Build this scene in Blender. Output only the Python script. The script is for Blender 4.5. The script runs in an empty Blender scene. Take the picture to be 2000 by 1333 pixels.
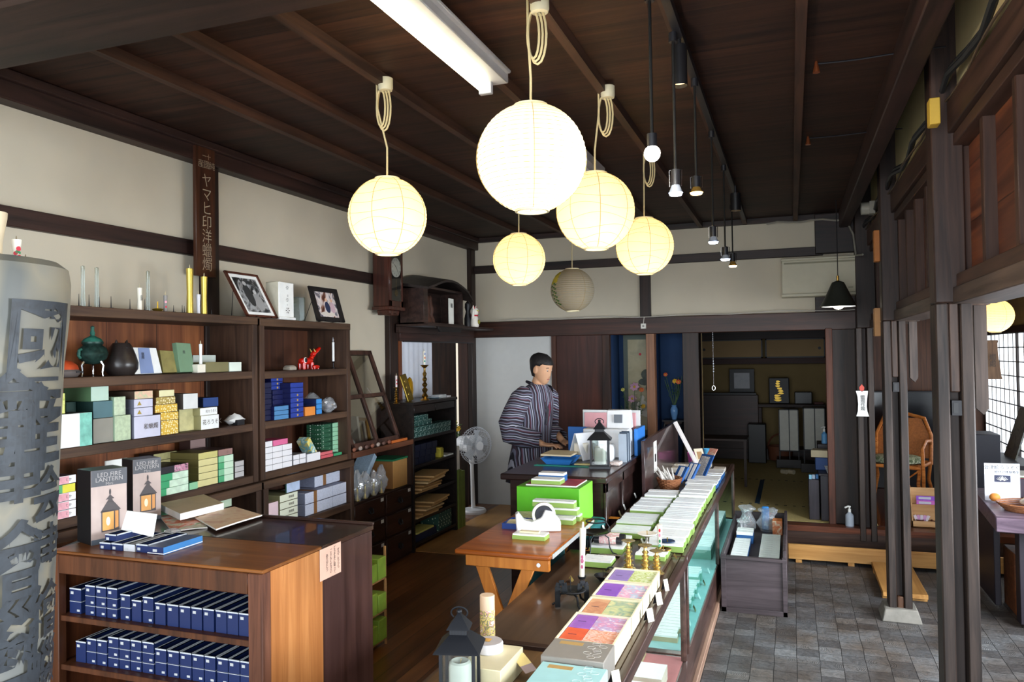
import bpy, bmesh, math, random
from mathutils import Vector as V, Matrix
SC = bpy.context.scene
C = SC.collection
PI = math.pi
rnd = random.Random(7)
R = math.radians

# ------------------------------------------------------------------ camera
F, YAW, PITCH, ROLL = 1500.0, .3486, .0185, -.0147
CAM = V((0, 0, 1.85))
FW = V((-math.sin(YAW)*math.cos(PITCH), math.cos(YAW)*math.cos(PITCH), math.sin(PITCH)))
_r = V((math.cos(YAW), math.sin(YAW), 0)); _u = _r.cross(FW)
RT = _r*math.cos(ROLL)+_u*math.sin(ROLL); UP = -_r*math.sin(ROLL)+_u*math.cos(ROLL)
cam = bpy.data.objects.new('camera', bpy.data.cameras.new('camera')); C.objects.link(cam)
cam.data.sensor_width = 36; cam.data.lens = F/2000*36; cam.data.clip_start = .05
cam.matrix_world = Matrix(((RT.x, UP.x, -FW.x, CAM.x), (RT.y, UP.y, -FW.y, CAM.y), (RT.z, UP.z, -FW.z, CAM.z), (0, 0, 0, 1)))
SC.camera = cam
SC.view_settings.view_transform = 'Standard'; SC.view_settings.look = 'None'
SC.view_settings.exposure = 0.45; SC.view_settings.gamma = 1; SC.view_settings.use_curve_mapping = False
SC.cycles.use_denoising = True
SC.cycles.max_bounces = 7; SC.cycles.diffuse_bounces = 3; SC.cycles.glossy_bounces = 3
SC.cycles.transmission_bounces = 5; SC.cycles.transparent_max_bounces = 12
SC.cycles.sample_clamp_indirect = 6; SC.cycles.caustics_reflective = False; SC.cycles.caustics_refractive = False

# ------------------------------------------------------------------ world and daylight
w = bpy.data.worlds.new('sky'); SC.world = w; w.use_nodes = True
w.node_tree.nodes['Background'].inputs[0].default_value = (.80, .90, 1, 1)
w.node_tree.nodes['Background'].inputs[1].default_value = .8
def area(name, loc, target, sx, sy, power, col):
    l = bpy.data.lights.new(name, 'AREA'); l.shape = 'RECTANGLE'; l.size = sx; l.size_y = sy; l.energy = power; l.color = col
    o = bpy.data.objects.new(name, l); C.objects.link(o); o.location = loc
    o.rotation_euler = (V(target)-V(loc)).to_track_quat('-Z', 'Y').to_euler(); return o
area('daylight_shop_front', (-.6, -1.9, 1.6), (-.9, 3, 1.1), 5.6, 2.6, 290, (.86, .93, 1))
area('daylight_right_front', (3.3, 3.3, 1.95), (-.6, 4.9, .8), 3.0, 2.0, 400, (.88, .94, 1))
area('daylight_shoji', (2.42, 6.2, 1.6), (0, 6.2, .8), 2.6, 1.3, 16, (.90, .95, 1))
area('daylight_inner_garden', (-4.9, 6.9, 1.7), (-3.3, 6.9, 1.3), 1.6, 1.5, 14, (.95, .97, 1))

# ------------------------------------------------------------------ picture ray helpers (a pixel of the 2000x1333 frame and one known plane give a point)
def ray(px, py): return RT*((px-1000)/F)-UP*((py-666.5)/F)+FW
def PZ(px, py, z): d = ray(px, py); return CAM+d*((z-CAM.z)/d.z)
def PX(px, py, x): d = ray(px, py); return CAM+d*((x-CAM.x)/d.x)
def PY(px, py, y): d = ray(px, py); return CAM+d*((y-CAM.y)/d.y)

# ------------------------------------------------------------------ materials
MC = {}
def _new(name):
    m = bpy.data.materials.new(name); m.use_nodes = True
    return m, m.node_tree, m.node_tree.nodes['Principled BSDF']
def lin(c):
    if isinstance(c, str):
        c = [int(c[i:i+2], 16)/255 for i in (0, 2, 4)]
        return tuple(x/12.92 if x <= .04045 else ((x+.055)/1.055)**2.4 for x in c)
    return tuple(c)
def M(col, rough=.6, metal=0, var=.06, scale=14, bump=0, spec=.4, coat=0, emit=0, alpha=1):
    k = ('M', col, rough, metal, var, scale, bump, spec, coat, emit, alpha)
    if k in MC: return MC[k]
    m, t, b = _new('paint_'+(col if isinstance(col, str) else 'mix'))
    c = lin(col)
    b.inputs['Roughness'].default_value = rough; b.inputs['Metallic'].default_value = metal
    b.inputs['Specular IOR Level'].default_value = spec; b.inputs['Coat Weight'].default_value = coat
    tc = t.nodes.new('ShaderNodeTexCoord'); n = t.nodes.new('ShaderNodeTexNoise'); n.inputs['Scale'].default_value = scale
    n.inputs['Detail'].default_value = 3; t.links.new(tc.outputs['Object'], n.inputs['Vector'])
    r = t.nodes.new('ShaderNodeValToRGB'); e = r.color_ramp.elements
    e[0].position = .3; e[1].position = .7
    e[0].color = tuple(max(0, x*(1-var)) for x in c)+(1,); e[1].color = tuple(min(1, x*(1+var)) for x in c)+(1,)
    t.links.new(n.outputs['Fac'], r.inputs['Fac']); t.links.new(r.outputs['Color'], b.inputs['Base Color'])
    if bump:
        bp = t.nodes.new('ShaderNodeBump'); bp.inputs['Strength'].default_value = bump; bp.inputs['Distance'].default_value = .004
        t.links.new(n.outputs['Fac'], bp.inputs['Height']); t.links.new(bp.outputs['Normal'], b.inputs['Normal'])
    if emit:
        t.links.new(r.outputs['Color'], b.inputs['Emission Color']); b.inputs['Emission Strength'].default_value = emit
    if alpha < 1: b.inputs['Alpha'].default_value = alpha
    MC[k] = m; return m
def wood(c0, c1, ax='z', rough=.55, scale=1.0, c2=None, plank=None, bump=.25, spec=.35, coat=0):
    """grain along ax; plank=(axis, width) adds board-to-board variation and dark seams"""
    k = ('W', c0, c1, ax, rough, scale, c2, plank, coat)
    if k in MC: return MC[k]
    m, t, b = _new('wood_'+str(c0)); L = t.links.new; N = t.nodes.new
    b.inputs['Roughness'].default_value = rough; b.inputs['Specular IOR Level'].default_value = spec; b.inputs['Coat Weight'].default_value = coat
    tc = N('ShaderNodeTexCoord'); mp = N('ShaderNodeMapping'); geo = N('ShaderNodeNewGeometry')
    s = {'x': (.9, 16, 16), 'y': (16, .9, 16), 'z': (16, 16, .9)}[ax]
    mp.inputs['Scale'].default_value = tuple(v*scale for v in s); L(geo.outputs['Position'], mp.inputs['Vector'])
    n = N('ShaderNodeTexNoise'); n.inputs['Scale'].default_value = 1.6; n.inputs['Detail'].default_value = 6; n.inputs['Roughness'].default_value = .62
    n.inputs['Distortion'].default_value = .6
    vec = mp.outputs['Vector']
    if plank:
        sp = N('ShaderNodeSeparateXYZ'); L(geo.outputs['Position'], sp.inputs[0])
        dv = N('ShaderNodeMath'); dv.operation = 'DIVIDE'; L(sp.outputs['xyz'.index(plank[0])], dv.inputs[0]); dv.inputs[1].default_value = plank[1]
        fl = N('ShaderNodeMath'); fl.operation = 'FLOOR'; L(dv.outputs[0], fl.inputs[0])
        fr = N('ShaderNodeMath'); fr.operation = 'FRACT'; L(dv.outputs[0], fr.inputs[0])
        wn = N('ShaderNodeTexWhiteNoise'); wn.noise_dimensions = '1D'; L(fl.outputs[0], wn.inputs['W'])
        ad = N('ShaderNodeVectorMath'); ad.operation = 'ADD'; L(mp.outputs['Vector'], ad.inputs[0])
        sc_ = N('ShaderNodeVectorMath'); sc_.operation = 'SCALE'; L(wn.outputs['Color'], sc_.inputs[0]); sc_.inputs['Scale'].default_value = 30
        L(sc_.outputs[0], ad.inputs[1]); vec = ad.outputs[0]
    L(vec, n.inputs['Vector'])
    r = N('ShaderNodeValToRGB'); e = r.color_ramp.elements; e[0].position = .32; e[1].position = .68
    e[0].color = lin(c0)+(1,); e[1].color = lin(c1)+(1,)
    if c2: x = e.new(.52); x.color = lin(c2)+(1,)
    L(n.outputs['Fac'], r.inputs['Fac']); col = r.outputs['Color']
    big = N('ShaderNodeTexNoise'); big.inputs['Scale'].default_value = 1.7; L(geo.outputs['Position'], big.inputs['Vector'])
    mr = N('ShaderNodeMapRange'); mr.inputs['To Min'].default_value = .72; mr.inputs['To Max'].default_value = 1.28; mr.inputs['From Min'].default_value = .3; mr.inputs['From Max'].default_value = .7
    L(big.outputs['Fac'], mr.inputs['Value'])
    mul = N('ShaderNodeVectorMath'); mul.operation = 'SCALE'; L(col, mul.inputs[0]); L(mr.outputs[0], mul.inputs['Scale']); col = mul.outputs[0]
    hgt = n.outputs['Fac']
    if plank:
        m2 = N('ShaderNodeMapRange'); m2.inputs['To Min'].default_value = .7; m2.inputs['To Max'].default_value = 1.25; L(wn.outputs['Value'], m2.inputs['Value'])
        q = N('ShaderNodeVectorMath'); q.operation = 'SCALE'; L(col, q.inputs[0]); L(m2.outputs[0], q.inputs['Scale'])
        pp = N('ShaderNodeMath'); pp.operation = 'PINGPONG'; L(fr.outputs[0], pp.inputs[0]); pp.inputs[1].default_value = .5
        gp = N('ShaderNodeMath'); gp.operation = 'GREATER_THAN'; L(pp.outputs[0], gp.inputs[0]); gp.inputs[1].default_value = .0025/plank[1]
        m3 = N('ShaderNodeMapRange'); m3.inputs['To Min'].default_value = .25; L(gp.outputs[0], m3.inputs['Value'])
        q2 = N('ShaderNodeVectorMath'); q2.operation = 'SCALE'; L(q.outputs[0], q2.inputs[0]); L(m3.outputs[0], q2.inputs['Scale']); col = q2.outputs[0]
    L(col, b.inputs['Base Color'])
    bp = N('ShaderNodeBump'); bp.inputs['Strength'].default_value = bump; bp.inputs['Distance'].default_value = .003
    L(hgt, bp.inputs['Height']); L(bp.outputs['Normal'], b.inputs['Normal'])
    MC[k] = m; return m
def glass(col='e8f4f0', rough=.02, mix=.12, fk=1):
    """thin pane: mostly see-through with a clear reflection"""
    k = ('G', col, rough, mix, fk)
    if k in MC: return MC[k]
    m, t, b = _new('glass'); t.nodes.remove(b); L = t.links.new; out = t.nodes['Material Output']
    tr = t.nodes.new('ShaderNodeBsdfTransparent'); tr.inputs[0].default_value = lin(col)+(1,)
    gl = t.nodes.new('ShaderNodeBsdfGlossy'); gl.inputs['Roughness'].default_value = rough; gl.inputs[0].default_value = (1, 1, 1, 1)
    fr = t.nodes.new('ShaderNodeFresnel'); fr.inputs[0].default_value = 1.45
    ad = t.nodes.new('ShaderNodeMath'); ad.operation = 'MULTIPLY_ADD'; ad.use_clamp = True; L(fr.outputs[0], ad.inputs[0]); ad.inputs[1].default_value = fk; ad.inputs[2].default_value = mix-.04*fk
    mx = t.nodes.new('ShaderNodeMixShader'); L(ad.outputs[0], mx.inputs[0]); L(tr.outputs[0], mx.inputs[1]); L(gl.outputs[0], mx.inputs[2])
    L(mx.outputs[0], out.inputs['Surface']); MC[k] = m; return m

# ------------------------------------------------------------------ mesh builder
WL = {}
SMOOTH = 35
class G:
    def __init__(s): s.v = []; s.f = []; s.m = []; s.mats = []; s.T = None
    def mi(s, m):
        if m not in s.mats: s.mats.append(m)
        return s.mats.index(m)
    def add(s, vs, fs, m):
        o = len(s.v)
        if s.T is not None: vs = [s.T @ V(v) for v in vs]
        s.v += [tuple(v) for v in vs]; s.f += [tuple(i+o for i in f) for f in fs]
        if isinstance(m, list): s.m += [s.mi(x) for x in m]
        else: s.m += [s.mi(m)]*len(fs)
        return s
    def box(s, x0, x1, y0, y1, z0, z1, m, **fm):
        """fm: xm, xp, ym, yp, zm, zp override the material of one face"""
        vs = [(x, y, z) for x in (x0, x1) for y in (y0, y1) for z in (z0, z1)]
        fs = [(0, 1, 3, 2), (4, 6, 7, 5), (0, 4, 5, 1), (2, 3, 7, 6), (0, 2, 6, 4), (1, 5, 7, 3)]
        return s.add(vs, fs, [fm.get(k, m) for k in ('xm', 'xp', 'ym', 'yp', 'zm', 'zp')])
    def beam(s, p, q, w, h, m, up=(0, 0, 1)):
        p, q = V(p), V(q); d = (q-p).normalized(); up = V(up)
        if abs(d.dot(up)) > .98: up = V((0, 1, 0))
        a = d.cross(up).normalized()*w/2; b = a.cross(d).normalized()*h/2
        vs = [p+i*a+j*b for i, j in ((-1, -1), (1, -1), (1, 1), (-1, 1))]+[q+i*a+j*b for i, j in ((-1, -1), (1, -1), (1, 1), (-1, 1))]
        return s.add(vs, [(3, 2, 1, 0), (4, 5, 6, 7), (0, 1, 5, 4), (1, 2, 6, 5), (2, 3, 7, 6), (3, 0, 4, 7)], m)
    def loft(s, rings, m, caps=True, closed=True):
        n = len(rings[0]); vs = [p for r in rings for p in r]; fs = []
        for i in range(len(rings)-1):
            for j in range(n if closed else n-1):
                k = (j+1) % n; fs.append((i*n+j, i*n+k, (i+1)*n+k, (i+1)*n+j))
        if caps: fs += [tuple(range(n))[::-1], tuple(range((len(rings)-1)*n, len(rings)*n))]
        return s.add(vs, fs, m)
    def lathe(s, prof, c, m, n=20, caps=False, ax=None):
        c = V(c); q = Matrix.Identity(3) if ax is None else V((0, 0, 1)).rotation_difference(V(ax)).to_matrix()
        rings = [[c+q @ V((r*math.cos(2*PI*j/n), r*math.sin(2*PI*j/n), z)) for j in range(n)] for r, z in prof]
        return s.loft(rings, m, caps)
    def cyl(s, p, q, r, m, r2=None, n=14, caps=True):
        p, q = V(p), V(q); d = q-p
        return s.lathe([(r, 0), (r if r2 is None else r2, d.length)], p, m, n, caps, d.normalized())
    def tube(s, pts, r, m, n=8, caps=True, closed=False):
        pts = [V(p) for p in pts]; rings = []; N_ = len(pts); up = None
        for i, p in enumerate(pts):
            if closed: d = pts[(i+1) % N_]-pts[i-1]
            else: d = pts[min(i+1, N_-1)]-pts[max(i-1, 0)]
            d.normalize()
            if up is None: up = V((0, 0, 1)) if abs(d.z) < .9 else V((1, 0, 0))
            a = d.cross(up).normalized(); up = a.cross(d).normalized()
            rr = r[i] if isinstance(r, (list, tuple)) else r
            rings.append([p+(a*math.cos(2*PI*j/n)+up*math.sin(2*PI*j/n))*rr for j in range(n)])
        if closed: rings.append(rings[0]); caps = False
        return s.loft(rings, m, caps)
    def ball(s, c, r, m, n=16, k=10, sq=(1, 1, 1)):
        rings = []
        for i in range(k+1):
            a = PI*i/k; rr = max(math.sin(a), .001)
            rings.append([V((c[0]+r*sq[0]*rr*math.cos(2*PI*j/n), c[1]+r*sq[1]*rr*math.sin(2*PI*j/n), c[2]-r*sq[2]*math.cos(a))) for j in range(n)])
        return s.loft(rings, m, False)
    def prism(s, poly, h, m, mat=None, z0=0):
        """poly in local xy extruded by h along local z; mat places it"""
        n = len(poly); T = mat or Matrix.Identity(4)
        vs = [T @ V((x, y, z0)) for x, y in poly]+[T @ V((x, y, z0+h)) for x, y in poly]
        return s.add(vs, [tuple(range(n))[::-1], tuple(range(n, 2*n))]+[(j, (j+1) % n, n+(j+1) % n, n+j) for j in range(n)], m)
    def quad(s, a, b, c, d, m): return s.add([a, b, c, d], [(0, 1, 2, 3)], m)
    def build(s, name, parent=None, bevel=0, smooth=True, seg=1, fix=True):
        me = bpy.data.meshes.new(name)
        xs = [v[0] for v in s.v]; ys = [v[1] for v in s.v]; zs = [v[2] for v in s.v]
        o0 = V(((min(xs)+max(xs))/2, (min(ys)+max(ys))/2, min(zs)))
        me.from_pydata([tuple(V(v)-o0) for v in s.v], [], s.f)
        for m in s.mats: me.materials.append(m)
        me.polygons.foreach_set('material_index', s.m)
        if fix:
            bm = bmesh.new(); bm.from_mesh(me); bmesh.ops.recalc_face_normals(bm, faces=bm.faces); bm.to_mesh(me); bm.free()
        if smooth:
            me.polygons.foreach_set('use_smooth', [True]*len(me.polygons)); me.set_sharp_from_angle(angle=R(SMOOTH))
        o = bpy.data.objects.new(name, me); C.objects.link(o); o.location = o0
        WL[o] = o0
        if parent is not None:
            o.parent = parent; o.matrix_parent_inverse = Matrix.Translation(-WL[parent])
        if bevel:
            b = o.modifiers.new('bevel', 'BEVEL'); b.width = bevel; b.segments = seg; b.limit_method = 'ANGLE'; b.angle_limit = R(40)
        return o
def tag(o, label, cat, group=None, kind=None):
    o['label'] = label; o['category'] = cat
    if group: o['group'] = group
    if kind: o['kind'] = kind
    return o
def thing(name, label, cat, loc, group=None):
    o = bpy.data.objects.new(name, None); C.objects.link(o); o.location = V(loc); o.empty_display_size = .1; WL[o] = V(loc)
    return tag(o, label, cat, group)
def struct(name, g, bevel=0, label=None, **k):
    o = g.build(name, None, bevel, **k); o['kind'] = 'structure'
    if label: o['label'] = label
    return o
def frame_of(origin, x, y):
    """matrix with local x,y axes given (z = x cross y)"""
    x = V(x).normalized(); y = V(y).normalized(); z = x.cross(y)
    return Matrix(((x.x, y.x, z.x, origin[0]), (x.y, y.y, z.y, origin[1]), (x.z, y.z, z.z, origin[2]), (0, 0, 0, 1)))
TC = {}
def text(s, size, T, m, parent, name='lettering', depth=.0006, vertical=False, sx=1, bold=0, wrap=None, align='CENTER'):
    """text as a thin mesh; T maps local xy (text plane) into the world"""
    key = (s, vertical, bold)
    if key not in TC:
        cu = bpy.data.curves.new('t', 'FONT'); cu.body = '\n'.join(s) if vertical else s
        cu.align_x = align; cu.align_y = 'CENTER'; cu.size = 1; cu.space_line = .86; cu.resolution_u = 3
        if bold: cu.offset = bold
        ob = bpy.data.objects.new('t', cu)
        me = ob.to_mesh(); TC[key] = ([tuple(v.co) for v in me.vertices], [tuple(p.vertices) for p in me.polygons])
        ob.to_mesh_clear(); bpy.data.objects.remove(ob); bpy.data.curves.remove(cu)
    vs, fs = TC[key]
    g = G()
    if wrap:
        bm = bmesh.new(); bv = [bm.verts.new(v) for v in vs]
        for f in fs:
            try: bm.faces.new([bv[i] for i in f])
            except ValueError: pass
        for k in range(-8, 9): bmesh.ops.bisect_plane(bm, geom=bm.verts[:]+bm.edges[:]+bm.faces[:], plane_co=(k*.06, 0, 0), plane_no=(1, 0, 0))
        bm.verts.index_update(); vs = [tuple(v.co) for v in bm.verts]; fs = [tuple(v.index for v in f.verts) for f in bm.faces]; bm.free()
    pts = [V((v[0]*size*sx, v[1]*size, depth)) for v in vs]
    if wrap: pts = [wrap(p) for p in pts]
    else: pts = [T @ p for p in pts]
    if not fs: return None
    g.add(pts, fs, m); return g.build(name, parent, fix=False, smooth=False)
ORD = ['', 'first', 'second', 'third', 'fourth', 'fifth', 'sixth', 'seventh', 'eighth', 'ninth', 'tenth', 'eleventh', 'twelfth', 'thirteenth', 'fourteenth', 'fifteenth', 'sixteenth', 'seventeenth', 'eighteenth', 'nineteenth', 'twentieth', 'twenty-first', 'twenty-second', 'twenty-third', 'twenty-fourth']

# shared materials
DK = wood('1c100c', '3a2219', 'z', .5); DKx = wood('1c100c', '3a2219', 'x', .5); DKy = wood('1c100c', '3a2219', 'y', .5)
BLK = M('17161a', .45); WHITE = M('f2f2ee', .5); PAPER = M('f4f1e6', .7); CREAM = M('e9dfc0', .7); GOLD = M('d8b45a', .25, 1); BRASS = M('a9894a', .3, 1)
CHROME = M('d8d8d8', .15, 1); NAVY = M('1c3263', .5); NAVYT = M('24569a', .45); GREEN = M('8fae5a', .6); SHADOWGAP = M('0d0a09', .8)
# ================================================================== THE SETTING
XL, YB, ZC, ZW = -3.31, 7.82, 3.14, .23       # left wall, back wall, ceiling, raised wooden floor
PL = M('c6bca8', .9, var=.05, scale=2.5, bump=.12); PLY = M('dcc590', .9, var=.06, scale=3, bump=.15)
PLB = M('c2b8a4', .9, var=.05, scale=2, bump=.12)
BEAMX = wood('140d0a', '35211a', 'x', .5, .8); BEAMY = wood('1a100d', '3d2620', 'y', .5, .8); BEAMZ = wood('120c0a', '33221b', 'z', .5, .8)
POSTZ = wood('181210', '3d312b', 'z', .55, 1.3, bump=.6)
# ---- stone-like wood block paving
def paving():
    m, t, b = _new('end_grain_block_paving'); L = t.links.new; N = t.nodes.new
    geo = N('ShaderNodeNewGeometry'); mp = N('ShaderNodeMapping'); L(geo.outputs['Position'], mp.inputs[0]); mp.inputs['Rotation'].default_value = (0, 0, R(90))
    br = N('ShaderNodeTexBrick'); br.inputs['Scale'].default_value = 1; br.inputs['Brick Width'].default_value = .118; br.inputs['Row Height'].default_value = .128
    br.inputs['Mortar Size'].default_value = .0018; br.inputs['Mortar Smooth'].default_value = .2; br.inputs['Bias'].default_value = -.1; br.offset = .37; br.offset_frequency = 3
    br.inputs['Color1'].default_value = lin('504d4c')+(1,); br.inputs['Color2'].default_value = lin('767370')+(1,); br.inputs['Mortar'].default_value = lin('0e0d0d')+(1,)
    wv = N('ShaderNodeTexNoise'); wv.inputs['Scale'].default_value = 5; L(geo.outputs['Position'], wv.inputs['Vector'])
    wa = N('ShaderNodeVectorMath'); wa.operation = 'MULTIPLY_ADD'; L(wv.outputs['Color'], wa.inputs[0]); wa.inputs[1].default_value = (.012, .012, 0); L(mp.outputs[0], wa.inputs[2])
    L(wa.outputs[0], br.inputs['Vector'])
    n = N('ShaderNodeTexNoise'); n.inputs['Scale'].default_value = 22; n.inputs['Detail'].default_value = 7; n.inputs['Roughness'].default_value = .7; n.inputs['Distortion'].default_value = 1.5; L(geo.outputs['Position'], n.inputs['Vector'])
    mr = N('ShaderNodeMapRange'); mr.inputs['From Min'].default_value = .3; mr.inputs['From Max'].default_value = .75; mr.inputs['To Min'].default_value = .45; mr.inputs['To Max'].default_value = 1.35; L(n.outputs['Fac'], mr.inputs['Value'])
    s = N('ShaderNodeVectorMath'); s.operation = 'SCALE'; L(br.outputs['Color'], s.inputs[0]); L(mr.outputs[0], s.inputs['Scale'])
    n2 = N('ShaderNodeTexNoise'); n2.inputs['Scale'].default_value = 3.1; L(geo.outputs['Position'], n2.inputs['Vector'])
    rp = N('ShaderNodeValToRGB'); rp.color_ramp.elements[0].color = (.72, .62, .55, 1); rp.color_ramp.elements[1].color = (1.05, 1.12, 1.2, 1); rp.color_ramp.elements[0].position = .35; rp.color_ramp.elements[1].position = .65; L(n2.outputs['Fac'], rp.inputs['Fac'])
    ml = N('ShaderNodeVectorMath'); ml.operation = 'MULTIPLY'; L(s.outputs[0], ml.inputs[0]); L(rp.outputs['Color'], ml.inputs[1]); L(ml.outputs[0], b.inputs['Base Color'])
    b.inputs['Roughness'].default_value = .5; b.inputs['Specular IOR Level'].default_value = .45
    # growth rings on the worn blocks
    vo = N('ShaderNodeTexVoronoi'); vo.inputs['Scale'].default_value = 4.2; L(geo.outputs['Position'], vo.inputs['Vector'])
    sn = N('ShaderNodeMath'); sn.operation = 'MULTIPLY'; L(vo.outputs['Distance'], sn.inputs[0]); sn.inputs[1].default_value = 160
    si = N('ShaderNodeMath'); si.operation = 'SINE'; L(sn.outputs[0], si.inputs[0])
    ms = N('ShaderNodeMath'); ms.operation = 'LESS_THAN'; L(vo.outputs['Distance'], ms.inputs[0]); ms.inputs[1].default_value = .42
    mm = N('ShaderNodeMath'); mm.operation = 'MULTIPLY'; L(si.outputs[0], mm.inputs[0]); L(ms.outputs[0], mm.inputs[1])
    sc = N('ShaderNodeMath'); sc.operation = 'MULTIPLY_ADD'; L(mm.outputs[0], sc.inputs[0]); sc.inputs[1].default_value = .16; L(n.outputs['Fac'], sc.inputs[2])
    inv = N('ShaderNodeMath'); inv.operation = 'MULTIPLY_ADD'; L(br.outputs['Fac'], inv.inputs[0]); inv.inputs[1].default_value = -1.6; L(sc.outputs[0], inv.inputs[2])
    bp = N('ShaderNodeBump'); bp.inputs['Strength'].default_value = .75; bp.inputs['Distance'].default_value = .005; L(inv.outputs[0], bp.inputs['Height']); L(bp.outputs['Normal'], b.inputs['Normal'])
    return m
g = G(); g.box(-3.6, 3.4, -2.2, 7.60, -.1, 0, paving()); o = struct('floor', g, label='dark grey end-grain wood block paving of the shop entrance')
# ---- raised wooden shop floor
FLW = wood('5f3a20', '855731', 'y', .28, .6, plank=('x', .105), bump=.08, spec=.5)
g = G(); g.box(XL, -.60, .9, YB, -.02, ZW, FLW, xp=DKy); struct('floor', g, label='raised brown plank floor behind the counters')
g = G(); g.box(-3.0, -1.75, 5.75, 7.80, ZW, ZW+.004, wood('a67a45', 'b98a52', 'y', .4, .5, bump=.05)); tag(g.build('floor_mat'), 'tan sheet laid on the plank floor by the electric fan', 'floor mat')
# ---- tatami room beyond the back wall and its step
TAT = M('cdb87c', .8, var=.1, scale=60, bump=.3)
g = G(); g.box(-.60, 2.6, 7.60, YB, -.02, ZW-.002, wood('2b1c17', '4d372d', 'x', .4)); g.box(-.60, 2.6, 7.585, 7.72, ZW-.04, ZW+.012, wood('3a1d12', '6d3a22', 'x', .35))
g.box(.72, 2.2, YB, 12.6, .1, ZW, wood('3b1b0e', '6a3216', 'x', .25, coat=.3)); struct('trim_1', g, label='dark wooden step up to the tatami room')
g = G(); g.box(-3.4, .72, YB, 12.6, .1, ZW, TAT); struct('floor', g, label='straw coloured tatami of the back room')
tb = M('22405a', .7)
g = G()
for a, b_ in (((-.9, 8.62), (.60, 8.50)), ((-.9, 10.25), (.60, 10.15))):
    for i in range(34):
        t0 = i/34; x = a[0]+(b_[0]-a[0])*t0
        if i % 2 == 0: g.box(x, x+.03, a[1]+(b_[1]-a[1])*t0, a[1]+(b_[1]-a[1])*t0+.018, ZW, ZW+.003, M('1d2622', .8))
o = struct('trim_46', g, label='dotted dark edges of the tatami mats'); g = G(); g.box(-.40, -.35, 8.62, 10.2, ZW, ZW+.004, tb); tag(g.build('tatami_border'), 'dark blue cloth border running back across the tatami', 'tatami border')
# ---- ceiling boards, battens and beams
CW = wood('1a0e0a', '3d2419', 'x', .6, .8, plank=('y', .42), bump=.3, spec=.25)
g = G(); g.box(-3.5, .50, -2.2, YB+.1, ZC, ZC+.05, CW); g.box(.50, .9, -2.2, YB+.1, 3.46, 3.5, DKx); struct('ceiling', g, label='dark brown boarded ceiling')
for n_, x in enumerate((-2.60, -2.18, -1.73, -1.23, -.82, -.40, .06)):
    g = G(); g.box(x-.02, x+.02, 1.9, YB, ZC-.05, ZC, wood('2a1a14', '4f3325', 'y', .6, .9)); struct('trim_%d' % (n_+2), g, label='ceiling batten')
g = G(); g.box(-3.31, .44, 1.55, 1.90, ZC-.27, ZC-.001, BEAMX); struct('trim_9', g, .012, label='thick ceiling beam over the front')
g = G(); g.box(-3.34, -3.22, -1.9, YB, ZC-.13, ZC-.001, BEAMY); g.box(-3.24, -3.19, -1.9, YB, ZC-.05, ZC-.001, BEAMY); struct('trim_10', g, .006, label='beam along the top of the left wall')
g = G(); g.box(.44, .53, -1.5, YB, 2.99, 3.46, BEAMY); struct('trim_11', g, .006, label='beam along the top of the right partition')
g = G(); g.box(-3.2, .56, YB-.05, YB+.05, ZC-.05, ZC-.001, BEAMX); struct('trim_12', g, label='beam along the top of the back wall')
# ---- left wall
g = G(); D = XL-.12
g.box(D, XL, -1.9, 6.03, -.02, ZC, PL); g.box(D, XL, 6.03, YB, 2.05, ZC, PL); g.box(D, XL, 7.70, YB+.1, -.02, 2.05, DK)
struct('wall_left', g, label='cream plaster wall on the left')
g = G(); g.box(XL-.01, XL+.035, -1.9, YB, 2.462, 2.552, BEAMY); struct('trim_13', g, .004, label='rail across the left wall')
for n_, (y0, y1) in enumerate(((3.66, 3.78), (5.88, 6.03), (7.70, YB))):
    g = G(); g.box(XL-.01, XL+.05, y0, y1, ZW, ZC-.1, BEAMZ); struct('trim_%d' % (14+n_), g, .005, label='post of the left wall')
g = G(); g.box(XL-.02, XL+.07, 6.03, 7.72, 1.99, 2.16, BEAMY); g.box(XL-.02, XL+.04, 6.06, 6.12, ZW, 2.0, wood('4a2614', '7a4426', 'z', .5)); struct('trim_17', g, .005, label='lintel over the doorway in the left wall')
# room seen through the left doorway
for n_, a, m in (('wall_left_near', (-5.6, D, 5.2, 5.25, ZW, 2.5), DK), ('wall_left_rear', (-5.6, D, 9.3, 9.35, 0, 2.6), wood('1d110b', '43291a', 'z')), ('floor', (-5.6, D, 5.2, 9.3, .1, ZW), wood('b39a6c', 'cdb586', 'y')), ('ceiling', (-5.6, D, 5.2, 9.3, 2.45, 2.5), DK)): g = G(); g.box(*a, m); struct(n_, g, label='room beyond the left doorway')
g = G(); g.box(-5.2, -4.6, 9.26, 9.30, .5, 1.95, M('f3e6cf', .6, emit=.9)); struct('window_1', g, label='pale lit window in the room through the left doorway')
# ---- back wall
g = G(); Y1 = YB+.1
g.box(XL, .8, YB, Y1, 2.05, 3.46, PLB); g.box(-2.36, -1.80, YB+.02, Y1, ZW, 2.05, DK); g.box(-.96, -.86, YB, Y1, ZW, 2.06, BEAMZ)
struct('wall_back', g, label='cream plaster back wall')
g = G(); g.box(XL, -2.39, YB-.012, YB+.02, ZW, 2.05, M('bdbdba', .7, var=.02)); struct('wall_back_panel', g, label='plain pale grey panel of the back wall')
g = G(); g.box(-2.39, -2.34, YB-.03, YB+.03, ZW, 2.05, wood('41251a', '5d3a2b', 'z')); struct('trim_18', g, label='frame beside the pale panel')
g = G(); g.box(-2.34, -1.79, YB-.01, YB+.02, ZW, 2.05, wood('2b130c', '46231a', 'z', .4, .6)); g.box(-2.34, -1.79, YB-.02, YB+.01, ZW, .35, DK); g.box(-1.84, -1.76, YB-.035, YB+.03, ZW, 2.05, DK); struct('door_1', g, .004, label='dark red-brown wooden sliding door behind the shopkeeper')
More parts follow.
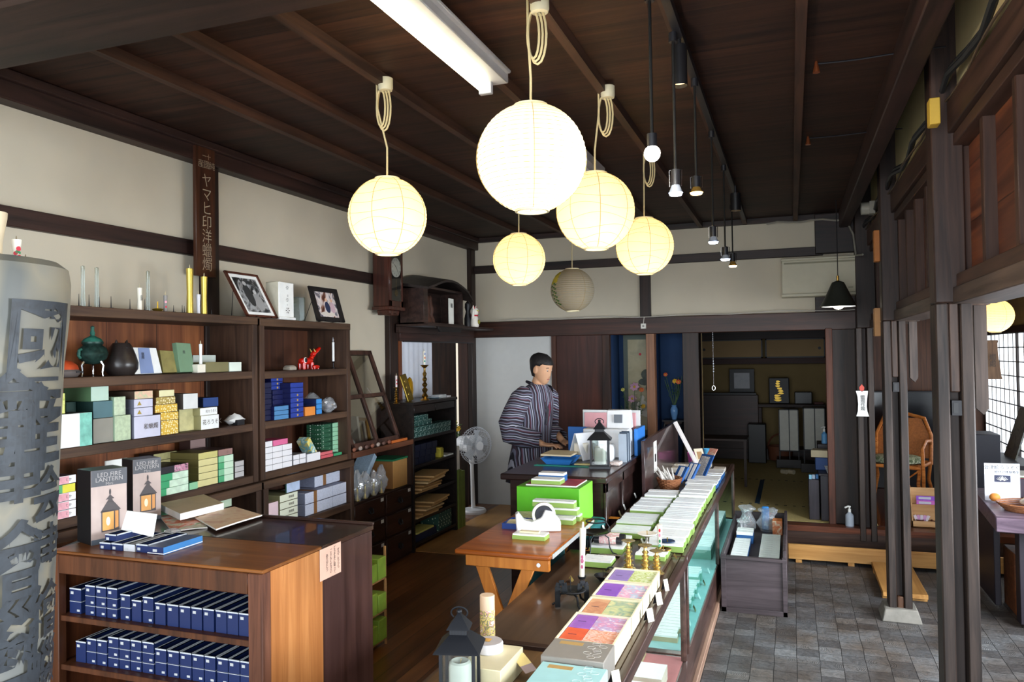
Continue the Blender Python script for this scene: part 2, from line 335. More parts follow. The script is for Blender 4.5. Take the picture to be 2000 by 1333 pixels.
g = G(); g.box(XL, .62, YB-.06, YB+.06, 2.045, 2.215, wood('1d110d', '44261b', 'x', .45, .8)); struct('trim_19', g, .006, label='big lintel across the back wall')
g = G(); g.box(XL, .3, YB-.03, YB+.03, 2.75, 2.835, BEAMX); struct('trim_20', g, .004, label='rail across the back wall')
g = G(); g.box(-1.44, -1.33, YB-.03, YB+.03, 2.2, 2.76, BEAMZ); struct('trim_21', g, .004, label='short post of the back wall')
g = G(); g.box(-1.385, -1.30, YB-.035, YB+.08, ZW, 2.05, wood('5a3a28', '7d563c', 'z', .45)); struct('trim_22', g, .004, label='lighter brown post between the alcoves')
g = G(); g.box(-1.02, -.86, YB-.05, YB+.2, ZW, 2.06, BEAMZ); struct('trim_23', g, .004, label='dark post left of the tatami room')
g = G(); g.box(.23, .62, YB-.09, YB+.02, 2.76, 3.13, wood('100a08', '2a1814', 'x', .5)); g.box(.22, .62, YB-.04, YB+.04, 2.2, 2.4, BEAMX); g.box(.33, .62, YB-.02, YB+.2, ZW, 2.06, wood('17110f', '33241d', 'z')); g.box(.30, .36, YB-.07, YB+.02, ZW, 2.06, wood('3a2016', '603524', 'z')); struct('trim_24', g, .004, label='beam end and boards in the back right corner')
# indigo alcoves
BLU = M('16375f', .75, var=.08, scale=6)
g = G(); g.box(-1.78, -.98, 8.34, 8.38, ZW, 2.1, BLU); g.box(-1.80, -1.78, YB+.02, 8.38, ZW, 2.1, BLU); g.box(-.98, -.96, YB+.1, 8.38, ZW, 2.1, BLU); g.box(-1.37, -1.33, YB+.05, 8.36, ZW, 2.1, BLU); g.box(-1.8, -.96, YB+.02, 8.38, 2.1, 2.14, DK)
struct('wall_alcove', g, label='indigo blue alcove walls')
# tatami room shell
OC = M('8d7850', .9, var=.06, scale=4)
g = G(); g.box(-1.5, 1.0, 12.5, 12.6, ZW, 2.9, OC); g.box(-1.52, -1.45, 8.42, 12.5, ZW, 2.9, OC); g.box(-1.5, -.9, 8.40, 8.46, ZW, 2.9, OC); g.box(.62, .70, YB+.2, 12.5, ZW, 2.9, wood('1a1210', '3a2822', 'z')); g.box(-1.5, .9, YB+.1, 12.6, 2.6, 2.65, DKx)
struct('wall_far', g, label='dim ochre walls of the tatami room')
g = G(); g.box(-1.42, .60, 12.18, 12.26, 1.66, 1.75, wood('2a120b', '4a2317', 'x')); g.box(-1.42, .60, 12.18, 12.26, 2.04, 2.3, DKx); g.box(-1.45, -1.34, 12.1, 12.3, ZW, 2.3, DK); g.box(.48, .62, 12.1, 12.3, ZW, 2.3, DK); g.box(-1.42, .6, 12.1, 12.5, ZW, .40, wood('1d0f0b', '3c2018', 'x', .4)); struct('trim_25', g, .004, label='frame of the far alcove')
for i, (x0, x1) in enumerate(((-1.33, -.41), (-.37, .47))):
    g = G(); g.box(x0, x1, 12.20, 12.22, 1.75, 2.04, M('b1936a', .8, var=.05, scale=3))
    o = g.build('sliding_panel'); tag(o, 'tan paper covered %s sliding panel of the high cupboard' % ('left' if i == 0 else 'right'), 'cupboard door')
    g = G(); x = x0+.06 if i == 0 else x1-.08; g.cyl((x, 12.19, 1.89), (x, 12.20, 1.89), .022, BLK); g.build('finger_pull', o)
    g = G()
    for a in ((x0, x1, 1.75, 1.77), (x0, x1, 2.02, 2.04), (x0, x0+.02, 1.75, 2.04), (x1-.02, x1, 1.75, 2.04)): g.box(a[0], a[1], 12.19, 12.21, a[2], a[3], BLK)
    g.build('frame', o)
# ---- right partition: posts, upper boards, lintels
g = G(); g.box(.70, .76, -1.2, YB, 2.85, 3.46, PLY); struct('wall_right', g, label='yellowish plaster band over the right partition')
ys = (1.9, 3.86, 5.85, 7.66); PN = wood('3a1c10', '7a4428', 'y', .5, .5, c2='5a3020', plank=('z', .24)); FR = wood('2c1b14', '4d3327', 'z', .55); FRy = wood('2c1b14', '4d3327', 'y', .55)
for k in range(3):
    y0, y1 = ys[k]+.08, ys[k+1]-.02
    g = G(); g.box(.745, .765, y0, y1, 2.1, 2.84, PN)
    struct('wall_right_boards', g, label='reddish brown board panel over the right partition')
    g = G(); nb = (4, 5, 5)[k]
    g.box(.68, .75, y0, y1, 2.115, 2.175, FRy); g.box(.68, .75, y0, y1, 2.735, 2.785, FRy)
    for j in range(nb+1):
        yy = y0+(y1-y0)*j/nb; g.box(.70, .75, yy-.022, yy+.022, 2.17, 2.74, FR)
    struct('trim_%d' % (26+k*3), g, .003, label='battens of the board panel')
    g = G(); g.box(.66, .78, y0, y1, 2.79, 2.925, FRy); struct('trim_%d' % (27+k*3), g, .003, label='rail over the board panel')
    g = G(); g.box(.665, .84, y0, y1, 2.045, 2.118, wood('2b1f1a', '57463c', 'y', .5)); struct('trim_%d' % (28+k*3), g, .004, label='lintel of the right partition')
def hpost(n_, y, fill, w=.145):
    x0 = .595; g = G(); t = .05
    g.box(x0, x0+t, y-.07, y+.07, .06, 2.05, POSTZ); g.box(x0+w-t, x0+w, y-.07, y+.07, .06, 2.05, POSTZ); g.box(x0+t, x0+w-t, y-.02, y+.05, .06, 2.05, wood('171110', '3a2e29', 'z', .6))
    g.box(x0+t+.002, x0+w-t-.002, y-.062, y-.02, fill, 2.05, wood('261c18', '523f35', 'z', .5)); g.box(x0+t+.002, x0+w-t-.002, y-.06, y-.02, .06, .16, wood('2a1b14', '5b3c28', 'z'))
    g.box(x0, .72, y-.07, y+.07, 2.05, 3.40, wood('1b1210', '3f2c24', 'z', .5))
    struct('trim_%d' % n_, g, .006, label='grooved post of the right partition')
    g = G(); g.box(x0+t+.006, x0+w-t-.001, y-.066, y-.022, fill-.10, fill-.035, BLK); g.box(x0+t+.012, x0+t+.03, y-.069, y-.066, fill-.09, fill-.045, M('2c2c2d', .5)); tag(g.build('bracket'), 'small black metal catch in the groove of the %s post' % ('nearest' if y < 5 else 'middle'), 'bracket')
hpost(40, 3.86, 1.66); hpost(41, 5.92, 1.66)
g = G(); g.box(.55, .60, 7.58, 7.74, ZW-.1, 2.05, POSTZ); g.box(.64, .69, 7.58, 7.74, ZW-.1, 2.05, POSTZ); g.box(.60, .64, 7.66, 7.72, ZW-.1, 2.05, DK); g.box(.56, .72, 7.58, 7.74, 2.05, 3.40, BEAMZ); struct('trim_42', g, .005, label='grooved post at the tatami step')
STN = M('77736b', .8, var=.15, scale=18, bump=.5)
for y in (3.86, 5.92):
    T = .145; x = .595+T/2
    g = G(); g.loft([[(x+sx*(a), y+sy*(a), z) for sx, sy in ((-1, -1), (1, -1), (1, 1), (-1, 1))] for a, z in ((.125, 0), (.10, .085))], STN); struct('trim_%d' % (43 if y < 5 else 44), g, .006, label='stone footing of the post')
for y, x, zt in ((3.98, .80, 1.55), (6.02, .80, 1.62)):
    g = G(); T_ = Matrix(((1, 0, 0, x-.02), (0, 0, 1, y), (0, 1, 0, 0), (0, 0, 0, 1)))
    g.prism([(0, 2.05), (0, zt+.03), (.03, zt), (.05, zt+.03), (.05, 2.05)], .04, wood('2c2320', '54463e', 'z', .5), T_); tag(g.build('door_stop_board'), 'pointed board hanging beside the %s grooved post' % ('nearest' if y < 5 else 'middle'), 'board')
# ---- room on the right
g = G(); g.box(.74, 2.3, 10.35, 10.42, ZW, 2.7, wood('3c2316', '6a4430', 'z', .5, .7, plank=('x', .19))); g.box(2.12, 2.2, -1.2, 10.4, 2.06, 2.7, M('a89468', .9)); g.box(2.12, 2.2, -1.2, 10.4, -.1, .55, DK)
g.box(2.10, 2.17, 10.28, 10.36, ZW, 2.1, DK)
struct('wall_right_room', g, label='brown board wall of the room on the right')
g = G(); g.box(.76, 2.3, -1.2, 10.4, 2.68, 2.72, DKx); struct('ceiling', g, label='dark ceiling of the room on the right')
g = G(); g.box(2.08, 2.13, 5.5, 10.3, 2.0, 2.07, DKy); struct('trim_45', g, label='head rail over the paper window')
# shoji
def shoji():
    m, t, b = _new('shoji_paper'); b.inputs['Base Color'].default_value = (.9, .9, .9, 1); b.inputs['Roughness'].default_value = .9
    tr = t.nodes.new('ShaderNodeBsdfTranslucent'); tr.inputs[0].default_value = (.92, .94, .96, 1); mx = t.nodes.new('ShaderNodeMixShader'); mx.inputs[0].default_value = .6
    L = t.links.new; L(b.outputs[0], mx.inputs[1]); L(tr.outputs[0], mx.inputs[2]); L(mx.outputs[0], t.nodes['Material Output'].inputs['Surface']); return m
for i, (y0, y1) in enumerate(((5.6, 7.2), (7.2, 8.85), (8.85, 10.3))):
    g = G(); g.quad((2.11, y0, .55), (2.11, y1, .55), (2.11, y1, 2.0), (2.11, y0, 2.0), shoji()); o = struct('window_%d' % (i+2), g, fix=False, label='paper screen window')
    g = G(); m = M('3a3331', .6)
    for j in range(9): yy = y0+(y1-y0)*j/8; g.box(2.103, 2.109, yy-.003, yy+.003, .55, 2.0, m)
    for j in range(11): z = .55+1.45*j/10; g.box(2.095, 2.108, y0, y1, z-.005, z+.005, m)
    g.box(2.09, 2.11, y0-.018, y0+.018, .55, 2.0, m); g.build('lattice', o)
area('daylight_behind_shoji', (3.0, 8.0, 1.4), (2.1, 8.0, 1.3), 4.6, 1.9, 95, (.93, .97, 1))
# front walls of the shop, beside the open front behind the viewer
g = G(); g.box(-3.5, 3.4, -2.3, -2.2, 2.6, ZC, DKx); struct('wall_front', g, label='wall over the open shop front')
# ================================================================== LAMPS
def PD(px, py, dep): return CAM+ray(px, py)*dep
def zat(x, y, py):
    a = V((x, y, CAM.z))-CAM; t = (666.5-py)/F       # (p.UP)/(p.FW) = t
    return CAM.z+(t*a.dot(FW)-a.dot(UP))/(UP.z-t*FW.z)
def lantern_mat(e, col):
    m, t, b = _new('lantern_paper'); L = t.links.new; N = t.nodes.new
    geo = N('ShaderNodeTexCoord'); n = N('ShaderNodeTexNoise'); n.inputs['Scale'].default_value = 30; L(geo.outputs['Object'], n.inputs['Vector'])
    r = N('ShaderNodeValToRGB'); r.color_ramp.elements[0].color = tuple(x*.93 for x in col)+(1,); r.color_ramp.elements[1].color = col+(1,); L(n.outputs['Fac'], r.inputs['Fac'])
    L(r.outputs['Color'], b.inputs['Base Color']); b.inputs['Roughness'].default_value = .9
    tr = N('ShaderNodeBsdfTranslucent'); L(r.outputs['Color'], tr.inputs[0]); mx = N('ShaderNodeMixShader'); mx.inputs[0].default_value = .55
    L(b.outputs[0], mx.inputs[1]); L(tr.outputs[0], mx.inputs[2]); L(mx.outputs[0], t.nodes['Material Output'].inputs['Surface'])
    if e: L(r.outputs['Color'], b.inputs['Emission Color']); b.inputs['Emission Strength'].default_value = e
    return m
RIB = M('b59a62', .7, var=.1); CORD = M('c9b78a', .6)
def lantern(px, py, rpx, dep, hook, label, lit=1, ribs='h', col=(1, .85, .54), loops=True, power=2.2, emit=.14):
    c = PD(px, py, dep); r = rpx*dep/F; top = V((c.x, c.y, ZC-.02))
    th = thing('paper_lantern', label, 'lantern', (c.x, c.y, c.z-r), 'round paper lanterns hanging from the ceiling')
    g = G(); K = 26; NS = 40; rings = []
    for i in range(K*2+1):
        a = .30+(PI-.60)*i/(K*2); puff = 1+.010*(1 if i % 2 else -1)*(1 if ribs == 'h' else .4)
        rings.append([V((c.x+r*math.sin(a)*puff*math.cos(2*PI*j/NS), c.y+r*math.sin(a)*puff*math.sin(2*PI*j/NS), c.z+r*math.cos(a))) for j in range(NS)])
    g.loft(rings, lantern_mat(emit if lit else 0, col), False); sh = g.build('shade', th, fix=False)
    for s in (1, -1): 
        g = G(); rr = r*math.sin(.30); z = c.z+s*r*math.cos(.30)
        g.lathe([(rr-.004, z-.006), (rr+.004, z-.006), (rr+.004, z+.006), (rr-.004, z+.006), (rr-.004, z-.006)], (c.x, c.y, 0), M('e8dcb4', .7), 28); g.build('rim', th)
    g = G(); q = rnd.random()*6
    if ribs == 'h':
        for i in range(0, K*2+1, 2):
            a = .30+(PI-.60)*i/(K*2); rr = r*math.sin(a)*.992
            g.tube([(c.x+rr*math.cos(2*PI*j/28), c.y+rr*math.sin(2*PI*j/28), c.z+r*math.cos(a)) for j in range(28)], .0009, RIB, 4, closed=True)
        for k in range(4):
            b = q+k*PI/2; g.tube([(c.x+r*1.016*math.sin(a)*math.cos(b), c.y+r*1.012*math.sin(a)*math.sin(b), c.z+r*math.cos(a)) for a in [.3+(PI-.6)*i/18 for i in range(19)]], .0012, RIB, 4)
    else:
        for k in range(8):
            b = q+k*PI/4; g.tube([(c.x+r*1.006*math.sin(a)*math.cos(b), c.y+r*1.006*math.sin(a)*math.sin(b), c.z+r*math.cos(a)) for a in [.3+(PI-.6)*i/18 for i in range(19)]], .0016, RIB, 4)
        for i in range(9):
            a0 = .5+(PI-1)*i/8; ph = rnd.random()*6; am = .05+.05*rnd.random()
            g.tube([(c.x+r*1.007*math.sin(a0+am*math.sin(3*t+ph))*math.cos(t), c.y+r*1.007*math.sin(a0+am*math.sin(3*t+ph))*math.sin(t), c.z+r*math.cos(a0+am*math.sin(3*t+ph))) for t in [2*PI*j/40 for j in range(40)]], .0009, RIB, 4, closed=True)
    g.build('rib', th)
    g = G(); g.tube([(c.x, c.y, c.z+r*.8), (c.x+.002, c.y, (c.z+top.z)/2), (hook.x, hook.y, hook.z-.12), (hook.x, hook.y, hook.z)], .0045, CORD, 6)
    if loops:
        for k in range(3):
            w = .022+.006*k; h = .085+.01*k; x0 = hook.x+.02+.006*k
            g.tube([(x0+w*math.cos(t), hook.y+.004*k, hook.z-.13+h*math.sin(t)) for t in [2*PI*j/16 for j in range(16)]], .0045, CORD, 6, closed=True)
    g.build('cord', th)
    g = G(); g.lathe([(.006, 0), (.030, 0), (.034, .012), (.034, .055), (.0, .055)], (hook.x+.045, hook.y, hook.z-.055), M('cfc6a8', .5), 18) if loops else g.box(hook.x-.015, hook.x+.015, hook.y-.015, hook.y+.015, hook.z-.04, hook.z, CORD)
    g.build('ceiling_rose', th)
    if lit:
        l = bpy.data.lights.new('lantern_bulb', 'POINT'); l.energy = power; l.color = (1, .78, .47); l.shadow_soft_size = .035
        o = bpy.data.objects.new('lantern_bulb', l); C.objects.link(o); o.location = (c.x, c.y, c.z-r*.28)
    else:
        g = G(); gy = M('c8b23c', .7); gg = M('4f6b35', .7)
        d0 = math.atan2(-c.y+CAM.y, CAM.x-c.x)
        for k in range(26):
            t = k/25; aa = .75+1.55*t; bb = d0-1.05+.14*math.sin(k*2.1)+.12*t
            p = c+V((math.sin(aa)*math.cos(bb), math.sin(aa)*math.sin(bb), math.cos(aa)))*r*1.012; n = (p-c).normalized(); tt = n.cross(V((0, 0, 1))).normalized(); uu = tt.cross(n)
            T = Matrix(((tt.x, uu.x, n.x, p.x), (tt.y, uu.y, n.y, p.y), (tt.z, uu.z, n.z, p.z), (0, 0, 0, 1)))
            s = .020 if k < 9 else .014; a = rnd.random()*6
            g.prism([(s*math.cos(j*PI/3+a), s*(.5 if k >= 9 else 1)*math.sin(j*PI/3+a)) for j in range(6)], .002, gy if k < 9 else gg, T)
        g.build('painted_flower', th)
    return th
H = lambda x, y: V((x, y, ZC-.02))
lantern(1038, 310, 106, 2.72, H(-.86, 2.58), 'biggest paper lantern, bright white with close horizontal ribs', ribs='h', col=(1, .93, .74), power=3.6, emit=.2)
lantern(757, 423, 76, 3.50, H(-1.76, 3.08), 'yellow glowing paper lantern hanging nearest the left wall, in front of the wall clock', ribs='w', power=2.8)
lantern(1163, 413, 76, 3.66, H(-.84, 3.57), 'yellow glowing paper lantern just right of and behind the biggest one', ribs='w', power=2.8)
lantern(1259, 481, 56, 4.75, H(-.84, 4.76), 'pale yellow glowing paper lantern hanging furthest right of the shop row', ribs='w', power=2.4)
lantern(1014, 507, 51, 5.3, H(PD(1014, 507, 5.3).x, PD(1014, 507, 5.3).y), 'small glowing paper lantern hanging below and behind the biggest one', ribs='w', power=2.4, loops=False)
lantern(1118, 567, 42.5, 6.3, H(PD(1118, 567, 6.3).x, PD(1118, 567, 6.3).y), 'unlit greyish paper lantern painted with yellow flowers and leaves', lit=0, ribs='h', col=(.60, .53, .40), loops=False)
lantern(1943, 617, 33, 6.9, V((PD(1943, 617, 6.9).x, PD(1943, 617, 6.9).y, 2.66)), 'glowing lantern in the right hand room above the paper window', ribs='h', col=(1, .85, .5), loops=False, power=2.5)
# fluorescent tube
th = thing('fluorescent_light', 'long white fluorescent light with one bright tube under the ceiling', 'ceiling light', (-1.2, 2.5, ZC-.1))
WHM = M('9c9ca0', .4)
g = G(); g.box(-1.24, -1.14, 1.93, 3.14, ZC-.10, ZC-.05, WHM); g.box(-1.27, -1.12, 1.93, 3.12, ZC-.065, ZC-.05, WHM); g.build('housing', th, .004)
g = G(); g.cyl((-1.235, 1.95, ZC-.128), (-1.235, 3.08, ZC-.128), .019, M('fff2cc', .4, emit=10, var=0)); g.build('tube', th)
g = G(); g.box(-1.26, -1.20, 3.085, 3.11, ZC-.15, ZC-.09, WHM); g.build('end_socket', th, .003)
th = thing('fluorescent_light', 'white fluorescent fixture half hidden behind the biggest lantern', 'ceiling light', (-1.0, 4.2, ZC-.1))
g = G(); g.box(-1.24, -1.14, 3.75, 5.0, ZC-.11, ZC-.05, WHM); g.build('housing', th, .004)
g = G(); g.cyl((-1.19, 3.77, ZC-.13), (-1.19, 4.98, ZC-.13), .014, M('cfd2d6', .4)); g.build('tube', th)
# spotlight rail and hanging spots
g = G(); g.box(-.395, -.365, 1.91, 7.3, ZC-.085, ZC-.05, BLK); tag(g.build('lighting_track'), 'black lighting track running along the ceiling above the glass counter', 'lighting track')
RODM = M('2b2a29', .35, .6)
def rod(pxt, pyt, pyb, pxh, pyh, rh, kind, label, power):
    t = PZ(pxt, pyt, ZC-.08); zb = zat(t.x, t.y, pyb); z1 = zat(t.x, t.y, pyh)
    th = thing('hanging_spotlight', label, 'spotlight', (t.x, t.y, z1), 'spotlights hanging from the black track')
    d = (t-CAM).dot(FW); r = rh*d/F
    g = G(); g.tube([(t.x, t.y, ZC-.08), (t.x, t.y, zb)], .0055, RODM, 8); g.cyl((t.x, t.y, ZC-.085), (t.x, t.y, ZC-.12), .016, BLK); g.build('rod', th)
    L_ = zb-z1
    g = G(); g.cyl((t.x, t.y, zb-L_*.6), (t.x, t.y, zb), r*.62, BLK, n=16)
    if kind != 'bulb':
        for s in (-1, 1): g.tube([(t.x, t.y, zb+.005), (t.x+s*r*.85, t.y, zb-.002), (t.x+s*r*.8, t.y, zb-L_*.65)], .0022, CHROME, 5)
    g.build('holder', th)
    col = {'blue': 'cfe0ff', 'warm': 'ffcf80', 'bulb': 'fff8ea'}[kind]
    g = G()
    if kind == 'bulb': g.ball((t.x, t.y, z1+r), r, M(col, .4, emit=12, var=0))
    else:
        g.lathe([(r*.5, L_*.45), (r*.95, L_*.12), (r, L_*.1)], (t.x, t.y, z1), M('cfd6e2' if kind == 'blue' else 'c99a4a', .2, .6), 16)
        g.lathe([(r*.95, L_*.1), (r*.8, 0), (0.001, 0)], (t.x, t.y, z1), M(col, .3, emit=14, var=0), 16)
    g.build('bulb', th)
    l = bpy.data.lights.new('spot', 'SPOT' if kind != 'bulb' else 'POINT'); l.energy = power; l.color = {'blue': (.8, .9, 1), 'warm': (1, .8, .5), 'bulb': (1, .96, .88)}[kind]; l.shadow_soft_size = .03
    if kind != 'bulb': l.spot_size = R(85); l.spot_blend = .6
    o = bpy.data.objects.new('spot', l); C.objects.link(o); o.location = (t.x, t.y, z1-.012)
rod(1268, -20, 262, 1275, 316, 16, 'bulb', 'naked white bulb on a black rod, nearest and brightest of the hanging spots', 14)
rod(1314, 62, 332, 1326, 382, 14, 'blue', 'bluish spotlight in a wire cage on the second rod', 22)
rod(1356, 152, 345, 1352, 380, 13, 'warm', 'golden warm spotlight beside the bluish caged one', 12)
rod(1389, 255, 443, 1393, 476, 10, 'blue', 'bluish spotlight with a long black holder hanging in front of the back wall', 18)
rod(1413, 322, 483, 1417, 509, 9.5, 'blue', 'bluish spotlight between its two dimmer neighbours at the far end of the track', 18)
rod(1429, 400, 495, 1436, 522, 8, 'warm', 'small pale warm spotlight, furthest along the track', 8)
def can(px, pyt, pyb, rpx, label):
    t = PZ(px, pyt-15, ZC-.08); z0 = zat(t.x, t.y, pyt); z1 = zat(t.x, t.y, pyb); r = rpx*(t-CAM).dot(FW)/F
    th = thing('spotlight', label, 'spotlight', (t.x, t.y, z1))
    g = G(); g.cyl((t.x, t.y, z0), (t.x, t.y, ZC-.08), .008, BLK); g.cyl((t.x, t.y, z1), (t.x, t.y, z0), r, M('151416', .35), n=20, caps=False); g.lathe([(r, 0), (.001, 0)], (t.x, t.y, z0), BLK); g.build('body', th)
    g = G(); g.lathe([(r*.92, .004), (.001, .004)], (t.x, t.y, z1+.01), M('ffd9a0', .5, emit=1.6, var=0), 18); g.build('lens', th)
can(1326, 90, 168, 15, 'black cylinder spotlight close to the track, nearest the viewer')
can(1436, 378, 412, 10, 'black cylinder spotlight at the far end of the track')
# black pendant lamp at the back
b = PY(1637, 575, 7.0); d = (b-CAM).dot(FW); k_ = d/F
th = thing('pendant_lamp', 'black bell shaped pendant lamp with a bright opening, beside the air conditioner', 'pendant lamp', (b.x, b.y, b.z-25*k_))
g = G(); g.lathe([(.006, 52*k_), (11*k_, 48*k_), (13*k_, 44*k_), (24*k_, 20*k_), (33*k_, 2*k_), (35*k_, 0), (32*k_, 1*k_), (22*k_, 20*k_), (12*k_, 42*k_)], (b.x, b.y, b.z-25*k_), M('2b2c26', .4), 28); g.build('lamp_shade', th)
g = G(); g.ball((b.x, b.y, b.z-18*k_), 12*k_, M('fff4dc', .5, emit=9, var=0)); g.lathe([(31*k_, 0), (.001, 0)], (b.x, b.y, b.z-24*k_), M('fffaf0', .5, emit=3, var=0), 24); g.build('bulb', th)
g = G(); g.tube([(b.x, b.y, b.z+27*k_), (b.x, b.y, ZC-.02)], .004, BLK, 6); g.cyl((b.x, b.y, b.z+26*k_), (b.x, b.y, b.z+36*k_), .011, BRASS); g.build('cord', th)
# air conditioner
th = thing('air_conditioner', 'cream wall air conditioner panel under the ceiling at the back', 'air conditioner', (.25, 7.7, 2.36))
g = G(); acm = M('bdb69e', .5, var=.03); g.box(-.07, .59, 7.62, YB, 2.37, 2.70, acm); g.box(-.075, .595, 7.60, YB, 2.69, 2.715, acm); g.box(-.075, .595, 7.605, YB, 2.355, 2.385, acm); g.build('body', th, .006)
g = G(); g.box(-.05, .57, 7.612, 7.62, 2.66, 2.675, M('8b866f', .6)); g.box(.50, .54, 7.612, 7.62, 2.42, 2.43, M('9a9580', .6)); g.build('vent_slot', th)
# cables, sockets and small boxes
def cable(name, pts, r, m, label, cat='cable', n=1):
    g = G()
    for k in range(n):
        o = V((0, .0, k*r*2.1)) if n > 1 else V()
        g.tube([V(p)+o+V(((k % 2)*r, 0, 0)) for p in pts], r, m, 6)
    return tag(g.build(name), label, cat)
wv = lambda i, a: a*math.sin(i*1.7)+a*.6*math.sin(i*.63)
cable('cable', [(.645+wv(i, .012), 1.0+i*.26, 2.965+wv(i+2, .018)) for i in range(27)], .013, M('1d1e20', .5), 'thick black cable bundle along the top of the right partition', n=2)
cable('cable', [(.655+wv(i+3, .012), 1.0+i*.27, 2.94+wv(i, .012)) for i in range(26)], .006, M('4a3a2b', .6), 'thin brown cable running under the thick black bundle')
cable('cable', [(XL+.35+i*.24, YB-.075, 2.225+wv(i, .008)) for i in range(16)], .004, M('b8b2a8', .6), 'thin grey cable along the top of the back lintel')
cable('cable', [(-1.39, YB-.075, 2.22), (-1.40, YB-.075, 2.15)], .004, M('b8b2a8', .6), 'short grey cable dropping to the back wall socket')
g = G(); g.box(-1.425, -1.375, YB-.08, YB-.06, 2.10, 2.15, M('d5d2c8', .5)); g.box(-1.41, -1.39, YB-.082, YB-.08, 2.115, 2.135, M('8a877f', .5)); tag(g.build('wall_socket'), 'white socket on the big lintel of the back wall', 'socket')
cable('cable', [(-.2+i*.1, YB-.1, ZC-.07+wv(i, .01)) for i in range(7)]+[(.5, 7.70, 3.05), (.55, 7.6, 2.9), (.56, 7.5, 2.7), (.60, 7.3, 2.68)], .009, M('8a8478', .6), 'loose grey cable hanging in the back right corner')
for (px, py), t_ in (((1594, 122), 'nearer'), ((1578, 268), 'farther')):
    p = PZ(px, py, ZC-.004); g = G(); g.cyl((p.x, p.y, ZC-.05), (p.x, p.y, ZC), .016, M('b4643c', .3, .8), r2=.006, n=10); g.tube([(p.x, p.y, ZC-.01)]+[(p.x+.03+i*.08, p.y+.01*math.sin(i), ZC-.012) for i in range(7)], .004, BLK, 5)
    tag(g.build('lamp_socket'), 'small copper lamp socket with a black wire, %s of two on the dark ceiling' % t_, 'lamp socket')
for (px, py, w, h), m, t_ in (((1813, 222, .035, .11), M('c9a23c', .6), 'yellow box on the nearest tall post under the cables'), ((1706, 482, .04, .22), M('a8662c', .6), 'orange brown wooden box high on the middle post'), ((1707, 630, .05, .20), M('b08050', .6), 'wooden box with a pale front below the orange one')):
    p = PX(px, py, .56); g = G(); g.box(p.x, .60, p.y-w, p.y+w, p.z-h/2, p.z+h/2, m); tag(g.build('wall_box', None, .003), t_, 'box')
p = PX(1700, 407, .62); g = G(); g.cyl((p.x+.02, p.y, p.z), (p.x-.07, p.y, p.z), .05, M('b9b4a6', .3, alpha=.6), n=18); g.box(p.x-.01, p.x+.03, p.y-.05, p.y+.05, p.z-.05, p.z+.05, M('8d887c', .5)); tag(g.build('electric_meter'), 'small clear plastic meter on the middle post among the cables', 'meter')

# ================================================================== FURNITURE
BK1 = wood('5a2f18', '935a33', 'z', .6, .55, c2='784526', plank=('y', .33)); BK2 = wood('351b10', '54301d', 'z', .55, .6, plank=('y', .34))
SHF = wood('33221a', '59412f', 'y', .55, 1.0); SHZ = wood('2f1f17', '513a2c', 'z', .55, 1.0); SHT = wood('4b2b1c', '6d4430', 'y', .5, .8)
def bookcase(name, label, y0, y1, x0, x1, z0, z1, shelves, back, mid=(), st=.045, th=.045):
    t = thing(name, label, 'shelf', ((x0+x1)/2, (y0+y1)/2, z0))
    for yy in (y0, y1-st): g = G(); g.box(x0, x1, yy, yy+st, z0, z1, SHZ); g.build('side_panel', t, .003)
    g = G(); g.box(x0, x1+.004, y0, y1, z1-th, z1+.001, SHF); g.build('top_panel', t, .003)
    g = G(); g.box(x0, x0+.012, y0+st, y1-st, z0, z1-th, back); g.build('back_panel', t)
    for z in shelves: g = G(); g.box(x0+.012, x1-.002, y0+st, y1-st, z-th, z, SHF); g.build('shelf', t, .003)
    for yy in mid: g = G(); g.box(x1-.02, x1, yy-.02, yy+.02, z0, z1, SHZ); g.build('divider', t, .002)
    return t
bookcase('bookcase', 'tall old wooden bookcase packed with incense and candle boxes, left of its narrower neighbour', 1.9, 3.735, XL+.02, -2.95, 1.13, 2.095, (1.78, 1.475, 1.175), BK1)
bookcase('bookcase', 'narrower wooden bookcase holding the red toy ox and dark blue boxes', 3.755, 4.745, XL+.02, -2.95, 1.13, 2.09, (1.775, 1.475, 1.175), BK2)
bookcase('low_bookcase', 'lower dark wooden case under the tall bookcase, behind the blue box cabinet', 1.9, 3.735, XL+.02, -2.93, ZW, 1.125, (.92, .62), BK1)
bookcase('low_bookcase', 'lower dark wooden case holding tied paper bundles beside the drawer chest', 3.755, 4.745, XL+.02, -2.93, ZW, 1.125, (.83, .55), BK2)
# open counter with drawer chest below (plastic bags on it)
t = thing('drawer_chest', 'dark chest of square drawers with white tags under the leaning glass doors', 'chest', (-3.1, 5.25, ZW))
g = G(); g.box(XL+.02, -2.97, 4.76, 5.68, ZW, .80, DKy); g.build('carcass', t, .004)
for i, (y0, y1) in enumerate(((4.79, 5.22), (5.25, 5.66))):
    for j, (z0, z1) in enumerate(((.26, .44), (.46, .62), (.64, .785))):
        g = G(); g.box(-2.97, -2.955, y0, y1, z0, z1, wood('22130f', '43291f', 'y', .4)); dr = g.build('drawer', t, .003)
        ym = (y0+y1)/2; g = G(); g.cyl((-2.955, ym, (z0+z1)/2), (-2.95, ym, (z0+z1)/2), .028, BLK, n=8); g.tube([(-2.95, ym-.03, (z0+z1)/2+.01), (-2.935, ym-.02, (z0+z1)/2-.02), (-2.935, ym+.02, (z0+z1)/2-.02), (-2.95, ym+.03, (z0+z1)/2+.01)], .004, BLK, 6); g.build('handle', dr)
        g = G(); g.box(-2.9548, -2.953, y1-.06, y1-.02, z1-.035, z1-.01, M('d8d5cc', .7)); g.build('paper_tag', dr)
t = thing('display_counter', 'dark wooden counter ledge holding the leaning glass doors', 'counter', (-3.1, 5.25, .8))
